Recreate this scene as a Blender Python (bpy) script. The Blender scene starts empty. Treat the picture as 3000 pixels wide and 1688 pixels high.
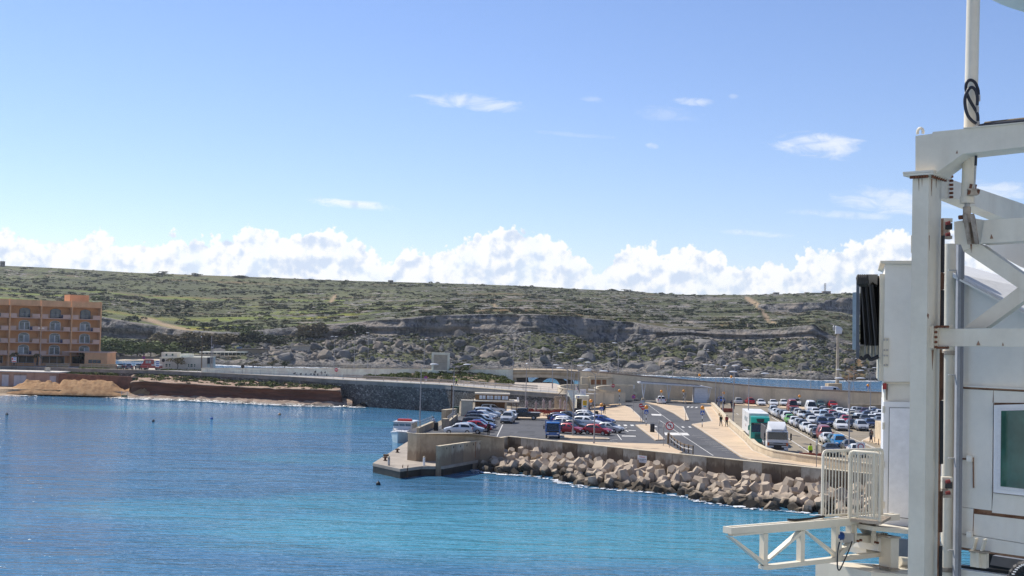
import bpy,bmesh,math,random
import numpy as np
from mathutils import Vector,Matrix

R=math.radians
random.seed(7)
rng=np.random.default_rng(11)
SC=bpy.context.scene
COL=SC.collection

# ------------------------------------------------------------------ camera
FPX,EYE=3750.0,15.5
PITCH,ROLL=math.atan(144/FPX),R(1.4)
_F=np.array([0,math.cos(PITCH),math.sin(PITCH)])
_R0=np.array([1.0,0,0])
_U0=np.array([0,-math.sin(PITCH),math.cos(PITCH)])
_RC=math.cos(ROLL)*_R0+math.sin(ROLL)*_U0
_UC=-math.sin(ROLL)*_R0+math.cos(ROLL)*_U0
cam_data=bpy.data.cameras.new('camera')
cam=bpy.data.objects.new('camera',cam_data)
COL.objects.link(cam)
cam_data.sensor_width=36
cam_data.lens=FPX/3000*36
cam_data.clip_start=0.5
cam_data.clip_end=30000
_m=Matrix.Identity(4)
for i in range(3):
 _m[i][0],_m[i][1],_m[i][2]=_RC[i],_UC[i],-_F[i]
_m[2][3]=EYE
cam.matrix_world=_m
SC.camera=cam
SC.view_settings.view_transform='Standard'
SC.view_settings.look='None'
SC.view_settings.exposure=0.38
SC.view_settings.gamma=1.0
SC.view_settings.use_curve_mapping=False
SC.cycles.max_bounces=5
SC.cycles.diffuse_bounces=2
SC.cycles.glossy_bounces=3
SC.cycles.transparent_max_bounces=4
SC.cycles.use_denoising=True
SC.cycles.denoising_prefilter='NONE'
SC.cycles.sample_clamp_indirect=4
SC.cycles.sample_clamp_direct=12

def ray(x,y):
 return _F+(x-1500)/FPX*_RC+(844-y)/FPX*_UC

def G(x,y,z=0.0):
 """where the sight line through a photo point meets the level z"""
 d=ray(x,y)
 t=(z-EYE)/d[2]
 return Vector((d[0]*t,d[1]*t,z))

def PD(x,y,Y):
 d=ray(x,y)
 t=Y/d[1]
 return Vector((d[0]*t,Y,EYE+d[2]*t))

def HOR(x):
 return 988+0.0244*(x-1500)

# ------------------------------------------------------------------ light
SUN_AZ,SUN_EL=R(-47),R(48)          # azimuth clockwise from +Y
SUN_DIR=Vector((math.sin(SUN_AZ)*math.cos(SUN_EL),math.cos(SUN_AZ)*math.cos(SUN_EL),math.sin(SUN_EL)))
sl=bpy.data.lights.new('sun','SUN')
sl.energy=4.5
sl.angle=R(0.53)
sl.color=(1.0,0.95,0.87)
sun=bpy.data.objects.new('sun',sl)
COL.objects.link(sun)
sun.rotation_euler=(-SUN_DIR).to_track_quat('-Z','Y').to_euler()
sun.location=(-200,100,300)

world=bpy.data.worlds.new('World')
SC.world=world
world.use_nodes=True
nt=world.node_tree
nt.nodes.clear()
SKY_STRENGTH=0.098

class NB:
 """small node-building helper"""
 def __init__(s,t,dim='3D'):
  s.t,s.dim=t,dim

 def n(s,typ,**kw):
  nd=s.t.nodes.new(typ)
  for k,v in kw.items():
   setattr(nd,k,v)
  return nd

 def sock(s,a,inp):
  if isinstance(a,bpy.types.NodeSocket):
   s.t.links.new(a,inp)
  elif a is not None:
   inp.default_value=a

 def m(s,op,a,b=None,c=None,clamp=False):
  nd=s.n('ShaderNodeMath',operation=op,use_clamp=clamp)
  for i,v in enumerate((a,b,c)):
   if v is not None:
    s.sock(v,nd.inputs[i])
  return nd.outputs[0]

 def comb(s,x,y,z):
  nd=s.n('ShaderNodeCombineXYZ')
  for i,v in enumerate((x,y,z)):
   s.sock(v,nd.inputs[i])
  return nd.outputs[0]

 def vm(s,op,a,b):
  nd=s.n('ShaderNodeVectorMath',operation=op)
  s.sock(a,nd.inputs[0])
  s.sock(b,nd.inputs[1])
  return nd.outputs[0]

 def noise(s,vec,scale,detail=4,rough=0.55,dist=0.0,out=0):
  nd=s.n('ShaderNodeTexNoise',noise_dimensions=s.dim)
  if vec is not None:
   s.sock(vec,nd.inputs['Vector'])
  nd.inputs['Scale'].default_value=scale
  nd.inputs['Detail'].default_value=detail
  nd.inputs['Roughness'].default_value=rough
  nd.inputs['Distortion'].default_value=dist
  return nd.outputs[out]

 def vor(s,vec,scale,feature='F1',smooth=0.6,detail=0,rough=0.5):
  nd=s.n('ShaderNodeTexVoronoi',feature=feature,voronoi_dimensions=s.dim)
  if vec is not None:
   s.sock(vec,nd.inputs['Vector'])
  nd.inputs['Scale'].default_value=scale
  if 'Detail' in nd.inputs:
   nd.inputs['Detail'].default_value=detail
   nd.inputs['Roughness'].default_value=rough
  if feature=='SMOOTH_F1':
   nd.inputs['Smoothness'].default_value=smooth
  return nd

 def ss(s,v,a,b,lo=0.0,hi=1.0):
  nd=s.n('ShaderNodeMapRange',interpolation_type='SMOOTHSTEP')
  s.sock(v,nd.inputs[0])
  s.sock(a,nd.inputs[1])
  s.sock(b,nd.inputs[2])
  nd.inputs[3].default_value=lo
  nd.inputs[4].default_value=hi
  return nd.outputs[0]

 def mix(s,f,a,b,typ='RGBA',blend='MIX'):
  nd=s.n('ShaderNodeMix',data_type=typ)
  if typ=='RGBA':
   nd.blend_type=blend
   ia,ib,o=6,7,2
  else:
   ia,ib,o=2,3,0
  s.sock(f,nd.inputs[0])
  for v,i in((a,ia),(b,ib)):
   if isinstance(v,tuple)and len(v)==3:
    v=(*v,1)
   s.sock(v,nd.inputs[i])
  return nd.outputs[o]

w=NB(nt,'2D')
world.cycles.sampling_method='MANUAL'
world.cycles.sample_map_resolution=256
sky=w.n('ShaderNodeTexSky',sky_type='NISHITA')
sky.sun_disc=False
sky.sun_elevation=SUN_EL
sky.sun_rotation=SUN_AZ
sky.altitude=10
sky.air_density=1.0
sky.dust_density=0.0
sky.ozone_density=4.0
tc=w.n('ShaderNodeTexCoord')
sep=w.n('ShaderNodeSeparateXYZ')
nt.links.new(tc.outputs['Generated'],sep.inputs[0])
X,Y,Z=sep.outputs
AZ=w.m('ARCTAN2',X,Y)
EL=w.m('ARCSINE',Z)
P2=w.comb(AZ,EL,0.37)
prof=[(0,642),(19,652),(58,660),(101,669),(140,685),(182,698),(217,681),(272,652),(311,660),(338,683),(365,698),
  (435,682),(481,685),(512,660),(540,673),(551,692),(582,656),(606,677),(641,667),(672,681),(699,658),(726,633),
  (755,638),(765,661),(792,647),(811,652),(825,662),(870,655),(924,645),(1000,658),(1023,681),(1062,693),(1105,716),
  (1128,747),(1155,735),(1190,705),(1233,708),(1272,712),(1330,700),(1369,677),(1427,658),(1477,650),(1543,656),
  (1602,669),(1660,696),(1699,727),(1718,739),(1749,768),(1788,747),(1802,714),(1854,704),(1912,694),(1932,712),
  (1953,733),(1974,702),(2021,694),(2061,713),(2102,707),(2124,725),(2133,744),(2180,750),(2210,769),(2223,772),
  (2232,756),(2266,744),(2304,759),(2316,772),(2335,728),(2375,705),(2440,710),(2509,685),(2540,690),(2558,656),
  (2645,654),(2750,650),(2880,668),(3000,655)]
fc=w.n('ShaderNodeFloatCurve')
AZR=0.42

def az_el(px,py):
 d=ray(px,py)
 return math.atan2(d[0],d[1]),math.asin(d[2]/np.linalg.norm(d))

cv=fc.mapping.curves[0]
pts=[]
for px,py in prof:
 a,e=az_el(px,py)
 pts.append(((a+AZR)/(2*AZR),e*6))
pts=[(0.0,pts[0][1]*1.02)]+pts+[(1.0,pts[-1][1])]
while len(cv.points)>2:
 cv.points.remove(cv.points[0])
cv.points[0].location,cv.points[1].location=pts[0],pts[-1]
for q in pts[1:-1]:
 cv.points.new(*q)
for q in cv.points:
 q.handle_type='AUTO'
fc.mapping.update()
wobx=w.m('MULTIPLY',w.m('SUBTRACT',w.noise(P2,90,3,0.6),0.5),0.008)
nt.links.new(w.m('MULTIPLY_ADD',w.m('ADD',AZ,wobx),1/(2*AZR),0.5,clamp=True),fc.inputs['Value'])
top_in=w.m('DIVIDE',fc.outputs[0],6.0)
far_n=w.noise(w.comb(AZ,0.0,0.0),9,5,0.6)
inview=w.ss(w.m('ABSOLUTE',AZ),AZR-0.02,AZR+0.1)
top=w.mix(inview,top_in,w.m('MULTIPLY_ADD',w.m('SUBTRACT',far_n,0.5),0.10,0.075),'FLOAT')
billow=w.vor(P2,62,'F1',0.35,2,0.55).outputs['Distance']
fine=w.vor(P2,190,'F1',0.3,1,0.6).outputs['Distance']
edge=w.m('SUBTRACT',w.m('ADD',top,w.m('MULTIPLY',w.m('SUBTRACT',0.38,billow),0.009)),EL)
edge=w.m('ADD',edge,w.m('MULTIPLY',w.m('SUBTRACT',0.4,fine),0.005))
mask=w.ss(edge,0.0,0.0035)
gap=w.noise(P2,22,4,0.6)
foot=w.ss(EL,0.028,0.085)
gapm=w.ss(w.m('ADD',gap,w.m('MULTIPLY',foot,0.25)),0.36,0.62)
mask=w.m('MULTIPLY',mask,w.m('MULTIPLY_ADD',gapm,0.25,0.75))
offs=w.vm('ADD',P2,(0.004,-0.006,0.0))
def puff(v):
 return w.m('ADD',w.m('MULTIPLY',w.vor(v,55,'F1',0.6,2,0.55).outputs['Distance'],0.45),w.noise(v,34,7,0.62))

rel=w.m('SUBTRACT',puff(offs),puff(P2))
shade=w.ss(w.m('ADD',w.m('MULTIPLY',rel,1.7),w.ss(edge,0.0,0.03,0.3,0.0)),-0.42,0.3)
ccol=w.mix(shade,(0.52,0.60,0.73),(0.80,0.81,0.825))
wisp_total=None
for(px,py,wx,wy,st)in[(1385,300,185,26,0.75),(2030,298,62,16,0.8),(2405,425,150,42,0.9),(1035,598,150,17,0.95),
        (2200,683,130,12,0.6),(2620,590,190,44,0.75),(2480,630,190,14,0.5),(1735,292,40,14,0.25),
        (1910,428,24,11,0.55),(1680,395,170,9,0.2),(1960,335,110,26,0.22),(2150,282,20,9,0.3),
        (2900,560,200,30,0.7)]:
 a0,e0=az_el(px,py)
 dx=w.m('DIVIDE',w.m('SUBTRACT',AZ,a0),wx/FPX)
 dy=w.m('DIVIDE',w.m('SUBTRACT',w.m('SUBTRACT',EL,e0),w.m('MULTIPLY',w.m('SUBTRACT',AZ,a0),-0.06)),wy/FPX)
 r2=w.m('ADD',w.m('MULTIPLY',dx,dx),w.m('MULTIPLY',dy,dy))
 wisp_total=(r2,st,wisp_total)
strn=w.noise(w.comb(w.m('MULTIPLY',AZ,1.0),w.m('MULTIPLY',EL,3.2),1.7),42,6,0.62,0.6)
acc=None
node=wisp_total
while node:
 r2,st,node=node
 mk=w.m('MULTIPLY',w.ss(w.m('SUBTRACT',w.m('MULTIPLY_ADD',strn,1.6,-0.05),w.m('MULTIPLY',r2,0.75)),0.05,1.05),st)
 acc=mk if acc is None else w.m('MAXIMUM',acc,mk)
mask_all=w.m('MAXIMUM',mask,w.m('MULTIPLY',acc,0.8),clamp=True)
ccol=w.mix(w.ss(EL,0.0,0.02),(0.66,0.75,0.86),ccol)
bg1=w.n('ShaderNodeBackground')
nt.links.new(w.mix(1.0,sky.outputs[0],(1.02,0.965,1.10),blend='MULTIPLY'),bg1.inputs[0])
bg1.inputs[1].default_value=SKY_STRENGTH
bg2=w.n('ShaderNodeBackground')
nt.links.new(ccol,bg2.inputs[0])
bg2.inputs[1].default_value=1.0
mxs=w.n('ShaderNodeMixShader')
nt.links.new(mask_all,mxs.inputs[0])
nt.links.new(bg1.outputs[0],mxs.inputs[1])
nt.links.new(bg2.outputs[0],mxs.inputs[2])
wo=w.n('ShaderNodeOutputWorld')
nt.links.new(mxs.outputs[0],wo.inputs[0])

# ------------------------------------------------------------------ helpers
class MB:
 """collects shapes, then links them as ONE mesh object"""
 def __init__(s):
  s.v,s.f,s.mi=[],[],[]
  s.cur=0

 def add(s,vs,fs):
  o=len(s.v)
  s.v.extend([tuple(v)for v in vs])
  for f in fs:
   s.f.append(tuple(i+o for i in f))
   s.mi.append(s.cur)
  return s

 def box(s,c,size,ax=None,top=1.0):
  c=Vector(c)
  X,Yv,Zv=ax if ax else(Vector((1,0,0)),Vector((0,1,0)),Vector((0,0,1)))
  h=[q/2 for q in size]
  vs=[]
  for k in(-1,1):
   tp=top if k>0 else 1.0
   for i,j in((-1,-1),(1,-1),(1,1),(-1,1)):
    vs.append(c+X*(i*h[0]*tp)+Yv*(j*h[1]*tp)+Zv*(k*h[2]))
  return s.add(vs,[(3,2,1,0),(4,5,6,7),(0,1,5,4),(1,2,6,5),(2,3,7,6),(3,0,4,7)])

 def prism(s,poly,ext):
  """polygon (3-D points) swept along ext"""
  n=len(poly)
  ext=Vector(ext)
  P=[Vector(p)for p in poly]
  nr=Vector((0,0,0))
  for i in range(n):
   a,b=P[i],P[(i+1)%n]
   nr+=a.cross(b)
  if nr.dot(ext)>0:
   P.reverse()
  vs=P+[p+ext for p in P]
  fs=[tuple(range(n)),tuple(range(2*n-1,n-1,-1))]
  for i in range(n):
   j=(i+1)%n
   fs.append((j,i,i+n,j+n))
  return s.add(vs,fs)

 def flat(s,poly):
  P=[Vector(p)for p in poly]
  nr=Vector((0,0,0))
  for i in range(len(P)):
   nr+=P[i].cross(P[(i+1)%len(P)])
  if nr.z<0:
   P.reverse()
  return s.add(P,[tuple(range(len(P)))])

 def cyl(s,a,b,r0,r1=None,n=8,caps=True):
  a,b=Vector(a),Vector(b)
  r1=r0 if r1 is None else r1
  d=(b-a).normalized()
  u=d.orthogonal().normalized()
  q=d.cross(u)
  vs=[]
  for c,r in((a,r0),(b,r1)):
   for i in range(n):
    t=2*math.pi*(i+0.5)/n
    vs.append(c+u*(r*math.cos(t))+q*(r*math.sin(t)))
  fs=[(i,(i+1)%n,n+(i+1)%n,n+i)for i in range(n)]
  if caps:
   fs+=[tuple(range(n-1,-1,-1)),tuple(range(n,2*n))]
  return s.add(vs,fs)

 def tube(s,path,r,n=6):
  P=[Vector(p)for p in path]
  rs=r if isinstance(r,(list,tuple))else[r]*len(P)
  vs,fs=[],[]
  u=None
  for k,p in enumerate(P):
   d=(P[min(k+1,len(P)-1)]-P[max(k-1,0)]).normalized()
   if u is None:
    u=d.orthogonal().normalized()
   else:
    u=(u-d*u.dot(d))
    u=u.normalized()if u.length>1e-6 else d.orthogonal().normalized()
   q=d.cross(u)
   for i in range(n):
    t=2*math.pi*i/n
    vs.append(p+u*(rs[k]*math.cos(t))+q*(rs[k]*math.sin(t)))
  for k in range(len(P)-1):
   for i in range(n):
    fs.append((k*n+i,k*n+(i+1)%n,(k+1)*n+(i+1)%n,(k+1)*n+i))
  fs+=[tuple(range(n-1,-1,-1)),tuple(range((len(P)-1)*n,len(P)*n))]
  return s.add(vs,fs)

 def lathe(s,base,prof,n=12):
  base=Vector(base)
  vs,fs=[],[]
  for r,z in prof:
   for i in range(n):
    t=2*math.pi*i/n
    vs.append(base+Vector((r*math.cos(t),r*math.sin(t),z)))
  for k in range(len(prof)-1):
   for i in range(n):
    fs.append((k*n+i,k*n+(i+1)%n,(k+1)*n+(i+1)%n,(k+1)*n+i))
  fs+=[tuple(range(n-1,-1,-1)),tuple(range((len(prof)-1)*n,len(prof)*n))]
  return s.add(vs,fs)

 def loft(s,rings,close=True,caps=True):
  n=len(rings[0])
  vs=[p for r in rings for p in r]
  fs=[]
  for k in range(len(rings)-1):
   for i in range(n if close else n-1):
    fs.append((k*n+i,k*n+(i+1)%n,(k+1)*n+(i+1)%n,(k+1)*n+i))
  if caps:
   fs+=[tuple(range(n-1,-1,-1)),tuple(range((len(rings)-1)*n,len(rings)*n))]
  return s.add(vs,fs)

 def mesh(s,name,mats,smooth=False,origin=None,fix=False):
  me=bpy.data.meshes.new(name)
  v=np.array(s.v,dtype=float).reshape(-1,3)
  if origin is not None:
   v=v-np.array(origin)
  me.from_pydata(v.tolist(),[],s.f)
  mats=mats if isinstance(mats,(list,tuple))else[mats]
  for m in mats:
   me.materials.append(m)
  if len(mats)>1:
   me.polygons.foreach_set('material_index',s.mi)
  if fix:
   b=bmesh.new()
   b.from_mesh(me)
   bmesh.ops.recalc_face_normals(b,faces=b.faces)
   b.to_mesh(me)
   b.free()
  if smooth:
   me.polygons.foreach_set('use_smooth',[True]*len(me.polygons))
   if smooth is not True:
    me.set_sharp_from_angle(angle=R(smooth))
  me.update()
  return me

 def build(s,name,mats,parent=None,smooth=False,fix=True):
  """one object; under a parent, in that thing's own coordinates"""
  org=None
  p=parent
  while p is not None and p.parent is not None:
   p=p.parent
  if p is not None:
   org=p.location
  me=s.mesh(name,mats,smooth,org,fix)
  o=bpy.data.objects.new(name,me)
  COL.objects.link(o)
  if parent is not None:
   o.parent=parent
  return o

def tag(o,label=None,cat=None,group=None,kind=None):
 if label:
  o['label']=label
 if cat:
  o['category']=cat
 if group:
  o['group']=group
 if kind:
  o['kind']=kind
 return o

def thing(name,loc,label,cat,group=None,rz=0.0):
 o=bpy.data.objects.new(name,None)
 o.empty_display_size=0.3
 COL.objects.link(o)
 o.location=loc
 o.rotation_euler=(0,0,rz)
 return tag(o,label,cat,group)

def ob(name,me,parent=None,loc=None,rot=None,color=None):
 o=bpy.data.objects.new(name,me)
 COL.objects.link(o)
 if parent is not None:
  o.parent=parent
 if loc is not None:
  o.location=loc
 if rot is not None:
  o.rotation_euler=rot
 if color is not None:
  o.color=(*color,1)
 return o

def copy_tree(o,parent=None):
 c=o.copy()
 COL.objects.link(c)
 if parent is not None:
  c.parent=parent
 for ch in list(o.children):
  copy_tree(ch,c)
 return c

# ------------------------------------------------------------------ noise for meshes
def _hash(ix,iy,iz,seed):
 h=(ix.astype(np.int64)*374761393+iy.astype(np.int64)*668265263+iz.astype(np.int64)*2147483647+seed*1274126177)&0xFFFFFFFF
 h=((h^(h>>13))*1274126177)&0xFFFFFFFF
 h=((h^(h>>16))*2246822519)&0xFFFFFFFF
 return((h^(h>>15))&0xFFFFFF)/float(0xFFFFFF)

def vnoise(x,y,z,seed=0):
 ix,iy,iz=np.floor(x),np.floor(y),np.floor(z)
 fx,fy,fz=x-ix,y-iy,z-iz
 fx,fy,fz=(f*f*(3-2*f)for f in(fx,fy,fz))
 out=0
 for a in(0,1):
  for b in(0,1):
   for c in(0,1):
    wgt=(fx if a else 1-fx)*(fy if b else 1-fy)*(fz if c else 1-fz)
    out=out+wgt*_hash(ix+a,iy+b,iz+c,seed)
 return out*2-1

def fbm(x,y,z,octv=4,seed=0,gain=0.5,ridged=False):
 a,s,n=1.0,0.0,0.0
 for k in range(octv):
  v=vnoise(x*2**k,y*2**k,z*2**k,seed+k)
  if ridged:
   v=1-2*np.abs(v)
  s=s+a*v
  n+=a
  a*=gain
 return s/n

# ------------------------------------------------------------------ materials
MATS={}

def mat(name,col,rough=0.7,var=0.15,scale=1.5,col2=None,metal=0.0,bump=0.0,streak=0.0,spec=0.4,grain=0.08,objcol=False,
  emit=None,coat=0.0,stain=None,bscale=None):
 """procedural paint / stone / metal: two-scale colour variation, optional runs down the face and fine relief"""
 if name in MATS:
  return MATS[name]
 mt=bpy.data.materials.new(name)
 mt.use_nodes=True
 t=mt.node_tree
 b=t.nodes['Principled BSDF']
 q=NB(t)
 co=q.n('ShaderNodeTexCoord').outputs['Object']
 if objcol:
  base=q.n('ShaderNodeObjectInfo').outputs['Color']
 else:
  base=(*col,1)
 n1=q.noise(co,scale,5,0.6)
 c2=col2 if col2 else tuple(max(0,c*(1-1.6*var))for c in col)
 if objcol:
  dark=q.mix(1.0,base,(1-1.6*var,)*3,blend='MULTIPLY')
  c=q.mix(q.ss(n1,0.35,0.7),base,dark)
 else:
  c=q.mix(q.ss(n1,0.38,0.68),base,c2)
 if grain:
  n2=q.noise(co,scale*14,3,0.6)
  c=q.mix(1.0,c,q.mix(n2,(1-grain*2,)*3,(1+grain*2,)*3),blend='MULTIPLY')
 if streak:
  mp=q.vm('MULTIPLY',co,(1.0,1.0,0.09))
  n3=q.noise(mp,scale*2.2,4,0.65)
  c=q.mix(q.m('MULTIPLY',q.ss(n3,0.5,0.75),streak),c,stain if stain else tuple(k*0.45 for k in c2))
 t.links.new(c,b.inputs['Base Color'])
 b.inputs['Roughness'].default_value=rough
 b.inputs['Metallic'].default_value=metal
 b.inputs['Specular IOR Level'].default_value=spec
 if coat:
  b.inputs['Coat Weight'].default_value=coat
  b.inputs['Coat Roughness'].default_value=0.05
 if bump:
  bp=q.n('ShaderNodeBump')
  bp.inputs['Strength'].default_value=bump
  bp.inputs['Distance'].default_value=0.05
  t.links.new(q.noise(co,bscale or scale*6,5,0.65),bp.inputs['Height'])
  t.links.new(bp.outputs[0],b.inputs['Normal'])
 MATS[name]=mt
 return mt

# ------------------------------------------------------------------ sea
def sea_material():
 mt=bpy.data.materials.new('sea_water')
 mt.use_nodes=True
 t=mt.node_tree
 b=t.nodes['Principled BSDF']
 q=NB(t)
 geo=q.n('ShaderNodeNewGeometry').outputs['Position']
 sp=q.n('ShaderNodeSeparateXYZ')
 t.links.new(geo,sp.inputs[0])
 n1=q.noise(q.vm('MULTIPLY',geo,(0.018,0.05,1)),1.0,5,0.6,0.6)
 acc=None
 for cx,cy,rx,ry,st in[(6,101,34,15,1.0),(-8,119,16,9,0.75),(24,112,16,9,0.8),(-80,246,24,9,0.9),(-42,205,22,8,0.55),(-20,110,22,10,0.65),
        (-28,222,26,9,0.5),(-18,158,16,8,0.5),(-50,100,14,7,0.5),(60,90,60,14,0.5),(10,420,90,60,0.8)]:
  dx=q.m('DIVIDE',q.m('SUBTRACT',sp.outputs[0],cx),rx)
  dy=q.m('DIVIDE',q.m('SUBTRACT',sp.outputs[1],cy),ry)
  r2=q.m('ADD',q.m('MULTIPLY',dx,dx),q.m('MULTIPLY',dy,dy))
  e=q.m('MULTIPLY',q.ss(q.m('ADD',r2,q.m('MULTIPLY',q.m('SUBTRACT',n1,0.5),2.2)),1.25,0.25),st)
  acc=e if acc is None else q.m('MAXIMUM',acc,e)
 n2=q.noise(q.vm('MULTIPLY',geo,(0.06,0.16,1)),1.0,4,0.6)
 acc=q.m('MULTIPLY',acc,q.m('MULTIPLY_ADD',n2,0.9,0.55),clamp=True)
 deep=q.mix(q.ss(n1,0.35,0.7),(0.048,0.155,0.268),(0.058,0.182,0.295))
 c=q.mix(acc,deep,(0.062,0.275,0.365))
 t.links.new(c,b.inputs['Base Color'])
 b.inputs['Roughness'].default_value=0.07
 b.inputs['IOR'].default_value=1.333
 def layer(sx,sy,det,rough,dist=0.4):
  return q.noise(q.vm('MULTIPLY',geo,(sx,sy,1)),1.0,det,rough,dist)
 gust=q.m('ADD',q.ss(q.noise(q.vm('MULTIPLY',geo,(0.012,0.03,1)),1.0,3,0.5),0.3,0.7,0.42,0.72),q.ss(sp.outputs[1],130,260,0.0,0.35))
 h=q.m('ADD',q.m('MULTIPLY',layer(0.10,0.36,3,0.55),1.15),q.m('MULTIPLY',layer(0.4,1.4,3,0.6),0.40))
 h=q.m('ADD',h,q.m('MULTIPLY',layer(2.4,4.2,2,0.6),0.07))
 h=q.m('MULTIPLY',h,gust)
 bp=q.n('ShaderNodeBump')
 bp.inputs['Strength'].default_value=1.0
 bp.inputs['Distance'].default_value=1.0
 t.links.new(h,bp.inputs['Height'])
 t.links.new(bp.outputs[0],b.inputs['Normal'])
 return mt

mb=MB()
mb.flat([(-9000,-200,0),(9000,-200,0),(9000,14000,0),(-9000,14000,0)])
sea=tag(mb.build('sea',sea_material()),kind='structure')

# ------------------------------------------------------------------ hills across the bay
crest=[(-700,740),(0,778),(194,787),(388,799),(582,806),(776,813),(1000,822),(1400,833),(1555,839),(1710,848),(1835,853),
   (1928,860),(2021,864),(2200,864),(2283,862),(2438,860),(2496,861),(2700,868),(3700,900)]
ctop=[(-700,905),(180,926),(291,929),(388,945),(480,958),(582,971),(650,976),(718,973),(830,962),(910,955),(1013,948),(1097,940),(1174,934),
  (1264,925),(1400,921),(1555,921),(1679,927),(1742,935),(1835,943),(1897,952),(1959,962),(2021,965),(2100,967),(2245,966),
  (2305,961),(2385,949),(2400,962),(2440,985),(2500,1005),(2700,1020),(3700,1040)]
cbase=[(-700,985),(180,986),(291,988),(388,992),(480,996),(582,1001),(650,990),(718,984),(830,988),(940,992),(990,993),(1066,980),
   (1190,985),(1268,992),(1400,981),(1555,971),(1680,980),(1726,1001),(1804,1006),(1928,993),(2021,984),(2100,996),(2185,997),
   (2245,997),(2317,994),(2388,990),(2400,996),(2440,1002),(2500,1012),(2700,1030),(3700,1050)]
top2=[(2215,893),(2245,887),(2340,885),(2414,883),(2418,876),(2496,866),(2700,872),(3700,905)]
base2=[(2215,896),(2245,907),(2342,915),(2400,907),(2496,919),(2700,930),(3700,960)]

def itp(tab,x):
 return np.interp(x,[p[0]for p in tab],[p[1]for p in tab])

NX=660
PX=np.linspace(-620,3640,NX)

def along(px,py,Dm):
 """world points for arrays of photo columns/rows at depth Dm"""
 d=_F[None]+((px-1500)/FPX)[:,None]*_RC[None]+((844-py)/FPX)[:,None]*_UC[None]
 t=Dm/d[:,1]
 return np.stack([d[:,0]*t,Dm*np.ones_like(px),EYE+d[:,2]*t],1)

def shore_depth(px):
 return 572+10*np.sin(px/210.0)+6*np.sin(px/67.0)+np.where(px<640,np.clip((640-px)/200,0,1)*45,0)

Dsh=shore_depth(PX)
Db=Dsh+118+10*np.sin(PX/150+1)
Dt=Db+9
yc,yt,yb=itp(crest,PX),itp(ctop,PX),itp(cbase,PX)
h2=np.clip((PX-2215)/30,0,1)
Dc=1500+0*PX
f2=0.55
yslope=yt+(yc-yt)*0.62
y2b=np.where(h2>0,itp(base2,PX),yslope)
y2t=np.where(h2>0,itp(top2,PX),yslope-0.8)
D2b,D2t=Dt+(Dc-Dt)*0.55,Dt+(Dc-Dt)*0.56
under=along(PX,HOR(PX)+0*PX,Dsh-26)
under[:,2]=-3
shore=along(PX,HOR(PX),Dsh)
shore[:,2]=-0.3
ctl=[under,shore,along(PX,yb,Db),along(PX,yt,Dt),along(PX,y2b,D2b),along(PX,y2t,D2t),along(PX,yc,Dc)]
back=ctl[-1].copy()
back[:,:2]*=1.25
back[:,2]*=0.72
ctl.append(back)
segs=[4,62,22,66,8,44,4]
rows,zone=[],[]
for k,n in enumerate(segs):
 for i in range(n):
  t=i/n
  rows.append(ctl[k]*(1-t)+ctl[k+1]*t)
  zone.append((k,t))
rows.append(ctl[-1])
zone.append((6,1.0))
T=np.stack(rows)                       # rows x columns x 3
zk=np.array([z[0]for z in zone])
zt=np.array([z[1]for z in zone])
NR=len(rows)
x,y,z=T[...,0].copy(),T[...,1].copy(),T[...,2].copy()
kk=zk[:,None]*np.ones(NX)[None]
tt=zt[:,None]*np.ones(NX)[None]
rockm=np.zeros((NR,NX))
tal=(kk==1)
env=np.clip(tt*8,0,1)*np.clip((1-tt)*3,0,1)
lump=fbm(x/13,y/17,z*0,4,3,0.55,True)
lump2=fbm(x/38,y/38,z*0,3,9)
amp=np.where(PX[None]<760,0.45,1.0)
z+=np.where(tal,env*amp*(3.2*lump+3.0*lump2),0)
rockm+=np.where(tal,np.clip(0.35+0.9*lump+0.3*fbm(x/5,y/5,z*0,2,31),0,1)*np.where(PX[None]<760,0.35,0.8)*np.clip(0.75+1.5*fbm(x/30,y/22,z*0,3,33),0.25,1.1),0)
z+=np.where((kk==1)&(tt<0.12),2.4*np.clip(tt/0.03,0,1)*(0.6+0.6*fbm(x/9,y/9,z*0,3,41)),0)
rockm=np.where((kk==1)&(tt<0.1),1,rockm)
clf=((kk==2)|((kk==4)&(h2[None]>0.2)))
rib=fbm(x/11,z/26,y*0,4,5,0.55,True)
ledge=fbm(x/60,z/3.2,y*0,3,15)
ce=np.where(kk==2,np.clip(tt*5,0,1)*np.clip((1.02-tt)*22,0,1),np.clip(tt*5,0,1))
y-=np.where(clf,ce*(3.4*rib+2.4*ledge+3.0*(_hash(np.floor(x/13+.4*np.sin(z/5)),x*0,x*0,5)-.5)+1.6*(_hash(np.floor(x/4.6),np.floor(z/4.5),x*0,6)-.5)),0)
y+=np.where(clf&(kk==2),5*np.exp(-((tt-0.22)/0.2)**2)*(fbm(x/45,x*0,x*0,3,77)>-0.1),0)
rockm=np.where(clf,1,rockm)
hil=(kk==3)|(kk==5)|((kk==4)&(h2[None]<=0.2))
he=np.where(kk==3,np.clip(tt*6,0,1),np.clip((1-tt)*5,0,1))
z+=np.where(hil,he*(2.0*fbm(x/90,y/90,z*0,4,21)+0.5*fbm(x/14,y/20,z*0,3,22)),0)
tm=np.clip(fbm(x/260,y/200,z*0,3,23)*2.5+0.75,0,1)
st=2.3+0.5*np.sin(x/160)
fr=z/st-np.floor(z/st)
contour=z/st
zterr=(np.floor(z/st)+np.clip((fr-0.62)/0.3,0,1)**2)*st
z=np.where(hil,z+(zterr-z)*0.85*tm*he,z)
wallm=np.where(hil,((fr>0.72))*tm,0)*(fbm(x/22,y/30,z*0,3,24)>-0.25)
crag=np.clip(fbm(x/40,y/16,z*0,4,25)*3-0.55,0,1)*np.where(PX[None]>900,1.0,0.45)
rockm=np.where(hil,np.clip(0.5*wallm+0.62*crag,0,1),rockm)
rim=(kk==3)&(tt<0.05)
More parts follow.
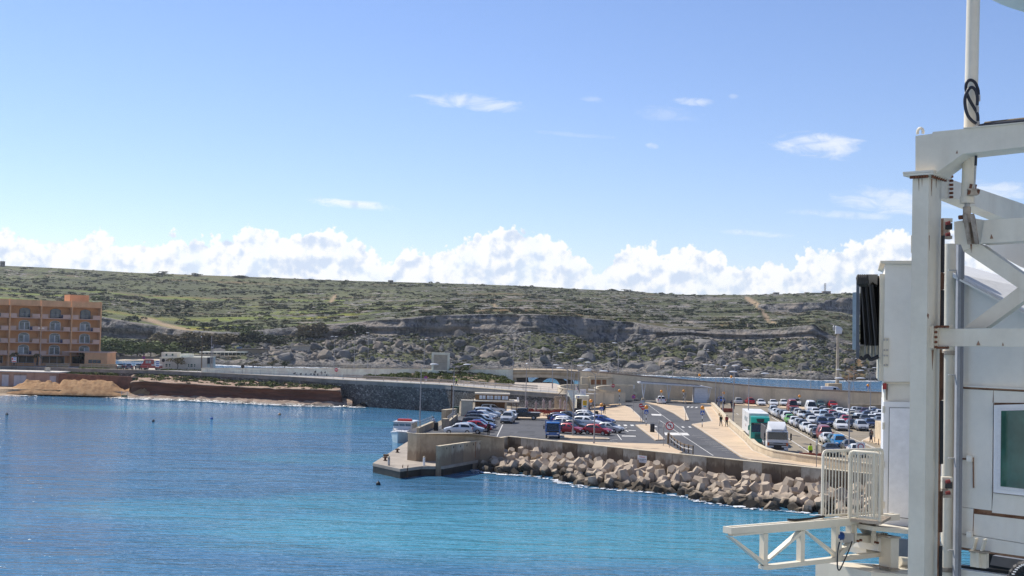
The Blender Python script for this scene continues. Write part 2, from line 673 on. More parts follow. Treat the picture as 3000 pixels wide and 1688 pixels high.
rockm=np.where(rim,np.clip(1-tt/0.05,0,1)*0.8,rockm)
grass=np.where(hil|tal,np.clip(fbm(x/70,y/40,z*0,4,26)*1.6+0.45,0,1),0)
grass*=np.where(PX[None]<1250,1.0,0.6)
field=np.clip(fbm(x/110,y/26,z*0,3,27)*3.0+0.2,0,1)*np.clip((1350-PX[None])/350,0,1)*((kk==3)&(tt<0.93))
yel=np.clip(fbm(x/60,y/15,z*0,2,28)*5-2.3,0,1)*(field>0.2)
soil=np.clip(fbm(x/120,y/30,z*0,3,29)*2.5-0.7,0,1)*np.where(hil,1,0)
red=np.clip((PX[None]-2462)/18,0,1)*((kk==1)&(tt<0.5))*np.clip((2545-PX[None])/25,0,1)
soil=np.maximum(soil,red)
rockm=np.where(red>0.4,0,rockm)
def path_mask(pp,wd):
 m=np.zeros((NR,NX))
 ypx=988+0.0244*(PX[None]-1500)+(EYE-T[...,2])*FPX/T[...,1]
 for(xa,ya),(xb,yb_)in zip(pp[:-1],pp[1:]):
  dx,dy=xb-xa,yb_-ya
  t_=np.clip(((PX[None]-xa)*dx+(ypx-ya)*dy)/(dx*dx+dy*dy),0,1)
  m=np.maximum(m,np.clip(1.5-np.hypot(PX[None]-xa-t_*dx,ypx-ya-t_*dy)/wd,0,1))
 return m*(hil|tal)

trail=path_mask([(2188,874),(2205,884),(2220,890),(2236,914),(2252,935)],5)
trail=np.maximum(trail,path_mask([(2262,938),(2275,946)],4))
trail=np.maximum(trail,path_mask([(968,881),(982,868)],4))
trail=np.maximum(trail,path_mask([(1440,886),(1452,900)],3))
trail=np.maximum(trail,path_mask([(418,934),(446,940),(470,948),(560,970)],5))
rockm=np.where(trail>0.3,0,rockm)

V=np.stack([x,y,z],-1).reshape(-1,3)
idx=np.arange(NR*NX).reshape(NR,NX)
quads=np.stack([idx[:-1,:-1],idx[:-1,1:],idx[1:,1:],idx[1:,:-1]],-1).reshape(-1,4)
me=bpy.data.meshes.new('hills')
me.vertices.add(len(V))
me.vertices.foreach_set('co',V.ravel())
me.loops.add(quads.size)
me.loops.foreach_set('vertex_index',quads.ravel())
me.polygons.add(len(quads))
me.polygons.foreach_set('loop_start',np.arange(0,quads.size,4))
me.polygons.foreach_set('use_smooth',[True]*len(quads))
for nm,a,b_,c_ in(('ground_a',rockm,grass,field),('ground_b',yel,np.maximum(soil,0),trail),('ground_c',contour,tm*hil*he,rockm*0)):
 at=me.attributes.new(nm,'FLOAT_VECTOR','POINT')
 at.data.foreach_set('vector',np.stack([a,b_,c_],-1).reshape(-1).astype(np.float32))
me.update()
me.validate()

def hill_material():
 mt=bpy.data.materials.new('hillside')
 mt.use_nodes=True
 t=mt.node_tree
 b=t.nodes['Principled BSDF']
 q=NB(t)
 geo=q.n('ShaderNodeNewGeometry').outputs['Position']
 A=q.n('ShaderNodeAttribute',attribute_name='ground_a')
 B=q.n('ShaderNodeAttribute',attribute_name='ground_b')
 sa=q.n('ShaderNodeSeparateXYZ')
 sb=q.n('ShaderNodeSeparateXYZ')
 t.links.new(A.outputs['Vector'],sa.inputs[0])
 t.links.new(B.outputs['Vector'],sb.inputs[0])
 rock,gr,fi=sa.outputs
 ye,so,tr=sb.outputs
 nA=q.noise(geo,0.09,6,0.65)
 nB=q.noise(geo,0.55,5,0.65)
 nS=q.noise(q.vm('MULTIPLY',geo,(0.5,0.5,0.045)),1.0,5,0.65)
 nL=q.noise(q.vm('MULTIPLY',geo,(0.03,0.03,0.55)),1.0,4,0.6)
 scrub=q.mix(q.ss(nB,0.35,0.65),(0.054,0.064,0.031),(0.115,0.12,0.066))
 grs=q.mix(q.ss(nA,0.35,0.65),(0.125,0.145,0.05),(0.19,0.185,0.10))
 c=q.mix(q.m('MULTIPLY',gr,q.ss(nB,0.3,0.6,0.45,1.0)),scrub,grs)
 c=q.mix(q.m('MULTIPLY',fi,0.85),c,q.mix(nB,(0.15,0.2,0.035),(0.23,0.255,0.06)))
 c=q.mix(q.m('MULTIPLY',ye,0.8),c,(0.33,0.27,0.03))
 c=q.mix(q.m('MULTIPLY',so,q.ss(nB,0.35,0.65)),c,(0.26,0.135,0.07))
 lime=q.mix(q.ss(nS,0.40,0.60),(0.26,0.245,0.225),(0.07,0.07,0.07))
 lime=q.mix(q.ss(nA,0.42,0.66),lime,(0.33,0.28,0.225))
 lime=q.mix(q.m('MULTIPLY',q.ss(nL,0.54,0.64),0.7),lime,(0.10,0.10,0.085))
 lime=q.mix(q.m('MULTIPLY',q.ss(q.noise(geo,0.16,5,0.7),0.56,0.66),0.75),lime,(0.035,0.05,0.025))
 C=q.n('ShaderNodeAttribute',attribute_name='ground_c')
 sc3=q.n('ShaderNodeSeparateXYZ')
 t.links.new(C.outputs['Vector'],sc3.inputs[0])
 ph_=q.m('FRACT',q.m('ADD',q.m('MULTIPLY',sc3.outputs[0],1.6),q.m('MULTIPLY',nA,1.5)))
 brk=q.ss(q.noise(geo,0.022,3,0.6),0.36,0.56)
 wl_=q.m('MULTIPLY',q.m('MULTIPLY',q.ss(q.m('ABSOLUTE',q.m('SUBTRACT',ph_,0.5)),0.2,0.08),sc3.outputs[1]),q.m('MULTIPLY',brk,q.ss(nB,0.3,0.5)))
 c=q.mix(q.m('MULTIPLY',wl_,0.85),c,q.mix(q.ss(q.noise(geo,0.3,3,0.6),0.55,0.65),(0.045,0.052,0.03),(0.2,0.185,0.16)))
 rk=q.ss(q.m('ADD',rock,q.m('MULTIPLY',q.m('SUBTRACT',nB,0.5),0.9)),0.38,0.62)
 c=q.mix(rk,c,lime)
 c=q.mix(q.m('MULTIPLY',tr,0.9),c,(0.42,0.30,0.19))
 sp=q.n('ShaderNodeSeparateXYZ')
 t.links.new(geo,sp.inputs[0])
 wet=q.ss(q.m('ADD',sp.outputs[2],q.m('MULTIPLY',nB,2.0)),2.9,1.2)
 c=q.mix(q.m('MULTIPLY',wet,0.75),c,(0.03,0.03,0.026))
 t.links.new(c,b.inputs['Base Color'])
 b.inputs['Roughness'].default_value=0.95
 b.inputs['Specular IOR Level'].default_value=0.12
 bp=q.n('ShaderNodeBump')
 bp.inputs['Strength'].default_value=0.9
 bp.inputs['Distance'].default_value=1.6
 t.links.new(q.m('ADD',q.noise(geo,0.35,6,0.7),q.m('MULTIPLY',nS,0.9)),bp.inputs['Height'])
 t.links.new(bp.outputs[0],b.inputs['Normal'])
 return mt

me.materials.append(hill_material())
hills=bpy.data.objects.new('hills',me)
COL.objects.link(hills)
tag(hills,kind='structure')

# ------------------------------------------------------------------ boulders in the scree
LIME=mat('limestone',(0.215,0.2,0.18),0.95,0.3,0.5,(0.10,0.096,0.088),bump=0.6,streak=0.35,spec=0.15)
LIME2=mat('limestone_warm',(0.30,0.25,0.195),0.95,0.25,0.6,(0.17,0.145,0.12),bump=0.6,spec=0.15)

def rock_mesh(name,seed,m,rough=0.33,sub=2,tall=1.0):
 b=bmesh.new()
 bmesh.ops.create_icosphere(b,subdivisions=sub,radius=1)
 P=np.array([v.co for v in b.verts])
 r=1+rough*fbm(P[:,0]*1.1+seed*7,P[:,1]*1.1,P[:,2]*1.1,3,seed)
 P=P*r[:,None]
 for _ in range(7):                       # flat fracture faces
  n=rng.normal(size=3)
  n/=np.linalg.norm(n)
  d=P@n
  lim=rng.uniform(0.6,0.85)
  P-=np.where(d>lim,d-lim,0)[:,None]*n
 P*=np.array([1,0.85,0.75*tall])
 for v,p in zip(b.verts,P):
  v.co=p
 mm=bpy.data.meshes.new(name)
 b.to_mesh(mm)
 b.free()
 mm.materials.append(m)
 return mm

RK=[rock_mesh('boulder',k,LIME if k%3 else LIME2)for k in range(9)]
V3=V.reshape(NR,NX,3)
trow=np.where(zk==1)[0]
cand=[]
for _ in range(2600):
 i=int(rng.choice(trow[4:-1]))
 j=int(rng.integers(100,NX-120))
 px=PX[j]
 if px<720 and rng.random()<0.8:
  continue
 s=min(0.5*rng.pareto(1.7)+0.45,4.0)
 s=min(s,.8+(1-zt[i])*6)
 cand.append((s/V3[i,j,1],s,i,j))
cand.sort(reverse=True)
for n,(_,s,i,j)in enumerate(cand[:290]):
 p=V3[i,j]+np.array([rng.uniform(-2,2),rng.uniform(-2,2),s*0.12])
 o=ob('boulder',RK[n%9],None,p,(rng.uniform(0,6.3),rng.uniform(-0.4,0.4),rng.uniform(0,6.3)))
 o.scale=(s*rng.uniform(0.9,1.3),s,s*rng.uniform(0.8,1.2))
 tag(o,'rough grey limestone boulder lying in the scree below the long cliff','boulder','boulders below the cliff')
small=[rock_mesh('rubble',20+k,LIME,0.4,1)for k in range(5)]
sv=[np.array([v.co for v in m_.vertices])for m_ in small]
sf=[np.array([list(p.vertices)for p in m_.polygons])for m_ in small]

def scatter(items,shapes,faces,name,mats,mi=None):
 """many pieces nobody could count, joined as one object"""
 vs,fs,off,mids=[],[],0,[]
 for(p,s,rz,k)in items:
  c_,s_=math.cos(rz),math.sin(rz)
  v=shapes[k]*np.array(s)
  v=np.stack([v[:,0]*c_-v[:,1]*s_,v[:,0]*s_+v[:,1]*c_,v[:,2]],1)+np.array(p)
  vs.append(v)
  fs.append(faces[k]+off)
  off+=len(v)
  if mi is not None:
   mids.append(np.full(len(faces[k]),mi[k]))
 vs=np.concatenate(vs)
 fs=np.concatenate(fs)
 mm=bpy.data.meshes.new(name)
 mm.vertices.add(len(vs))
 mm.vertices.foreach_set('co',vs.ravel())
 nf=fs.shape[1]
 mm.loops.add(fs.size)
 mm.loops.foreach_set('vertex_index',fs.ravel().astype(np.int32))
 mm.polygons.add(len(fs))
 mm.polygons.foreach_set('loop_start',np.arange(0,fs.size,nf))
 for m_ in(mats if isinstance(mats,list)else[mats]):
  mm.materials.append(m_)
 if mi is not None:
  mm.polygons.foreach_set('material_index',np.concatenate(mids).astype(np.int32))
 mm.update()
 mm.validate()
 o=bpy.data.objects.new(name,mm)
 COL.objects.link(o)
 return o

for n,(px,py,D_,wx,hh,lb)in enumerate([(1968,1072,596,12,10,'largest blue-grey outcrop above the shore, right of the bridge'),(1905,1075,594,7,8,'steep dark outcrop left of the largest blue-grey one'),(1862,1078,592,8,8,'blue-grey split outcrop above the pump house'),
  (2040,1084,590,11,6,'broad dark outcrop at the waterline behind the shelter'),(2150,1088,588,10,5,'low dark outcrop at the waterline behind the lorries'),(1345,1072,596,7,6,'grey outcrop just behind the square monument'),(1655,1076,594,6,6,'pyramid-shaped blue outcrop above the bridge arch'),
  (865,1052,600,9,8,'pointed grey outcrop right of the beach club'),(925,1058,598,7,7,'twin-topped grey outcrop above the long white wall'),(1085,1066,596,9,7,'rough grey outcrop above the white wall lamps'),(1590,1032,640,14,7,'long slanted block lying below the cliff shadow'),
  (2070,1012,665,15,10,'craggy outcrop like a hump under the right end of the cliff'),(1350,994,690,7,12,'pointed rock pinnacle standing against the cliff'),(1450,1010,670,9,8,'square fallen block under the middle of the cliff'),(1265,1012,668,8,6,'pale fallen block under the left part of the cliff')]):
 o=ob('rock_outcrop',RK[n%9],None,PD(px,py,D_)-Vector((0,0,1)),(0.25*math.sin(n),0.3*math.cos(n*2),n*1.3))
 o.scale=(wx*.62,wx*.55,hh*.8)
 tag(o,lb,'rock')
items=[]
for(_,s,i,j)in cand[290:]:
 p=V3[i,j]+np.array([0,0,s*0.2])
 items.append((p,(s,s*0.9,s*0.8),rng.uniform(0,6.3),int(rng.integers(5))))
for _ in range(5200):
 i=int(rng.choice(trow[3:]))
 j=int(rng.integers(100,NX-100))
 if PX[j]<720 and rng.random()<0.75:
  continue
 s=rng.uniform(0.5,1.1)
 p=V3[i,j]+np.array([rng.uniform(-3,3),rng.uniform(-1,1),s*0.2])
 items.append((p,(s*1.2,s,s*0.8),rng.uniform(0,6.3),int(rng.integers(5))))
tag(scatter(items,sv,sf,'rock_rubble',LIME),kind='stuff')

# ------------------------------------------------------------------ foliage
LEAF=[mat('leaf_dark',(0.062,0.074,0.038),0.8,0.3,0.6,(0.04,0.05,0.026),spec=0.2),
  mat('leaf_olive',(0.11,0.115,0.062),0.85,0.25,0.6,(0.075,0.08,0.044),spec=0.15),
  mat('leaf_green',(0.14,0.165,0.042),0.8,0.3,0.8,(0.085,0.11,0.03),spec=0.2),
  mat('leaf_brown',(0.20,0.165,0.095),0.9,0.25,0.7,(0.14,0.12,0.07),spec=0.1)]
BARK=mat('bark',(0.10,0.085,0.07),0.95,0.3,2)

def clump(seed,n=46,flat=0.62,leaf=0.24):
 """a bush as leaf-sized tilted quads spread through a lumpy volume"""
 r=np.random.default_rng(seed)
 vs,fs=[],[]
 for k in range(n):
  d=r.normal(size=3)
  d/=np.linalg.norm(d)
  rad=(0.55+0.45*r.random())*(1+0.35*math.sin(3*d[0]+seed)*math.cos(2.5*d[1]+seed))
  c=d*rad*np.array([1,1,flat])
  c[2]=abs(c[2])if c[2]<-0.1 else c[2]
  nrm=d+0.7*r.normal(size=3)
  nrm/=np.linalg.norm(nrm)
  u=np.cross(nrm,r.normal(size=3))
  u/=np.linalg.norm(u)
  w_=np.cross(nrm,u)
  s=leaf*r.uniform(0.7,1.5)
  vs+=[c-u*s,c+w_*s*0.6,c+u*s,c-w_*s*0.6]
  fs.append([4*k,4*k+1,4*k+2,4*k+3])
 return np.array(vs),np.array(fs)

CL=[clump(k)for k in range(8)]
csh,cfa=[c[0]for c in CL],[c[1]for c in CL]
cmi=[0,0,1,1,2,0,3,1]
items=[]
hrow=np.where((zk==3)|(zk==5))[0]
dens=fbm(x/80,y/60,z*0,3,51)
for _ in range(20000):
 i=int(rng.choice(hrow))if rng.random()<0.75 else int(rng.choice(trow[3:]))
 j=int(rng.integers(95,NX-95))
 if dens[i,j]<rng.uniform(-0.5,0.45)or rockm[i,j]>0.75 or trail[i,j]>0.2:
  continue
 if field[i,j]>0.3 and rng.random()<0.75:
  continue
 s=rng.uniform(0.6,1.4)+(1.9*rng.random()if rng.random()<0.14 else 0)
 if PX[j]<1000 and zk[i]==3 and rng.random()<0.3:
  s*=1.6
 p=V3[i,j]+np.array([rng.uniform(-3,3),rng.uniform(-1,1),s*0.15])
 k=int(rng.integers(8))
 items.append((p,(s*rng.uniform(1.1,2.0),s*1.2,s*rng.uniform(0.7,1.0)),rng.uniform(-0.4,0.4),k))
tag(scatter(items,csh,cfa,'hillside_scrub',LEAF,cmi),kind='stuff')

def tree(loc,h,wdt,mi,label,group,seed,cat='tree',trunk_h=0.35,sparse=1.0,name='tree'):
 rt=thing(name,loc,label,cat,group)
 r=np.random.default_rng(seed)
 t_=MB()
 t_.tube([loc,loc+Vector((0.05*h,0,trunk_h*h*0.6)),loc+Vector((0.02*h,0,trunk_h*h*1.4))],[0.06*h*0.6,0.04*h,0.02*h],6)
 for k in range(5):
  a=k*1.256+seed
  t_.tube([loc+Vector((0.02*h,0,trunk_h*h)),loc+Vector((math.cos(a)*wdt*0.35,math.sin(a)*wdt*0.35,h*r.uniform(0.6,0.8)))],[0.022*h,0.008*h],5)
 t_.build('trunk',BARK,rt)
 c_=MB()
 for k in range(int(9*sparse)):
  a,rr=r.uniform(0,6.28),r.uniform(0,0.62)*wdt
  cc=np.array([math.cos(a)*rr,math.sin(a)*rr,h*r.uniform(max(.16,trunk_h*1.1),0.78)])+np.array(loc)
  vs,fs=clump(seed*13+k,60,0.7,0.2)
  c_.add(vs*np.array([wdt*0.36,wdt*0.36,h*0.27])+cc,[tuple(f)for f in fs])
 c_.build('crown',LEAF[mi],rt,fix=False)
 return rt

# ------------------------------------------------------------------ quay, walls, roads
QZ=2.5
CONC=mat('concrete',(0.473,0.378,0.257),0.9,0.2,0.5,(0.347,0.271,0.181),streak=0.45,bump=0.25,spec=0.2)
CONC_PALE=mat('concrete_pale',(0.604,0.499,0.351),0.9,0.12,0.5,(0.473,0.38,0.264),streak=0.25,spec=0.2)
CONC_GREY=mat('concrete_grey',(0.538,0.471,0.363),0.9,0.2,0.45,(0.358,0.294,0.218),streak=0.55,bump=0.25,spec=0.2,stain=(0.146,0.104,0.0605))
CONC_BRN=mat('concrete_brown',(0.311,0.236,0.156),0.9,0.2,0.45,(0.193,0.14,0.0897),streak=0.6,bump=0.25,spec=0.2,stain=(0.101,0.0684,0.0437))
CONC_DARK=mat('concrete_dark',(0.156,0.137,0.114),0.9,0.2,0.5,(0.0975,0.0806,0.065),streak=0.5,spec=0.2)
COPING=mat('coping',(0.63,0.536,0.384),0.9,0.12,1.0,spec=0.2)
PAVE=mat('paving',(0.589,0.448,0.301),0.9,0.12,0.35,(0.487,0.373,0.255),spec=0.2)
KERB=mat('kerbstone',(0.6,0.528,0.432),0.9,0.12,1.0,spec=0.2)
ASPH=mat('asphalt',(0.106,0.106,0.109),0.9,0.18,0.12,(0.0775,0.0775,0.0825),grain=0.12,spec=0.25)
LOT=mat('worn_asphalt',(0.282,0.237,0.173),0.9,0.16,0.1,(0.216,0.184,0.136),grain=0.1,spec=0.2)
PAINT=mat('road_paint',(0.744,0.72,0.66),0.8,0.15,1.5,(0.48,0.462,0.432),spec=0.2)
PLASTER=mat('plaster_white',(0.82,0.809,0.657),0.9,0.1,0.5,(0.703,0.64,0.519),streak=0.3,spec=0.2)
PINKST=mat('pink_stone',(0.54,0.351,0.27),0.92,0.18,0.6,(0.419,0.257,0.196),streak=0.25,spec=0.15)
SEAWALL=mat('seawall_concrete',(0.702,0.586,0.413),0.92,0.15,0.25,(0.546,0.458,0.323),streak=0.45,spec=0.15,stain=(0.273,0.229,0.165))
METAL=mat('galvanised',(0.42,0.41,0.39),0.5,0.12,2,metal=0.5)
POLE=mat('pole_paint',(0.36,0.33,0.31),0.55,0.1,2,metal=0.3)
WHITE=mat('white_paint',(0.78,0.78,0.77),0.45,0.05,1)
BLACK=mat('black_rubber',(0.018,0.018,0.02),0.6,0.1,2)
GLASSD=mat('dark_glass',(0.02,0.027,0.03),0.06,0.1,1,spec=0.7,grain=0)

def rubble_material():
 mt=bpy.data.materials.new('rubble_masonry')
 mt.use_nodes=True
 t=mt.node_tree
 b=t.nodes['Principled BSDF']
 q=NB(t)
 co=q.n('ShaderNodeTexCoord').outputs['Object']
 wv=q.vm('ADD',co,q.vm('MULTIPLY',q.noise(co,1.2,2,0.5,0,1),(0.25,0.25,0.25)))
 v=q.vor(q.vm('MULTIPLY',wv,(1.0,1.0,1.35)),2.4)
 e=q.vor(q.vm('MULTIPLY',wv,(1.0,1.0,1.35)),2.4,'DISTANCE_TO_EDGE')
 hs=q.n('ShaderNodeSeparateColor')
 t.links.new(v.outputs['Color'],hs.inputs[0])
 c=q.mix(hs.outputs[0],(0.12,0.11,0.10),(0.29,0.27,0.245))
 c=q.mix(q.m('MULTIPLY',q.ss(hs.outputs[1],0.86,0.93),0.8),c,(0.42,0.40,0.37))
 c=q.mix(q.ss(e.outputs['Distance'],0.0,0.07,1,0),c,(0.05,0.045,0.04))
 c=q.mix(q.m('MULTIPLY',q.ss(q.noise(co,0.15,4,0.6),0.45,0.7),0.5),c,(0.06,0.06,0.05))
 t.links.new(c,b.inputs['Base Color'])
 b.inputs['Roughness'].default_value=0.95
 b.inputs['Specular IOR Level'].default_value=0.15
 bp=q.n('ShaderNodeBump')
 bp.inputs['Distance'].default_value=0.12
 t.links.new(q.ss(e.outputs['Distance'],0.0,0.15),bp.inputs['Height'])
 t.links.new(bp.outputs[0],b.inputs['Normal'])
 return mt

RUBBLE=rubble_material()

def pz(pts,z):
 return[G(px,py,z)for px,py in pts]

W0,W1,WT=(1486,1278),(2720,1405),3.35
A0,A1=G(*W0,WT),G(*W1,WT)
wdir=(A1-A0)
wdir.z=0
WLEN=wdir.length
wdir.normalize()
wnrm=Vector((-wdir.y,wdir.x,0))
if wnrm.y<0:
 wnrm=-wnrm                       # pointing inland
ROADZ=5.4
SWL=[(-700,1052),(0,1074),(300,1082),(463,1086.5),(605,1092.5),(680,1096),(843,1104),(1000,1113.6),(1100,1118.5),(1303,1129),(1486,1144),(1656,1156)]
SW=[G(px,py,ROADZ)for px,py in SWL]
quay_left=pz([(1205,1275),(1262,1246),(1330,1213),(1344,1200)],QZ)
corner_r=A1+wdir*60
outline=[A0+wnrm*0.5,A1+wnrm*0.5,corner_r+wnrm*0.5,Vector((160,80,0)),Vector((160,300,0)),Vector((20,300,0)),
   Vector((SW[-1].x,262,0)),Vector((SW[-1].x-1,SW[-1].y+4,0)),Vector((SW[-2].x,SW[-2].y+3,0)),SW[-2].lerp(SW[-3],.74)+Vector((0,2,0)),
   quay_left[3],quay_left[2],quay_left[1],quay_left[0],G(1300,1283,QZ)]
mb=MB()
mb.prism([Vector((p.x,p.y,-2))for p in outline],(0,0,QZ+2))
tag(mb.build('quay_ground',LOT),kind='structure')
lot_l=pz([(1300,1278),(1246,1266),(1300,1243),(1352,1216),(1352,1204),(1450,1196),(1670,1196),(1700,1190)],QZ+0.004)+ \
 [G(1880,1172,QZ+.004),G(2080,1181,QZ+.004),G(2086,1192,QZ+.004),G(2130,1247,QZ+.004),G(2180,1293,QZ+.004),G(2208,1323,QZ+.004),
  G(2262,1345,QZ+.004),G(2420,1366,QZ+.004)]
a_=A0+wnrm*0.6
lot_l+=[Vector(((A0+wdir*40).x+wnrm.x*.7,(A0+wdir*40).y+wnrm.y*.7,QZ+.004)),Vector((a_.x,a_.y,QZ+.004))]
mb=MB()
mb.flat(lot_l)
tag(mb.build('asphalt_road',ASPH),kind='structure')

def pavement(pts,name='pavement',h=0.13,m=None,kerb=True):
 mb=MB()
 P=pz(pts,QZ)
 mb.prism([Vector((p.x,p.y,QZ-0.2))for p in P],(0,0,0.2+h))
 o=tag(mb.build(name,m or PAVE),kind='structure')
 if kerb:
  k=MB()
  c=sum(P,Vector())/len(P)
  n=len(P)
  inner=[]
  area=sum(P[i].x*P[(i+1)%n].y-P[(i+1)%n].x*P[i].y for i in range(n))
  sgn=1 if area>0 else-1
  for i in range(n):
   e1=(P[i]-P[i-1]).normalized()
   e2=(P[(i+1)%n]-P[i]).normalized()
   n1,n2=Vector((-e1.y,e1.x,0))*sgn,Vector((-e2.y,e2.x,0))*sgn
   b_=n1+n2
   b_=b_.normalized()if b_.length>1e-3 else n1
   inner.append(P[i]+b_*min(0.22/max(b_.dot(n1),0.35),0.5))
  z=QZ+h+0.004
  for i in range(n):
   j=(i+1)%n
   k.flat([Vector((q_.x,q_.y,z))for q_ in(P[i],P[j],inner[j],inner[i])])
  tag(k.build('kerb',KERB),kind='structure')
 return o

pavement([(1470,1226),(1560,1228),(1612,1228),(1763,1232),(1888,1238),(1872,1219),(1848,1197),(1815,1184),(1785,1175),(1742,1176),
   (1722,1192),(1650,1200),(1450,1200)])
pavement([(1890,1180),(2003,1193),(2019,1232),(2006,1233.5),(1974,1212),(1927,1190)])
pavement([(1862,1246.6),(1903,1245),(1948,1290),(1920,1291.5)])
pavement([(1640,1276),(1783,1286),(1787,1289),(1640,1286)])
wl=lambda s,off:A0+wdir*s+wnrm*off
pn=[(1640,1292.5),(1700,1297),(1953,1304),(1978,1318),(2000,1327)]
P_=pz(pn,QZ)
mb=MB()
near=[Vector((wl(s,.45).x,wl(s,.45).y,QZ-.2))for s in(24,5)]
mb.prism([Vector((p.x,p.y,QZ-.2))for p in P_]+near,(0,0,.33))
tag(mb.build('pavement',PAVE),kind='structure')
pavement([(2061,1194),(2084,1236),(2026,1245),(2050,1259),(2100,1293),(2171,1341),(2200,1349),(2330,1364),(2420,1376),
   (2420,1366),(2262,1345),(2208,1323),(2180,1293),(2129,1247),(2085,1193)])
pavement([(1900,1172),(1985,1177),(2095,1188),(2098,1185),(1990,1173),(1905,1170)])
pavement([(2150,1188),(2300,1197),(2440,1206),(2480,1208),(2480,1203),(2300,1190),(2150,1183)],kerb=False)
pavement([(2528,1291),(2545,1283),(2590,1282),(2660,1306),(2660,1326)],'pavement')
PATCH=mat('asphalt_patch',(0.07,0.07,0.072),0.9,0.2,0.5,(0.05,0.05,0.052))
OIL=mat('oil_stain',(0.045,0.043,0.04),0.75,0.3,1.5)
for pts in([(1520,1262),(1570,1263),(1566,1271),(1512,1270)],[(1900,1262),(1925,1262),(1932,1268),(1905,1268)],[(1960,1232),(1990,1233),(1999,1239),(1968,1238)],[(2040,1303),(2075,1304),(2085,1311),(2046,1310)],
   [(1830,1271),(1862,1272),(1868,1279),(1833,1278)],[(1950,1205),(1965,1205),(1972,1209),(1956,1209)]):
 mb=MB()
 mb.flat(pz(pts,QZ+.007))
 tag(mb.build('road_patch',PATCH),kind='structure')
ov,of_=[],[]
for _ in range(95):
 px,py=rng.uniform(1480,1860),rng.uniform(1240,1288)
 if rng.random()<.6:
  px,py=rng.uniform(2170,2540),rng.uniform(1215,1345)
  if px<2150+(py-1193)*.75:
   continue
 g_=G(px,py,QZ+.006)
 r_=rng.uniform(.15,.75)
 o_=len(ov)
 for k in range(9):
  a=k*.698
  e_=r_*rng.uniform(.6,1.1)
  ov.append((g_.x+e_*.8*math.cos(a),g_.y+e_*1.6*math.sin(a),g_.z))
 of_.append(tuple(range(o_,o_+9)))
mb=MB()
mb.add(ov,of_)
tag(mb.build('oil_stains',OIL,fix=False),kind='stuff')
dv=[(2083,1193),(2106,1218),(2129,1246),(2156,1270),(2181,1293),(2208,1321),(2232,1334),(2263,1344),(2330,1355),(2411,1366),(2520,1382),(2640,1398)]
DV=pz(dv,QZ)
dw=thing('divider_wall',DV[4],'low curved concrete wall with pale coping between the pavement and the truck lane','wall')
for wd,z0,z1,nm,m_ in((0.42,0.0,0.85,'wall_body',CONC_PALE),(0.56,0.85,0.95,'coping',COPING)):
 mb=MB()
 rings=[]
 for i,p in enumerate(DV):
  d=(DV[min(i+1,len(DV)-1)]-DV[max(i-1,0)]).normalized()
  n_=Vector((-d.y,d.x,0))
  n_=n_ if n_.x>0 else-n_
  o_=(0.56-wd)/2
  a,b=p+n_*o_,p+n_*(o_+wd)
  rings.append([a+Vector((0,0,z0)),b+Vector((0,0,z0)),b+Vector((0,0,z1)),a+Vector((0,0,z1))])
 mb.loft(rings)
 mb.build(nm,m_,dw)
for i in(1,2,4):
 mb=MB()
 p=pz([(2108,1220),(2146,1251),(2189,1296)],QZ)[(1,2,4).index(i)]
 mb.box((p.x+.2,p.y,QZ+.3),(0.9,0.9,0.6))
 mb.build('lamp_plinth',CONC_PALE,dw)

def low_stain(m_,col,z0,amt=.8,sc=.8):
 t=m_.node_tree
 q=NB(t)
 b=t.nodes['Principled BSDF']
 old=b.inputs['Base Color'].links[0].from_socket
 g=q.n('ShaderNodeSeparateXYZ')
 co=q.n('ShaderNodeNewGeometry').outputs['Position']
 t.links.new(co,g.inputs[0])
 nn=q.noise(q.vm('MULTIPLY',co,(1,1,.35)),sc*1.6,5,.7)
 f=q.ss(q.m('ADD',g.outputs[2],q.m('MULTIPLY',q.m('SUBTRACT',nn,.5),2.6)),z0+.25,z0-.25)
 t.links.new(q.mix(q.m('MULTIPLY',f,amt),old,col),b.inputs['Base Color'])

low_stain(CONC_GREY,(.19,.13,.085),2.35)
low_stain(CONC_BRN,(.13,.088,.058),2.7)
low_stain(CONC,(.25,.175,.115),2.2,.7)
bw=thing('breakwater_wall',A0,'long stained concrete breakwater wall of upright panels behind the armour blocks','wall')
pw=2.32
npan=int(WLEN/pw)
tint=[CONC_BRN,CONC_GREY,CONC_GREY,CONC_GREY,CONC_BRN,CONC_GREY,CONC_GREY,CONC_BRN,CONC_GREY]
for i in range(npan+8):
 a,b=A0+wdir*(i*pw+0.02),A0+wdir*((i+1)*pw-0.02)
 off=wnrm*(0.03*((i*7)%3))
 mb=MB()
 m_=tint[i%9]if i<12 else(CONC_BRN if i%3 else CONC_GREY)
 q4=[a+off,b+off,b+wnrm*0.55,a+wnrm*0.55]
 mb.prism([Vector((p.x,p.y,0.2))for p in q4],(0,0,WT-0.2-0.07-0.01*(i%2)))
 mb.build('panel',m_,bw)
mb=MB()
a,b=A0-wnrm*.04,A0+wdir*(pw*(npan+8))-wnrm*.04
mb.prism([Vector((p.x,p.y,WT-.065))for p in(a,b,b+wnrm*.62,a+wnrm*.62)],(0,0,.065))
mb.build('coping',COPING,bw)
mb=MB()
mb.prism([Vector((p.x,p.y,-2))for p in(a-wnrm*.6,b-wnrm*.6,b+wnrm*.5,a+wnrm*.5)],(0,0,2.55))
mb.build('footing',CONC_DARK,bw)
nb_=PD(1928,1335,(A0+wdir*(A0-G(1928,1313,WT)).length).y)
sN=(G(1928,1315,WT)-A0).length
base_=A0+wdir*sN-wnrm*.06
tN=thing('notice_board',Vector((base_.x,base_.y,2.3)),'white notice board with dark lettering fixed to the breakwater wall','sign')
ax=(wdir,wnrm,Vector((0,0,1)))
mb=MB()
mb.box((base_.x,base_.y,2.35),(1.3,.05,0.78),ax)
mb.build('board',WHITE,tN)
